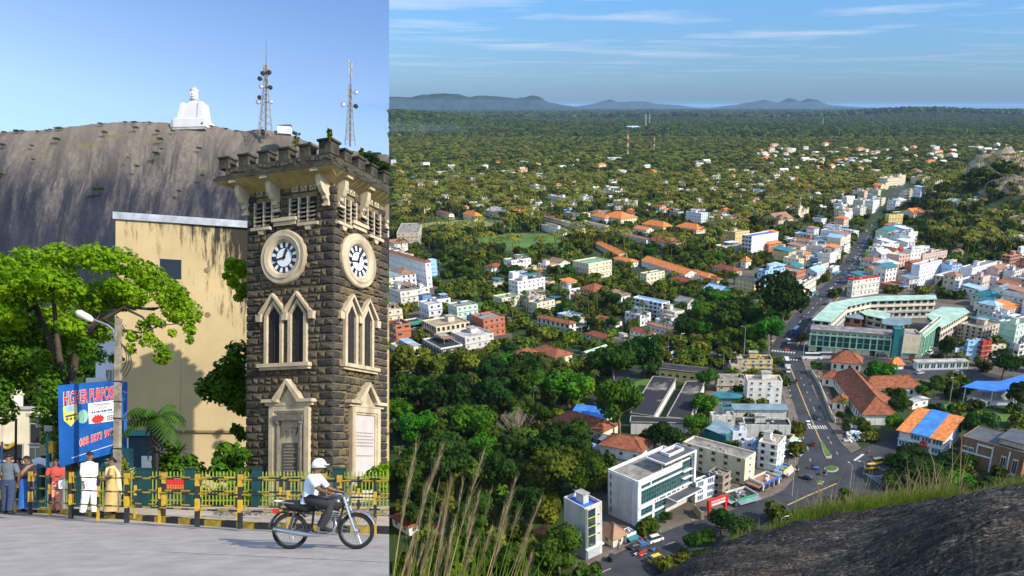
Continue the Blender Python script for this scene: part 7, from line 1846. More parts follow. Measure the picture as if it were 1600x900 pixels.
for s in(.30,S('R',565),W2-.15):bracket('R',s,0,.62)
q=MB();x0,x1,y0,y1=-W1,0,0,W2
i_=[(x0+.05,y0+.05,TOPZ-.05),(x1-.05,y0+.05,TOPZ-.05),(x1-.05,y1-.05,TOPZ-.05),(x0+.05,y1-.05,TOPZ-.05)]
m_=[(x0-.30,y0-.30,TOPZ+.10),(x1+.2,y0-.30,TOPZ+.10),(x1+.2,y1+.30,TOPZ+.10),(x0-.30,y1+.30,TOPZ+.10)]
o_=[(x0-OV,y0-OV,ZE),(x1+OVR,y0-OV,ZE),(x1+OVR,y1+OV,ZE),(x0-OV,y1+OV,ZE)]
q.add(i_+m_+o_,[(a,(a+1)%4,4+(a+1)%4,4+a)for a in range(4)]+[(4+a,4+(a+1)%4,8+(a+1)%4,8+a)for a in range(4)]);q.build('soffit',M_soff,tower)
q=MB()
for k in range(1,16):
 s=-W1-OV+k*(W1+2*OV)/16;q.tube([(s,-OV+.02,ZE-.01),(max(min(s,x1+.3),x0-.3),-.30,TOPZ+.09)],.018,4)
 s=-OV+k*(W2+2*OV)/16;q.tube([(OVR-.02,s,ZE-.01),(.20,max(min(s,y1+.3),y0-.3),TOPZ+.09)],.018,4)
q.build('soffit_ribs',M_soff,tower)
q=MB();q.box(x0-OV-.02,x1+OVR+.02,y0-OV-.02,y1+OV+.02,ZE+.003,ZE+.09);q.box(x0-OV+.06,x1+OVR-.06,y0-OV+.06,y1+OV-.06,ZE+.093,ZE+.20);q.build('eaves_slab',M_weath,tower)
PZ0=ZE+.203;PX=.52;x1=-.30
q=MB();q.box(x0-PX,x1+PX,y0-PX,y0-PX+.4,PZ0,PZ0+.36);q.box(x0-PX,x1+PX,y1+PX-.4,y1+PX,PZ0,PZ0+.36);q.box(x0-PX,x0-PX+.4,y0-PX+.4,y1+PX-.4,PZ0,PZ0+.36);q.box(x1+PX-.4,x1+PX,y0-PX+.4,y1+PX-.4,PZ0,PZ0+.36);q.build('parapet',M_weath,tower)
mq=MB();mq.box(-.22,.22,-.2,.2,0,.38);MER=mq.mesh('merlon',M_weath);mq=MB();mq.box(-.27,.27,-.24,.24,.382,.45);mq.add([(-.27,-.24,.45),(.27,-.24,.45),(.27,.24,.45),(-.27,.24,.45),(0,0,.51)],[(0,1,4),(1,2,4),(2,3,4),(3,0,4)]);CAP=mq.mesh('cap',M_weath)
def merlon(x,y,k=1.0):
 o=link('merlon',MER,tower,(x,y,PZ0+.362),scale=(k,k,k));link('cap',CAP,o,(0,0,0));return o
n=5
for k in range(n+1):
 if k:merlon(x1+PX-.2-k*(W1+2*PX-.4)/n,y0-PX+.2)
 merlon(x1+PX-.2-k*(W1+2*PX-.4)/n,y1+PX-.2,.95)
 if 0<k<n:merlon(x1+PX-.2,y0-PX+.2+k*(W2+2*PX-.4)/n);merlon(x0-PX+.2,y0-PX+.2+k*(W2+2*PX-.4)/n)
merlon(x1+PX-.22,y0-PX+.22,1.18)
q=MB()
for k in range(26):
 s=x0-PX+.1+k*(W1+2*PX)/26;q.cbox((s,y0-PX-.012,PZ0+rs.uniform(.1,.26)),rs.uniform(.1,.18),.03,rs.uniform(.08,.14))
 s=y0-PX+.1+k*(W2+2*PX)/26;q.cbox((x1+PX+.012,s,PZ0+rs.uniform(.1,.26)),.03,rs.uniform(.1,.18),rs.uniform(.08,.14))
tag(q.build('parapet_rubble',M_st[0],tower),None,None,None,'stuff')
def weed(px,row,s,label):
 base=None;Y=28.3 if px>490 else 29.6
 p=LP(px,row,Y);root=Lroot('weed',p,0,label,'plant');r=random.Random(int(px));q=MB()
 for k in range(46):
  a=r.uniform(0,6.28);h=r.uniform(.05,1)*s;c=Vector((math.cos(a)*.3*s*r.random(),math.sin(a)*.3*s*r.random(),h));d=Vector((r.gauss(0,1),r.gauss(0,1),r.gauss(0,1))).normalized();u=d.orthogonal().normalized();v=d.cross(u);w_=.075
  q.add([c-u*w_,c+v*w_*.6,c+u*w_,c-v*w_*.6],[(0,1,2,3)])
 q.tube([(0,0,-.1),(0.02,0,s*.8)],.02,4);q.build('leaves',M_leafy,root)
weed(462,232,.60,'leafy green weed growing on the left side of the battlements');weed(515,216,.30,'small weed on top of the corner merlon');weed(565,242,.22,'small tuft of weed on the right side of the battlements')
# BEHIND THE FENCE
def yellow():
 A=LP(177,720,40.0);Bp=LP(640,720,43.6);d=Vector((Bp.x-A.x,Bp.y-A.y,0));W=d.length;ya=math.atan2(d.y,d.x)
 root=Lroot('building',(A.x,A.y,0),ya,'large plain ochre building with black rain stains behind the clock tower','building')
 H=LP(177,343,40).z;Mo=material('ochre_wall',(.44,.34,.185),rough=.9,var=.16,scale=.25,bump=.006,bscale=12,detail=8)
 t=Mo.node_tree;b=t.nodes['Principled BSDF'];L=t.links.new;src=b.inputs['Base Color'].links[0].from_socket
 def N_(k,**kw):
  n=t.nodes.new(k)
  for a_,v in kw.items():setattr(n,a_,v)
  return n
 tcn=N_('ShaderNodeTexCoord');mp_=N_('ShaderNodeMapping');mp_.inputs['Scale'].default_value=(2.3,2.3,.33);L(tcn.outputs['Object'],mp_.inputs[0])
 nz=N_('ShaderNodeTexNoise');nz.inputs['Scale'].default_value=1.2;nz.inputs['Detail'].default_value=9;nz.inputs['Roughness'].default_value=.75;L(mp_.outputs[0],nz.inputs[0])
 sp=N_('ShaderNodeSeparateXYZ');L(tcn.outputs['Object'],sp.inputs[0])
 zt=N_('ShaderNodeMapRange');zt.inputs[1].default_value=H-6.5;zt.inputs[2].default_value=H;L(sp.outputs[2],zt.inputs[0])
 xt=N_('ShaderNodeMapRange');xt.inputs[1].default_value=3;xt.inputs[2].default_value=6.5;xt.inputs[3].default_value=.25;L(sp.outputs[0],xt.inputs[0])
 def M2(op,a_,b_,cl=False):
  n=N_('ShaderNodeMath',operation=op,use_clamp=cl)
  for i,v in enumerate((a_,b_)):
   if isinstance(v,(int,float)):n.inputs[i].default_value=v
   else:L(v,n.inputs[i])
  return n.outputs[0]
 f=M2('MULTIPLY',M2('SUBTRACT',M2('ADD',nz.outputs[0],M2('MULTIPLY',M2('MULTIPLY',zt.outputs[0],xt.outputs[0]),.42)),.63),8,True)
 mx=N_('ShaderNodeMix',data_type='RGBA');L(f,mx.inputs[0]);L(src,mx.inputs[6]);mx.inputs[7].default_value=(.03,.027,.02,1);L(mx.outputs[2],b.inputs['Base Color'])
 q=MB();q.box(0,3.0,0,14,-.3,H);q.box(3.005,W,.03,14,-.3,H-.02);q.build('wall',Mo,root)
 q=MB();q.box(-.1,W,-.12,.5,H+.002,H+.36);q.build('coping',material('tin_coping',(.45,.47,.52),rough=.5,metal=.4,var=.3,scale=2),root)
 q=MB();q.box(2.02,3.0,-.012,.2,H-2.85,H-1.85);q.build('window',material('blue_dark',(.012,.02,.035),rough=.3),root)
 for u,z in((4.2,H-2.3),(4.25,H-4.6),(5.9,H-7.9)):
  q=MB();q.M=Matrix.Translation((u,.028,z));q.lathe([(.01,0),(.14,0),(.14,.02),(.01,.02)],10,axis='Y');q.build('patched_hole',M_mortar,root)
 q=MB();q.box(0,2.2,-.25,-.002,3.5,3.7);q.box(0,W,-.10,.028,3.1,3.22);q.build('string_course',material('broken_edge',(.20,.15,.08)),root)
 q=MB();q.box(.25,2.1,-.6,-.002,-.1,2.9);q.build('porch',material('deep_teal',(.01,.035,.06),rough=.6),root)
 q=MB();q.box(-.1,2.2,-.75,-.003,2.901,3.15);q.build('porch_slab',M_tealwall,root)
 q=MB()
 for s_ in((.15,.25,.4,2.8),(.75,.86,.4,2.8),(.25,.75,2.65,2.8),(.25,.75,1.0,1.1)):q.box(s_[0],s_[1],-.68,-.602,s_[2],s_[3])
 fr=q.build('door_frame',M_frame,root)
 q=MB();q.box(.25,.75,-.63,-.605,1.101,2.64);q.build('lattice_panel',material('lattice',(.30,.10,.04),col2=(.07,.02,.01),scale=12,lowhi=(.48,.52)),fr)
 q=MB();q.box(1.45,1.9,-.66,-.602,.3,1.9);q.build('white_board',M_frame,root)
yellow()
def lblock(px0,px1,r0,Y,wc_,label,dep=8,win=None,n=0):
 A,B_2=LP(px0,r0,Y),LP(px1,r0,Y);root=Lroot('building',(A.x,Y,0),0,label,'building');W=B_2.x-A.x;H=A.z
 q=MB();q.box(0,W,0,dep,-3,H);q.build('wall',wallm(wc_),root);q=MB();q.box(-.15,W+.15,-.2,dep,H+.002,H+.3);q.build('roof_edge',M_conc,root)
 for u,z,w_,h_,k in(win or[]):link('window',WM[k],root,M=Matrix.Translation((u*W,-.012,z*H))@Matrix.Diagonal((w_,1,h_,1)))
 return root,W,H
root,W,H=lblock(-30,49,640,75,'cream','cream building with a yellow garland over its balcony at the end of the street',8,[(.55,.36,3.0,1.9,'dark'),(.65,.12,1.6,1.9,'teal'),(.35,.12,1.6,1.8,'dark')])
q=MB();q.box(W*.25,W*.85,-1.2,-.01,H*.24,H*.27);q.build('balcony',M_conc,root)
q=MB();q.tube([(W*(.42+.3*i/8),-.3,H*.52-.5*math.sin(PI*i/8))for i in range(9)],.16,6);q.build('garland',M_ry,root)
q=MB();q.M=Matrix.Translation((W*.55,1,H));q.lathe([(.5,.3),(.5,1.4),(.62,1.5),(.4,2.0),(.05,2.2)],10);q.M=None;q.build('turret',wallm('cream'),root)
lblock(46,68,652,62,'dark','dark fronted shop building left of the trees',6,[(.5,.4,1.0,1.6,'std'),(.5,.75,1.0,1.6,'dark')])
lblock(62,100,668,58,'tanw','brown shop front with a pale shutter behind the parked cars',6,[(.3,.35,.9,1.4,'dark'),(.75,.35,.7,1.5,'std')])
root,W,H=lblock(150,182,518,44,'bluewhite','white balconied house behind the lamp post',5,[(.3,.55,.6,1.2,'dark'),(.7,.72,.4,.8,'std')])
q=MB();q.box(0,W,-.8,-.01,H*.60,H*.63);q.box(0,W,-.8,-.75,H*.63,H*.70);q.build('balcony',M_frame,root)
q=MB();q.box(0,W,-.5,-.01,H*.42,H*.52);q.build('sign_board',M_ry,root)
def lcar(k,px,row,paint,ang,label):
 root=vehicle(k,1000,700,paint,0,label);g=LG(px,row);root.matrix_world=LM@Matrix.Translation((g.x,g.y,0))@Matrix.Rotation(ang,4,'Z');LEFT.add(root)
for a in(('car',12,757,'white',.2,'white car parked first in the row at the end of the street'),('car',30,753,'silver',.3,'silver car half hidden behind the man in grey'),('car',66,757,'blue',.1,'blue car in the row behind the woman in black'),('van',42,745,'white',1.2,'white topped van at the back of the parked row'),('van',60,744,'silver',1.4,'pale jeep behind the blue car'),('car',84,755,'silver',.2,'grey car beside the white umbrella'),('tuk',5,745,'black',.5,'dark three wheeler at the left edge of the street')):lcar(*a)
g=LG(66,757);u_=Lroot('umbrella',(g.x,g.y,0),0,'white umbrella leaning in front of the parked cars','umbrella')
q=MB();q.M=Matrix.Translation((0,0,1.35))@Matrix.Rotation(.7,4,'Y');q.lathe([(.72,0),(.6,.22),(.35,.38),(.02,.45),(.02,.44),(.34,.36),(.6,.2)],10);q.build('canopy',M_frame,u_)
q=MB();q.tube([(.3,0,1.75),(-.3,0,.9)],.02,4);q.build('shaft',M_metal,u_)
def lpole(px,r0,Y,rad,label,mat_,name='pole'):
 g=LP(px,r0,Y);o=Lroot(name,(g.x,Y,0),0,label,'pole');q=MB();q.tube([(0,0,-.1),(0,0,g.z)],[rad,rad*.8],7);q.build('shaft',mat_,o);return o
lpole(25,655,55,.09,'thin dark pole in front of the cream building',M_dark);lpole(3,690,50,.08,'thin blue pole at the left edge',wallm('blue'))
o=lpole(75,678,25.9,.06,'blue and rust signal post left of the billboard',wallm('teal'));q=MB();q.box(-.1,.16,-.05,.05,2.62,2.8);q.build('sign_box',M_conc,o);q=MB();q.box(.05,.2,-.05,.05,1.9,2.3);q.build('sign_box',M_ry,o)
def lamppost():
 Y=23.8;g=LP(184,498,Y);g2=LP(183,735,Y);o=Lroot('street_lamp',(g2.x,Y,0),0,'weathered concrete lamp post with curved arm in front of the blue billboard','street lamp')
 q=MB();q.add([(-.09,-.07,-.1),(.09,-.07,-.1),(.09,.07,-.1),(-.09,.07,-.1),(-.07,-.07,g.z),(.07,-.07,g.z),(.07,.07,g.z),(-.07,.07,g.z)],[(0,1,5,4),(1,2,6,5),(2,3,7,6),(3,0,4,7),(4,5,6,7)])
 q.build('pole',material('old_concrete',(.24,.21,.16),var=.5,scale=4,bump=.02,bscale=9,detail=9),o)
 for z in(2.0,2.9,3.4,4.0):q=MB();q.box(-.092,.092,-.075,.075,z,z+.04);q.build('band',M_dark,o)
 P=[LP(a,b,Y)-Vector((g2.x,Y,0))for a,b in((182,560),(181,530),(178,516),(168,508),(150,501),(140,497))]
 q=MB();q.tube(P,[.035]*6,6);a_=q.build('arm',M_metal,o)
 h0,h1=[LP(a,b,Y)-Vector((g2.x,Y,0))for a,b in((146,501),(119,487))]
 q=MB();q.tube([h0,h0.lerp(h1,.25),h0.lerp(h1,.8),h1],[.05,.11,.12,.05],8);q.build('lamp_head',material('lamp_cream',(.62,.58,.50),rough=.5),a_,smooth=True)
 for k in range(3):
  P=[LP(188+10*math.sin(t*PI/8)+k*2,535+t*6+k*3,Y)-Vector((g2.x,Y-.05*k,0))for t in range(9)]
  q=MB();q.tube(P,.014,4);q.build('cable',M_dark,o)
lamppost()
def billboard():
 C=[LP(95,729,24.7),LP(194,704,28.0),LP(192,593,28.0),LP(93,602,24.7)]
 O=C[0].copy();O.z=0;o=Lroot('billboard',O,0,'tilted blue billboard with red hand painted lettering','billboard');C=[c-O for c in C]
 nrm=(C[1]-C[0]).cross(C[3]-C[0]).normalized()
 if nrm.dot(LCAM-O)<0:nrm=-nrm
 B=lambda u,v,e=0.0:(C[0].lerp(C[1],u)).lerp(C[3].lerp(C[2],u),v)+nrm*e
 def slab(u0,u1,v0,v1,e0,e1,name,m_,par=None):
  q=MB();a=[B(u0,v0,e1),B(u1,v0,e1),B(u1,v1,e1),B(u0,v1,e1),B(u0,v0,e0),B(u1,v0,e0),B(u1,v1,e0),B(u0,v1,e0)];q.add(a,[(0,1,2,3),(7,6,5,4),(0,4,5,1),(1,5,6,2),(2,6,7,3),(3,7,4,0)]);return q.build(name,m_,par or o)
 bd=slab(0,1,0,1,-.05,0,'board',material('board_blue',(.012,.10,.38),rough=.5,var=.3,scale=.9))
 def shape(pts,e,m_,name='print',par=None):
  q=MB();q.add([B(u,v,e)for u,v in pts],[tuple(range(len(pts)))]);return q.build(name,m_,par or bd)
 def text(s,u0,u1,v0,v1,e,m_,slope=0.0,bold=0.0):
  cu=bpy.data.curves.new('lettering','FONT');cu.body=s;cu.offset=bold;t=bpy.data.objects.new('lettering',cu);col.objects.link(t);bpy.context.view_layer.update()
  me=bpy.data.meshes.new_from_object(t.evaluated_get(bpy.context.evaluated_depsgraph_get()));bpy.data.objects.remove(t)
  xs=[v.co.x for v in me.vertices];ys2=[v.co.y for v in me.vertices];a,b,c,d=min(xs),max(xs),min(ys2),max(ys2)
  for v in me.vertices:U=(v.co.x-a)/(b-a);v.co=B(u0+(u1-u0)*U,v0+(v1-v0)*(v.co.y-c)/(d-c)+slope*U,e)
  me.materials.clear();me.materials.append(m_);me.name='lettering';return link('lettering',me,bd)
 Mr,My,Mw_=material('print_red',(.62,.035,.02)),material('print_yellow',(.75,.58,.08)),material('print_white',(.72,.72,.74));Mk=material('print_dark',(.05,.06,.14))
 text('HIGHER PURPOSE',.045,.855,.735,.915,.010,Mw_,.01,.035);text('HIGHER PURPOSE',.05,.85,.74,.91,.016,Mr,.01,.012)
 pn=shape([(.42,.46),(.87,.44),(.85,.73),(.41,.73)],.006,Mw_);
 text('TERNATWIX',.50,.77,.675,.705,.012,Mk);text('2018',.58,.70,.635,.66,.012,Mr)
 r=random.Random(9)
 for v,m_ in((.60,Mk),(.565,wallm('paleblue'))):
  u=.46
  while u<.80:a=r.uniform(.012,.04);shape([(u,v-.01),(u+a,v-.01),(u+a,v+.014),(u,v+.014)],.012,m_);u+=a+.01
 for v in(.52,.495,.47):
  u=.71
  while u<.81:a=r.uniform(.012,.03);shape([(u,v-.007),(u+a,v-.007),(u+a,v+.008),(u,v+.008)],.012,Mk);u+=a+.008
 shape([(.56+(.115 if k%2 else.09)*math.cos(k*PI/14),.505+(.065 if k%2 else.045)*math.sin(k*PI/14))for k in range(28)],.012,Mr)
 shape([(.04,.73),(.24,.745),(.25,.56),(.15,.47),(.05,.56)],.006,My,'shield');shape([(.06,.725),(.22,.737),(.20,.66),(.09,.65)],.010,wallm('paleblue'));shape([(.07,.615),(.23,.625),(.23,.60),(.07,.59)],.010,Mk)
 for k in range(3):shape([(.08+k*.055,.55),(.115+k*.055,.555),(.115+k*.055,.585),(.08+k*.055,.58)],.010,Mk)
 shape([(.33+.085*math.cos(k*.6),.57+.09*math.sin(k*.6))for k in range(10)],.006,wallm('green'),'emblem')
 text('088 5873 9623',.27,.845,.185,.295,.010,Mw_,.065,.04);text('088 5873 9623',.275,.84,.19,.29,.016,Mr,.065,.014)
 q=MB();q.add([B(.15,.07,.008),B(.85,.12,.008),B(.85,.127,.008),B(.15,.077,.008)],[(0,1,2,3)]);q.build('print',Mw_,bd)
 for u in(.1,.9):q=MB();p=B(u,0,-.12);q.tube([(p.x,p.y,0),B(u,.9,-.12)],.05,5);q.build('support',M_metal,o)
 A=LP(187,596,28.6);o2=Lroot('advertising_board',(A.x,28.6,0),.5,'narrow blue upright advertising board behind the lamp post','billboard');q=MB();q.box(0,.24,-.03,.03,1.9,A.z);q.build('board',MATS['board_blue'],o2);q=MB();q.box(.08,.11,-.035,-.031,2.2,A.z-.3);q.build('print',Mw_,o2)
 A=LP(108,742,27.6);o3=Lroot('mural_board',(A.x,27.6,.2),0,'dark teal mural board with yellow leaf strokes under the billboard','billboard');q=MB();q.box(0,2.2,-.03,.03,0,1.9);mb_=q.build('board',material('mural_teal',(.01,.06,.09)),o3)
 for k in range(16):
  x,z,a=r.uniform(.1,2.0),r.uniform(.7,1.6),r.uniform(-.2,1.1);q=MB();q.add([(x,-.034,z),(x+.25*math.cos(a),-.034,z+.25*math.sin(a)-.02),(x+.5*math.cos(a),-.034,z+.5*math.sin(a)),(x+.25*math.cos(a),-.034,z+.25*math.sin(a)+.035)],[(0,1,2,3)]);q.build('leaf_stroke',[My,MATS['wall_mint']if 'wall_mint' in MATS else My,Mw_][k%3],mb_)
billboard()
# STREET TREES AND PLANTS
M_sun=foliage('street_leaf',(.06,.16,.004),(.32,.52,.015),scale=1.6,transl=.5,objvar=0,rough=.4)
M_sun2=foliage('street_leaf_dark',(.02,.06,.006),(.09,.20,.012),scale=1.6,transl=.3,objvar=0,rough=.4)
def leafmass(lumps,n,size,seed):
 """lumps: (px, row, radius px, depth, flatness); leaves are folded lobed blades"""
 r=random.Random(seed);q=MB();tot=sum(l[2]**2 for l in lumps)
 for px,row,rp,Y,fl in lumps:
  c=LP(px,row,Y);R_=rp*Y/F_PX
  for k in range(int(n*rp*rp/tot)):
   d=Vector((r.gauss(0,1),r.gauss(0,1),r.gauss(0,1))).normalized()*(r.uniform(.35,1.08)if r.random()<.5 else r.uniform(.8,1.12));p=c+Vector((d.x*R_,d.y*R_*1.2,d.z*R_*fl))
   nn=(d+Vector((r.gauss(0,.6),r.gauss(0,.6),r.gauss(0,.6)+.5))).normalized();u=nn.cross(Vector((r.gauss(0,1),r.gauss(0,1),r.gauss(0,1)))).normalized();v=nn.cross(u);s=size*r.uniform(.6,1.25)
   q.add([p-u*s,p-u*s*.2-v*s*.75,p+u*s*.25-v*s*.35-nn*s*.1,p+u*s*1.1-nn*s*.3,p+u*s*.25+v*s*.35,p-u*s*.2+v*s*.8-nn*s*.15,p+nn*s*.12],[(0,1,6),(1,2,6),(2,3,6),(3,4,6),(4,5,6),(5,0,6)])
 return q
def limb(q,pts,Y,r0,r1):
 P=[LP(a,b,Y+(c[0]if c else 0))for a,b,*c in pts];n=len(P);q.tube(P,[r0+(r1-r0)*i/(n-1)for i in range(n)],7)
def street_tree():
 o=Lroot('street_tree',(0,0,0),0,'big bright green shade tree spreading over the left of the street','tree')
 q=MB();Y=27.5
 limb(q,[(118,800),(113,740),(106,680),(98,600),(90,560),(72,520),(56,478),(40,440)],Y,.24,.06);limb(q,[(100,610),(94,570),(88,520),(84,470),(86,430)],Y-.3,.13,.04)
 limb(q,[(104,640),(112,590),(120,550),(126,530),(150,500),(165,470)],Y,.15,.04);limb(q,[(126,530),(160,500),(195,480),(230,482),(258,480)],Y-.5,.09,.02)
 limb(q,[(195,482),(222,495),(236,512),(240,520)],Y-.7,.05,.015);limb(q,[(200,480),(240,484),(275,470)],Y-.4,.05,.015);limb(q,[(56,478),(20,500),(-20,480)],Y+.5,.08,.03);limb(q,[(96,590),(50,560),(5,575)],Y+.3,.08,.03)
 limb(q,[(160,498),(190,515),(220,520),(252,508),(290,505)],Y-.8,.05,.012)
 q.build('trunk',material('dark_bark',(.06,.045,.035),var=.4,scale=4,bump=.02,bscale=12),o,smooth=True)
 r=random.Random(4);lumps=[]
 top=[(-60,410),(0,402),(50,392),(100,386),(150,388),(190,393),(230,415),(262,440),(285,470)]
 for px,row in top:lumps.append((px,row+16,26,Y+r.uniform(-2,2),.8))
 for px in(-30,10,50,85,30,-10,70,110,60):lumps.append((px,r.uniform(440,535),27,Y+r.uniform(-1.5,2.5),.8))
 for k in range(24):
  px=r.uniform(-60,245);t=max(0,(px-150)/110);row=r.uniform(420+20*t,520-45*t);lumps.append((px,row,r.uniform(18,34),Y+r.uniform(-2.6,2.4),.75))
 low=[(-20,560,34),(15,545,30),(20,590,26),(50,580,20),(0,640,22),(-12,610,26),(78,590,20),(85,620,22),(75,650,20),(90,680,20),(96,705,15),(60,560,18),(130,540,18),(150,555,15),(180,560,9),(140,510,22),(40,520,24),(80,540,20),(118,570,14)]
 spr=[(296,515,9),(300,498,7),(285,490,12),(262,470,14),(275,455,12),(240,500,9),(232,530,12),(252,545,10),(262,555,8),(245,560,7),(225,510,10),(296,530,6),(270,520,7),(205,545,8),(205,525,9),(255,565,6),(250,505,8),(215,470,8),(226,463,10),(290,475,10)]
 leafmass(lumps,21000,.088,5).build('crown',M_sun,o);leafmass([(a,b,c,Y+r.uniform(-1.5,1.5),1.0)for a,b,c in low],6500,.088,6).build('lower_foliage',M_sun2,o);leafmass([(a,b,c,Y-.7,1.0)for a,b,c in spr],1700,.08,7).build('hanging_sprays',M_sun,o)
street_tree()
o=Lroot('street_tree',(0,0,0),0,'leafy tree half hidden between the ochre wall and the clock tower','tree');r=random.Random(8)
q=MB();limb(q,[(396,800),(396,700),(394,600),(394,480),(390,430)],33,.16,.05);limb(q,[(394,470),(380,450),(362,430)],33,.04,.015);limb(q,[(394,640),(370,610),(340,600)],33,.05,.015);q.build('trunk',MATS['dark_bark'],o)
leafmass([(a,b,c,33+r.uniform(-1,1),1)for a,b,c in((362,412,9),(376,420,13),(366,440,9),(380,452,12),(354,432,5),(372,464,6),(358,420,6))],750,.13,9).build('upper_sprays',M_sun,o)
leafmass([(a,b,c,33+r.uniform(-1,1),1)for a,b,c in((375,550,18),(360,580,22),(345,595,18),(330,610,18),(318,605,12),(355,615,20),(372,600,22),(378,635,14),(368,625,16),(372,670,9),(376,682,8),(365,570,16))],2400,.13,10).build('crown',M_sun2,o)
leafmass([(a,b,c,33.5,1)for a,b,c in((603,425,5),(604,445,6),(606,470,4),(605,540,6))],160,.13,11).build('right_sprays',M_sun,o)
for k,(px,row,rad,Y)in enumerate(((-30,560,60,150),(20,575,55,130),(70,560,55,150),(110,590,50,120),(150,560,45,160),(30,620,40,110),(100,640,45,95),(140,620,40,110),(-10,640,30,100),(160,690,30,60),(598,262,16,240),(585,250,12,246),(575,243,8,250))):
 g=LP(px,row,Y);R_=rad*Y/F_PX;cm,tm,ch,rx=TK['dark'][0][k%4];s=R_/rx
 o=Lroot('broadleaf_tree',(g.x,g.y,g.z-ch*s),k,'dark tree on the slope, %s'%['leftmost behind the shade tree','left of the cream building turret','above the cream building','over the brown shop front','behind the white balconied house','behind the cream building roof','over the brown shop front roof','behind the billboard top','at the left edge above the cream building','right behind the billboard','rightmost beyond the clock tower','middle of three beyond the clock tower','leftmost of three beyond the clock tower'][k],'tree')
 link('crown',cm,o,(0,0,ch*s),scale=(s,s,s));link('trunk',tm,o,scale=(s,s,s))
M_ap=foliage('areca_leaf',(.02,.06,.01),(.08,.17,.03),scale=1,transl=.3,objvar=0)
g=LP(246,655,27.6);o=Lroot('areca_palm',(g.x,27.6,0),0,'feathery palm with hanging dead leaves in front of the ochre wall','palm tree')
q=MB();q.tube([(0,0,0),(-.02,0,1.6),(-.06,0,g.z)],[.07,.07,.10],7);q.tube([(-.06,0,g.z-1.1),(-.06,0,g.z)],[.24,.14],7);q.build('trunk',M_dark,o)
link('crown',palm_crown('crown',3,13,1.5,M_ap,.36,14),o,(-.06,0,g.z),scale=(1,1,1.35));dl_=palm_crown('dead_leaves',5,7,.9,material('dead_leaf',(.05,.045,.03)),.14,7);link('dead_leaves',dl_,o,(-.02,0,g.z-.25),scale=(.6,.6,1.5))
g=LP(281,700,28.2);o=Lroot('spiky_plant',(g.x,28.2,0),0,'spiky dracaena plant in front of the ochre wall','plant');r=random.Random(2);q=MB()
for k in range(40):
 a=r.uniform(0,6.28);e=r.uniform(-.3,1.4);d=Vector((math.cos(a)*math.cos(e),math.sin(a)*math.cos(e),math.sin(e)));p=Vector((0,0,2.0));s=d.cross(Vector((0,0,1))).normalized()*.022;q.add([p-s,p+d*.25-s*1.3,p+d*.52,p+d*.25+s*1.3,p+s],[(0,1,2,3,4)])
q.tube([(0,0,0),(0,0,2)],.03,5);q.build('leaves',M_ap,o)
def shrub(lumps,n,size,m_,label,seed,Y,name='shrub',cat='shrub'):
 o=Lroot(name,(0,0,0),0,label,cat);r=random.Random(seed);leafmass([(a,b,c,Y+r.uniform(-.5,.5),1)for a,b,c in lumps],n,size,seed).build('leaves',m_,o)
 q=MB();limb(q,[(lumps[0][0],800),(lumps[0][0],lumps[0][1])],Y,.05,.03);q.build('stem',MATS['dark_bark'],o)
shrub([(280,735,20),(255,730,16),(305,738,16),(268,712,12),(297,720,10),(262,695,7)],900,.11,M_sun2,'dark low shrub under the spiky plant',21,28.5)
shrub([(358,730,20),(340,715,8),(350,700,9),(364,706,10),(378,712,12),(345,738,14),(376,735,10)],600,.15,M_sun2,'dark leaved frangipani shrub left of the clock tower',22,28.5)
shrub([(185,738,20),(165,745,14),(203,742,14),(185,722,12)],1600,.05,foliage('croton',(.10,.12,.01),(.26,.30,.03),scale=4,transl=.3,objvar=0),'clipped feathery bush tinged orange behind the fence',23,27.3)
shrub([(590,745,16),(575,752,12),(603,735,14),(598,760,14),(560,762,8)],900,.09,M_sun,'yellow green bush at the right foot of the clock tower',24,27.3)
shrub([(a,772+8*(a%3),17)for a in range(312,400,14)],2200,.07,M_sun,'bright low hedge behind the pickets left of the clock tower',25,27.4,'hedge','hedge')
shrub([(a,785,14)for a in range(60,215,13)],1500,.07,M_sun,'grassy hedge behind the pickets at left',26,27.4,'hedge','hedge')
shrub([(375,762,10),(365,752,9),(378,748,7)],300,.09,M_sun,'small bright bush at the left foot of the clock tower',27,27.2)
rr=MB();r=random.Random(6)
for k in range(260):
 px=r.uniform(335,606);g=LG(px,r.uniform(798,806),.13);s=r.uniform(.05,.16);rr.M=Matrix.Translation(g)@Matrix.Rotation(r.uniform(0,6),4,'Z')@Matrix.Rotation(r.uniform(-.5,.5),4,'X');rr.lathe([(.01,-s*.4),(s,-s*.2),(s*.8,s*.4),(.01,s*.55)],5)
rr.M=None;Lmesh(rr,'rubble',M_grey,'broken stones heaped at the foot of the fence',kind='stuff')
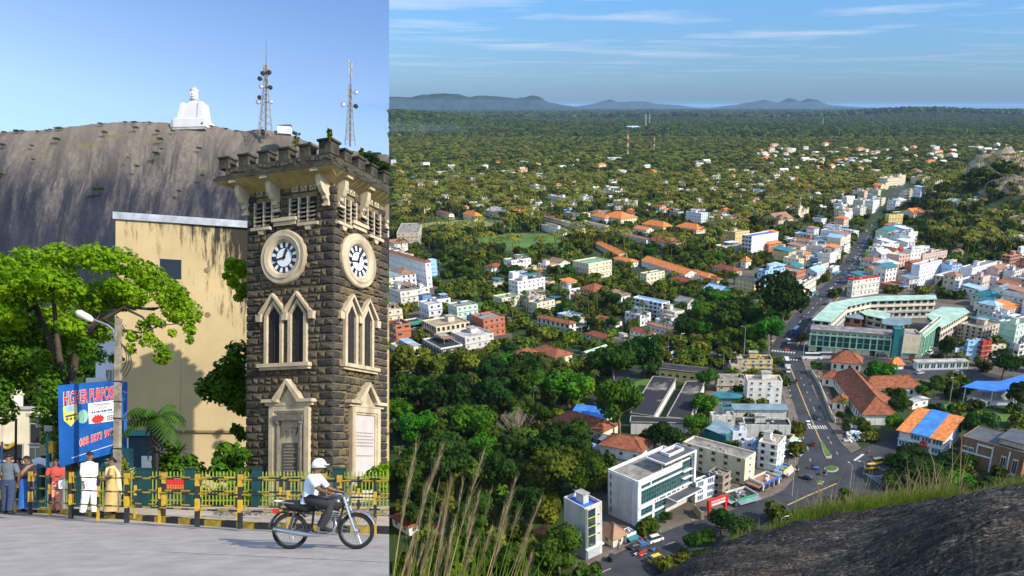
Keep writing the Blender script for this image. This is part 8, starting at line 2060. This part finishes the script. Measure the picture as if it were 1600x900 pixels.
# PEOPLE AND THE MOTORCYCLE
M_skin=material('skin',(.16,.085,.05),rough=.6,var=.08);M_hair=material('black_hair',(.012,.010,.010),rough=.6)
V=Vector
def cloth(n_,c):return material('cloth_'+n_,c,rough=.9,var=.16,scale=7,bump=.012,bscale=14)
def body_mesh(J):
 """one continuous skin: trunk, head, arms with five fingers, legs"""
 vs,es,rs_=[],[],[]
 def v(p,r,par=None,r2=None):
  vs.append(tuple(p));rs_.append((r,r2 or r));i=len(vs)-1
  if par is not None:es.append((par,i))
  return i
 pe=v(J['pelvis'],.125,None,.10);wa=v(V(J['pelvis']).lerp(V(J['chest']),.5),.115,pe,.09);ch=v(J['chest'],.15,wa,.10);nk=v(J['neck'],.05,ch);hd=v(J['head'],.082,nk,.09)
 top=V(J['head'])+(V(J['head'])-V(J['neck'])).normalized()*.09;v(top,.06,hd,.066)
 f=V(J.get('face',(0,-1,0)));v(V(J['head'])+f*.085+V((0,0,-.01)),.02,hd)
 for s in 'lr':
  sh=v(J['sh'+s],.058,ch);el=v(J['el'+s],.042,sh);wr=v(J['wr'+s],.027,el)
  d=(V(J['wr'+s])-V(J['el'+s])).normalized();u=d.cross(V((.3,.2,1))if abs(d.z)<.8 else V((0,1,0))).normalized();pm=v(V(J['wr'+s])+d*.06,.03,wr,.017)
  for k,(o,ln)in enumerate(((-.027,.062),(-.009,.074),(.009,.078),(.027,.066))):
   a=v(V(vs[pm])+d*.035+u*o,.010,pm);b=v(V(vs[a])+d*ln*.5+V((0,0,-.008)),.009,a);c=u.cross(d)*.014;v(V(vs[b])+d*ln*.38+c,.007,b)
  a=v(V(vs[wr])+d*.03-u*.034,.010,wr);v(V(vs[a])+d*.04-u*.012,.009,a)
  hp=v(J['hip'+s],.088,pe);kn=v(J['kn'+s],.058,hp);cf=v(V(J['kn'+s]).lerp(V(J['an'+s]),.35),.055,kn);an=v(J['an'+s],.036,cf);v(J['toe'+s],.034,an,.022)
 me=bpy.data.meshes.new('body');me.from_pydata(vs,es,[]);o=bpy.data.objects.new('tmp',me);col.objects.link(o)
 o.modifiers.new('s','SKIN');ss=o.modifiers.new('d','SUBSURF');ss.levels=1;ss.render_levels=1
 for i,r in enumerate(rs_):me.skin_vertices[0].data[i].radius=r
 me.skin_vertices[0].data[0].use_root=True
 bpy.context.view_layer.update();m2=bpy.data.meshes.new_from_object(o.evaluated_get(bpy.context.evaluated_depsgraph_get()));bpy.data.objects.remove(o)
 m2.materials.clear();m2.materials.append(M_skin);m2.name='body';m2.polygons.foreach_set('use_smooth',[True]*len(m2.polygons));return m2
def stand(turn=0,arms=((.24,.02,1.13,.25,-.05,.88),(-.24,.02,1.13,-.25,-.05,.88)),stride=.06,slim=1.0):
 J=dict(pelvis=(0,0,.93),chest=(0,-.01,1.28),neck=(0,0,1.46),head=(0,-.02,1.60))
 for s,sg,a in(('l',1,arms[0]),('r',-1,arms[1])):
  J['sh'+s]=(sg*.175*slim,0,1.39);J['el'+s]=a[:3];J['wr'+s]=a[3:];J['hip'+s]=(sg*.09,0,.88);J['kn'+s]=(sg*.10,-.02-sg*stride*.5,.48);J['an'+s]=(sg*.10,.02-sg*stride,.07);J['toe'+s]=(sg*.115,-.12-sg*stride,.03)
 return J
def garment(levels,n=16,seed=0,wob=.0):
 q=MB();r=random.Random(seed);vs=[]
 for k,(x,y,z,rx,ry)in enumerate(levels):
  for i in range(n):a=2*PI*i/n;w_=1+wob*math.sin(i*2.4+seed)*(1 if z<.9 else.3);vs.append((x+math.cos(a)*rx*w_,y+math.sin(a)*ry*w_,z))
 q.add(vs,[(k*n+i,k*n+(i+1)%n,(k+1)*n+(i+1)%n,(k+1)*n+i)for k in range(len(levels)-1)for i in range(n)]);return q
def person(px,row,rz,J,shirt,lower,label,kind_='trousers',hair='short',H=1.0,M=None,sleeve=.5,scarf=None,extra=None):
 if M is None:g=LG(px,row,.13);M=LM@Matrix.Translation(g)@Matrix.Rotation(rz,4,'Z')@Matrix.Scale(H,4)
 o=empty('person',(0,0,0));o.matrix_world=M;LEFT.add(o);tag(o,label,'person')
 b=link('body',body_mesh(J),o);P={k:V(v)for k,v in J.items()}
 c,pe,nk=P['chest'],P['pelvis'],P['neck'];up=(nk-pe).normalized()
 q=MB();sp=(P['shl']-P['shr']).length/2
 L5=[(pe-up*.12,.165,.125),(pe,.155,.12),(pe.lerp(c,.5),.145,.115),(c,.175,.125),(c.lerp(nk,.5),.185,.115),(c.lerp(nk,.82),.13,.085),(c.lerp(nk,.97),.065,.062)]
 sw=abs(P.get('face',V((0,-1,0))).x)>.5
 q=garment([(a.x,a.y,a.z,ry*1.15,rx*1.05)if sw else(a.x,a.y,a.z,rx*(sp/.175)**.5,ry)for a,rx,ry in L5],seed=px%7,wob=.03)
 for s in 'lr':
  sh,el,wr=P['sh'+s],P['el'+s],P['wr'+s];e=sh.lerp(el,min(1,sleeve*1.6))if sleeve<.7 else el
  q.tube([sh+(c-sh)*.25,sh,e]+([el.lerp(wr,.8)]if sleeve>.7 else[]),[.075,.078,.062]+([.045]if sleeve>.7 else[]),9,0,False)
 q.build('shirt',shirt,o,smooth=True)
 if kind_=='trousers':
  q=garment([(pe.x,pe.y,pe.z+.04,.16,.125),(pe.x,pe.y,pe.z-.10,.17,.13)])
  for s in 'lr':q.tube([P['hip'+s]+V((0,0,.05)),P['hip'+s],P['kn'+s],P['kn'+s].lerp(P['an'+s],.5),P['an'+s]+V((0,0,.02))],[.10,.112,.095,.088,.076],10,0,False)
  q.build('trousers',lower,o,smooth=True)
 else:garment([(0,0,1.0,.15,.12),(0,0,.9,.185,.145),(0,0,.6,.19,.17),(0,-.01,.3,.20,.19),(0,-.02,.1,.22,.21)],20,px,.05).build('skirt' if kind_=='skirt' else 'sari',lower,o,smooth=True)
 if scarf:q=MB();q.tube([(-.13,-.02,1.02),(-.05,-.14,1.2),(.10,-.12,1.38),(.15,.02,1.43),(.12,.14,1.25),(.05,.17,.95),(.02,.19,.6)],[.05,.055,.05,.045,.06,.08,.10],8);q.build('sari_drape',scarf,o,smooth=True)
 hd=P['head'];f=P.get('face',V((0,-1,0)));sd=f.cross(V((0,0,1))).normalized()
 if hair:
  q=MB();q.M=Matrix.Translation(hd+V((0,0,.025))-f*.012);rr=.095
  q.lathe([(rr*math.sin(a),rr*math.cos(a)*1.05)for a in(1.55,1.3,1.05,.8,.5,.25,.02)],14);q.M=None
  if hair=='bun':q.M=Matrix.Translation(hd-f*.11+V((0,0,.0)));q.lathe([(.01,-.05),(.045,-.03),(.05,0),(.04,.035),(.01,.05)],10);q.M=None
  q.build('hair',M_hair,o,smooth=True)
 q=MB()
 for s in(-1,1):p=hd+f*.082+sd*s*.03+V((0,0,.018));q.cbox(p,.02,.012,.01)
 p=hd+f*.083+V((0,0,-.045));q.cbox(p,.035,.012,.008);q.build('eyes_and_mouth',M_hair,o)
 q=MB()
 for s in(-1,1):q.cbox(hd+sd*s*.088,.022,.03,.05)
 q.build('ears',M_skin,o)
 q=MB()
 for s in 'lr':a,t=P['an'+s],P['toe'+s];q.tube([V((a.x,a.y+.04,a.z-.035)),a.lerp(t,.5)+V((0,0,-.005)),t+(t-a)*.25],[.04,.045,.03],8)
 q.build('shoes',M_dark,o,smooth=True)
 return o
Wc,Kc=cloth('white',(.75,.75,.78)),cloth('black',(.03,.03,.035))
person(12,803,PI+.1,stand(arms=((.27,0,1.15,.20,-.12,.95),(-.27,0,1.15,-.20,-.12,.95))),cloth('slate',(.10,.12,.15)),cloth('navy',(.03,.05,.10)),'man in a dark grey shirt with his back turned, at the left edge',sleeve=.6,H=1.02)
person(41,799,.15,stand(arms=((.24,.03,1.14,.17,-.12,.98),(-.24,.03,1.14,-.22,-.03,.88))),Kc,cloth('blue',(.03,.13,.42)),'woman in a black top with white sleeves and a blue skirt','skirt','bun',H=.98,scarf=cloth('dusty',(.30,.17,.12)))
o=person(86,801,.5,stand(arms=((.22,-.03,1.12,.12,-.22,1.05),(-.22,-.02,1.12,-.08,-.24,1.08)),slim=.9),cloth('scarlet',(.45,.06,.05)),cloth('salmon',(.62,.25,.18)),'woman in a red top and salmon trousers holding papers',H=.93)
q=MB();q.box(.12,.30,-.30,-.27,.75,1.02);bg=q.build('bag',Wc);bg.matrix_world=o.matrix_world.copy();LEFT.add(bg);tag(bg,'white plastic bag held by the woman in red','bag')
person(139,805,PI/2-.2,stand(arms=((.20,.0,1.14,.19,-.06,.88),(-.20,.03,1.14,-.19,-.02,.88)),stride=.09),Wc,Wc,'man in a long white shirt and white trousers walking right',sleeve=.9,H=1.04)
person(174,804,-.9,stand(arms=((.20,-.05,1.12,.05,-.25,1.04),(-.20,-.03,1.12,-.06,-.25,1.0)),slim=.95),cloth('gold',(.50,.36,.14)),cloth('golden',(.45,.32,.13)),'woman in a gold and cream sari looking down at her hands','sari','bun',H=.95,scarf=cloth('cream',(.66,.54,.34)))
person(30,790,.3,stand(),cloth('ash',(.25,.24,.24)),Kc,'person in grey standing between the man in grey and the woman in black',H=.95)
def motorcycle():
 g=LG(505,858);s=14.9/F_PX;o=Lroot('motorcycle',(g.x,g.y,0),0,'black motorcycle riding right along the street','motorcycle');wb=104*s;rw=.345
 xr,xf=-wb/2,wb/2;Mk=PAINT['black'];Mch=material('chrome',(.55,.56,.58),rough=.2,metal=.9)
 for x in(xr,xf):
  q=MB();q.M=Matrix.Translation((x,0,rw));N2=28
  vs=[];pr=[(rw-.07,-.022),(rw-.02,-.045),(rw,0),(rw-.02,.045),(rw-.07,.022)];q.lathe(pr,N2,axis='Y');q.f=q.f[:-2];q.m=q.m[:-2]
  w_=q.build('wheel',M_tyre,o,smooth=True)
  q=MB();q.M=Matrix.Translation((x,0,rw));q.lathe([(rw-.072,-.024),(rw-.088,0),(rw-.072,.024)],N2,axis='Y');q.f=q.f[:-2];q.m=q.m[:-2];q.build('rim',Mch,w_)
  q=MB();q.M=Matrix.Translation((x,0,rw));q.lathe([(.01,-.07),(.055,-.06),(.055,.06),(.01,.07)],12,axis='Y');q.M=None
  for k in range(18):a=k*PI/9;q.tube([(x+math.cos(a)*.04,(-1)**k*.04,rw+math.sin(a)*.04),(x+math.cos(a+.2)*(rw-.08),0,rw+math.sin(a+.2)*(rw-.08))],.004,3)
  q.build('spokes',Mch,w_)
 def arc(cx,r,a0,a1,w_,n,name,m_):
  q=MB();q.M=Matrix.Translation((cx,0,rw));vs=[]
  for i in range(n+1):
   a=a0+(a1-a0)*i/n
   for yy,d in((-w_,-.012),(-w_*.6,.008),(w_*.6,.008),(w_,-.012)):vs.append((math.cos(a)*(r+d),yy,math.sin(a)*(r+d)))
  q.add(vs,[(i*4+k,i*4+k+1,i*4+k+5,i*4+k+4)for i in range(n)for k in range(3)]);return q.build(name,m_,o,smooth=True)
 arc(xf,rw+.04,R(20),R(150),.065,12,'front_mudguard',Mch);arc(xr,rw+.05,R(40),R(170),.08,12,'rear_mudguard',Mk)
 q=MB()
 for y in(-.085,.085):q.tube([(xf,y,rw),(xf-.13,y,.72),(xf-.21,y,.98)],.022,7)
 q.build('front_fork',Mch,o)
 q=MB();q.tube([(xf-.22,0,.93),(xf-.45,0,.80),(-.05,0,.74),(xr+.1,0,.72),(xr-.15,0,.76)],.025,6);q.tube([(xf-.22,0,.90),(.28,0,.42),(.0,0,.28),(-.22,0,.34),(-.18,0,.72)],.022,6)
 for y in(-.1,.1):q.tube([(-.2,y*.5,.36),(xr,y,rw)],.02,6);q.tube([(xr,y,rw),(xr+.12,y,.70)],.026,6)
 q.build('frame',Mk,o)
 q=MB();q.tube([(-.22,0,.80),(-.08,0,.83),(.12,0,.88),(.28,0,.87),(.36,0,.80)],[.07,.11,.15,.14,.07],12);q.build('fuel_tank',Mk,o,smooth=True)
 q=MB();q.box(.0,.22,-.150,-.146,.80,.87);q.build('tank_badge',material('badge_red',(.5,.06,.02)),o)
 q=MB();q.tube([(-.12,0,.80),(-.3,0,.80),(-.55,0,.82),(-.72,0,.87)],[.09,.12,.11,.06],10);q.build('seat',material('seat_vinyl',(.02,.02,.022),rough=.6),o,smooth=True)
 q=MB();q.cbox((.08,0,.42),.30,.26,.22);q.tube([(.10,0,.50),(.20,0,.74)],[.11,.09],10)
 for k in range(5):q.cbox((.14+.022*k,0,.54+k*.04),.24,.24,.012)
 q.build('engine',M_metal,o)
 q=MB();q.tube([(.24,-.12,.62),(.30,-.15,.45),(.18,-.17,.28),(-.1,-.18,.28),(-.35,-.19,.31),(-.85,-.2,.40)],[.022,.022,.022,.03,.048,.045],10);q.build('exhaust',Mch,o,smooth=True)
 q=MB();q.tube([(xf-.22,0,.98),(xf-.24,.14,1.04),(xf-.36,.34,1.05)],.015,6);q.tube([(xf-.22,0,.98),(xf-.24,-.14,1.04),(xf-.36,-.34,1.05)],.015,6);hb=q.build('handlebar',Mch,o)
 for y in(-1,1):q=MB();q.tube([(xf-.30,y*.27,1.05),(xf-.24,y*.32,1.20)],.006,4);q.cbox((xf-.23,y*.33,1.23),.02,.11,.07);q.build('mirror',Mk,hb)
 q=MB();q.M=Matrix.Translation((xf-.20,0,.90));q.lathe([(.02,-.06),(.07,-.04),(.095,.05),(.09,.07),(.01,.075)],14,axis='X');q.build('headlight',Mch,o,smooth=True)
 q=MB();q.cbox((xr-.28,0,.72),.06,.14,.07);q.build('tail_light',material('tail_red',(.5,.02,.02)),o)
 q=MB();q.tube([(xr+.1,-.1,.86),(xr-.2,-.11,.90),(xr-.32,0,.90),(xr-.2,.11,.90),(xr+.1,.1,.86)],.014,6);q.build('grab_rail',Mch,o)
 J=dict(pelvis=(-.26,0,.97),chest=(-.20,0,1.27),neck=(-.14,0,1.42),head=(-.08,0,1.545),face=(1,0,0))
 for k,sg in(('l',1),('r',-1)):
  J['sh'+k]=(-.18,sg*.18,1.36);J['el'+k]=(.02,sg*.26,1.12);J['wr'+k]=(xf-.42,sg*.31,1.075);J['hip'+k]=(-.24,sg*.10,.94);J['kn'+k]=(.22,sg*.20,.84);J['an'+k]=(.02,sg*.19,.42);J['toe'+k]=(.18,sg*.20,.38)
 r_=person(0,0,0,J,cloth('skyshirt',(.60,.70,.80)),Kc,'motorcyclist in a pale blue shirt, dark trousers and white helmet',hair=None,M=o.matrix_world.copy())
 q=MB();q.M=Matrix.Translation((-.085,0,1.58));q.lathe([(.135*math.sin(a),.135*math.cos(a))for a in(1.95,1.6,1.3,1.0,.7,.4,.02)],20);q.M=Matrix.Translation((.03,0,1.60));q.box(0,.06,-.08,.08,-.02,.0)
 h=q.build('helmet',material('helmet_white',(.78,.78,.78),rough=.25,coat=.5,var=.03),None,smooth=True);h.matrix_world=o.matrix_world.copy();LEFT.add(h);tag(h,'white open faced helmet worn by the motorcyclist','helmet')
motorcycle()
# GRASS IN THE TOWN FOREGROUND
M_straw=foliage('straw',(.24,.18,.09),(.44,.35,.20),scale=9,transl=.35,objvar=.12,rough=.8);M_gb=foliage('grass_blade',(.05,.10,.01),(.17,.24,.03),scale=5,transl=.35,objvar=0)
def plumes():
 r=random.Random(31);D=3.0;o=empty('tall_grass',G(700,900,HCAM-2.6));o.location=CAM+ray(690,960)*D;tag(o,'clump of tall straw coloured grass with feathery seed heads','grass');base=o.location.copy()
 T=[(650,704,606,1),(690,695,611,1),(752,712,688,1),(703,750,668,1),(722,753,690,0),(804,753,742,1),(765,770,722,0),(749,778,702,1),(844,790,775,1),(637,756,610,0),(666,756,628,1),(786,802,752,0),(830,827,778,1),(827,876,800,1),(673,802,655,0),(740,846,700,1),(790,812,748,1),(765,830,725,1),(676,836,640,1),(645,842,612,1),(700,790,676,1),(712,815,682,1),(658,858,630,0),(640,880,618,1),(690,860,665,1),(735,800,706,0),(695,770,660,0),(683,760,648,0),(812,800,760,0),(668,880,650,1),(705,850,688,1)]
 for tx,ty,bx,pl in T:
  dd=D*r.uniform(.85,1.2);P=[]
  for k in range(13):t=k/12;px=bx+(tx-bx)*t**1.25;row=985+(ty-985)*t;P.append(CAM+ray(px+2*math.sin(t*3+tx),row)*dd-base)
  q=MB();q.tube(P,[.0028-.0022*k/12 for k in range(13)],4);s_=q.build('stalk',M_straw if pl or r.random()<.4 else M_gb,o)
  q=MB()
  for k in range(95 if pl else 20):
   t=r.uniform(.52,1.0)if pl else r.uniform(.75,1);i=min(11,int(t*12));f=t*12-i;p=P[i].lerp(P[i+1],f);d=(P[i+1]-P[i]).normalized()
   sv=V((r.gauss(0,1),r.gauss(0,1),r.gauss(0,.5))).normalized();ln=r.uniform(.015,.05)*(1.35-abs(t-.75)*2.2);e=p+d*ln*1.5+sv*ln*.42;w_=sv.cross(d).normalized()*.0011
   q.add([p-w_,p+w_,e],[(0,1,2)])
  q.build('seed_head',M_straw,s_)
 q=MB()
 for k in range(90):
  bx=r.uniform(590,850);tx=bx+r.uniform(-25,60);ty=r.uniform(800,905)+max(0,bx-760)*.5;dd=D*r.uniform(.85,1.3);a,b,c=[CAM+ray(x,y)*dd for x,y in((bx,985),((bx*.6+tx*.4),945+(ty-985)*.3),(tx,ty))];w_=V((.0022,0,0));q.add([a-w_,a+w_,b+w_,b-w_,c],[(0,1,2,3),(3,2,4)])
 tag(q.build('thin_grass',M_gb),'thin green grass blades around the tall straw clump',None,None,'stuff')
plumes()
def crest():
 r=random.Random(14);G1,G2=MB(),MB()
 def blade(q,px,row,dist,h,w_,lean):
  a=CAM+ray(px,row)*dist;d=V((lean,r.uniform(-.3,.3),1)).normalized();s=V((w_,0,0));m_=a+d*h*.55;t=a+d*h+V((lean*h*.5,0,-abs(lean)*h*.25));q.add([a-s,a+s,m_+s*.7,m_-s*.7,t],[(0,1,2,3),(3,2,4)])
 dens=[(1130,1240,.35,.5),(1240,1330,1,1),(1330,1490,1.2,1.15),(1490,1560,.5,.6),(1560,1620,.9,.8)]
 for a,b,k,hk in dens:
  for _ in range(int((b-a)*20*k)):
   px=r.uniform(a,b);c_=crest_row(px);dist=r.uniform(8.6,10.2);blade(G1,px,c_+r.uniform(-2,9),dist,r.uniform(.08,.30)*hk,.0035,r.gauss(.1,.4))
  for _ in range(int((b-a)*1.5*k)):
   px=r.uniform(a,b);cl=.5+.5*math.sin(px*.11)**2;blade(G2,px,crest_row(px)+r.uniform(-2,4),r.uniform(8.8,10.2),r.uniform(.15,.55)*hk*cl,.0045,r.gauss(.05,.3))
 for _ in range(30):
  px=r.uniform(1250,1500);h=r.uniform(.5,.95);blade(G2,px,crest_row(px),9.4,h,.006,r.gauss(0,.15))
 tag(G1.build('crest_grass',M_gb),'green grass growing along the edge of the rock',None,None,'stuff');tag(G2.build('dry_grass',M_straw),'dry straw stems standing along the edge of the rock',None,None,'stuff')
crest()
# cut both places at the plane between them, haze, done
def cutall():
 bpy.context.view_layer.update()
 inv={}
 leaves=[o for o in sc.objects if o.type=='MESH' and o.get('kind')!='haze' and not o.name.startswith('forest')]
 for o in[x.name for x in leaves]:
  o=sc.objects.get(o)
  if o is None:continue
  top=o
  while top.parent:top=top.parent
  left=top in LEFT
  mw=o.matrix_world
  bb=[mw@Vector(c)for c in o.bound_box]
  ds=[(p-CAM).dot(PN)*(-1 if left else 1)for p in bb]
  if min(ds)>=0:continue
  if max(ds)<=0:
   for c in list(o.children_recursive):bpy.data.objects.remove(c)
   bpy.data.objects.remove(o);continue
  if o.data.users>1:o.data=o.data.copy()
  mi=mw.inverted()
  co=mi@CAM;no=(mw.to_3x3().transposed()@PN).normalized()
  bm=bmesh.new();bm.from_mesh(o.data)
  r=bmesh.ops.bisect_plane(bm,geom=bm.verts[:]+bm.edges[:]+bm.faces[:],dist=1e-5,plane_co=co,plane_no=no,clear_outer=left,clear_inner=not left)
  if left and len(o.data.polygons)<400:
   e=[g for g in r['geom_cut']if isinstance(g,bmesh.types.BMEdge)]
   if e:
    try:bmesh.ops.holes_fill(bm,edges=e)
    except Exception:pass
  n=len(bm.faces)
  bm.to_mesh(o.data);bm.free()
  if n==0:
   for c in list(o.children_recursive):bpy.data.objects.remove(c)
   bpy.data.objects.remove(o)
 for o in list(sc.objects):
  if o.type=='EMPTY' and not o.children and o.parent is None:bpy.data.objects.remove(o)
cutall()
if HAZE:
 mm=MB();mm.M=Matrix.Rotation(math.atan(-DIV),4,'Z');mm.box(-300,40000,-200,70000,-12,175)
 hz=mm.build('haze',())
 hm=bpy.data.materials.new('haze');hm.use_nodes=True
 t=hm.node_tree;t.nodes.remove(t.nodes['Principled BSDF'])
 pv=t.nodes.new('ShaderNodeVolumePrincipled');pv.inputs['Color'].default_value=(0.38,0.62,1.0,1);pv.inputs['Density'].default_value=HAZE
 pv.inputs['Anisotropy'].default_value=0.0
 t.links.new(pv.outputs[0],t.nodes['Material Output'].inputs['Volume'])
 hz.data.materials.append(hm);hz['kind']='stuff';hz['label']='pale blue haze over the plain'
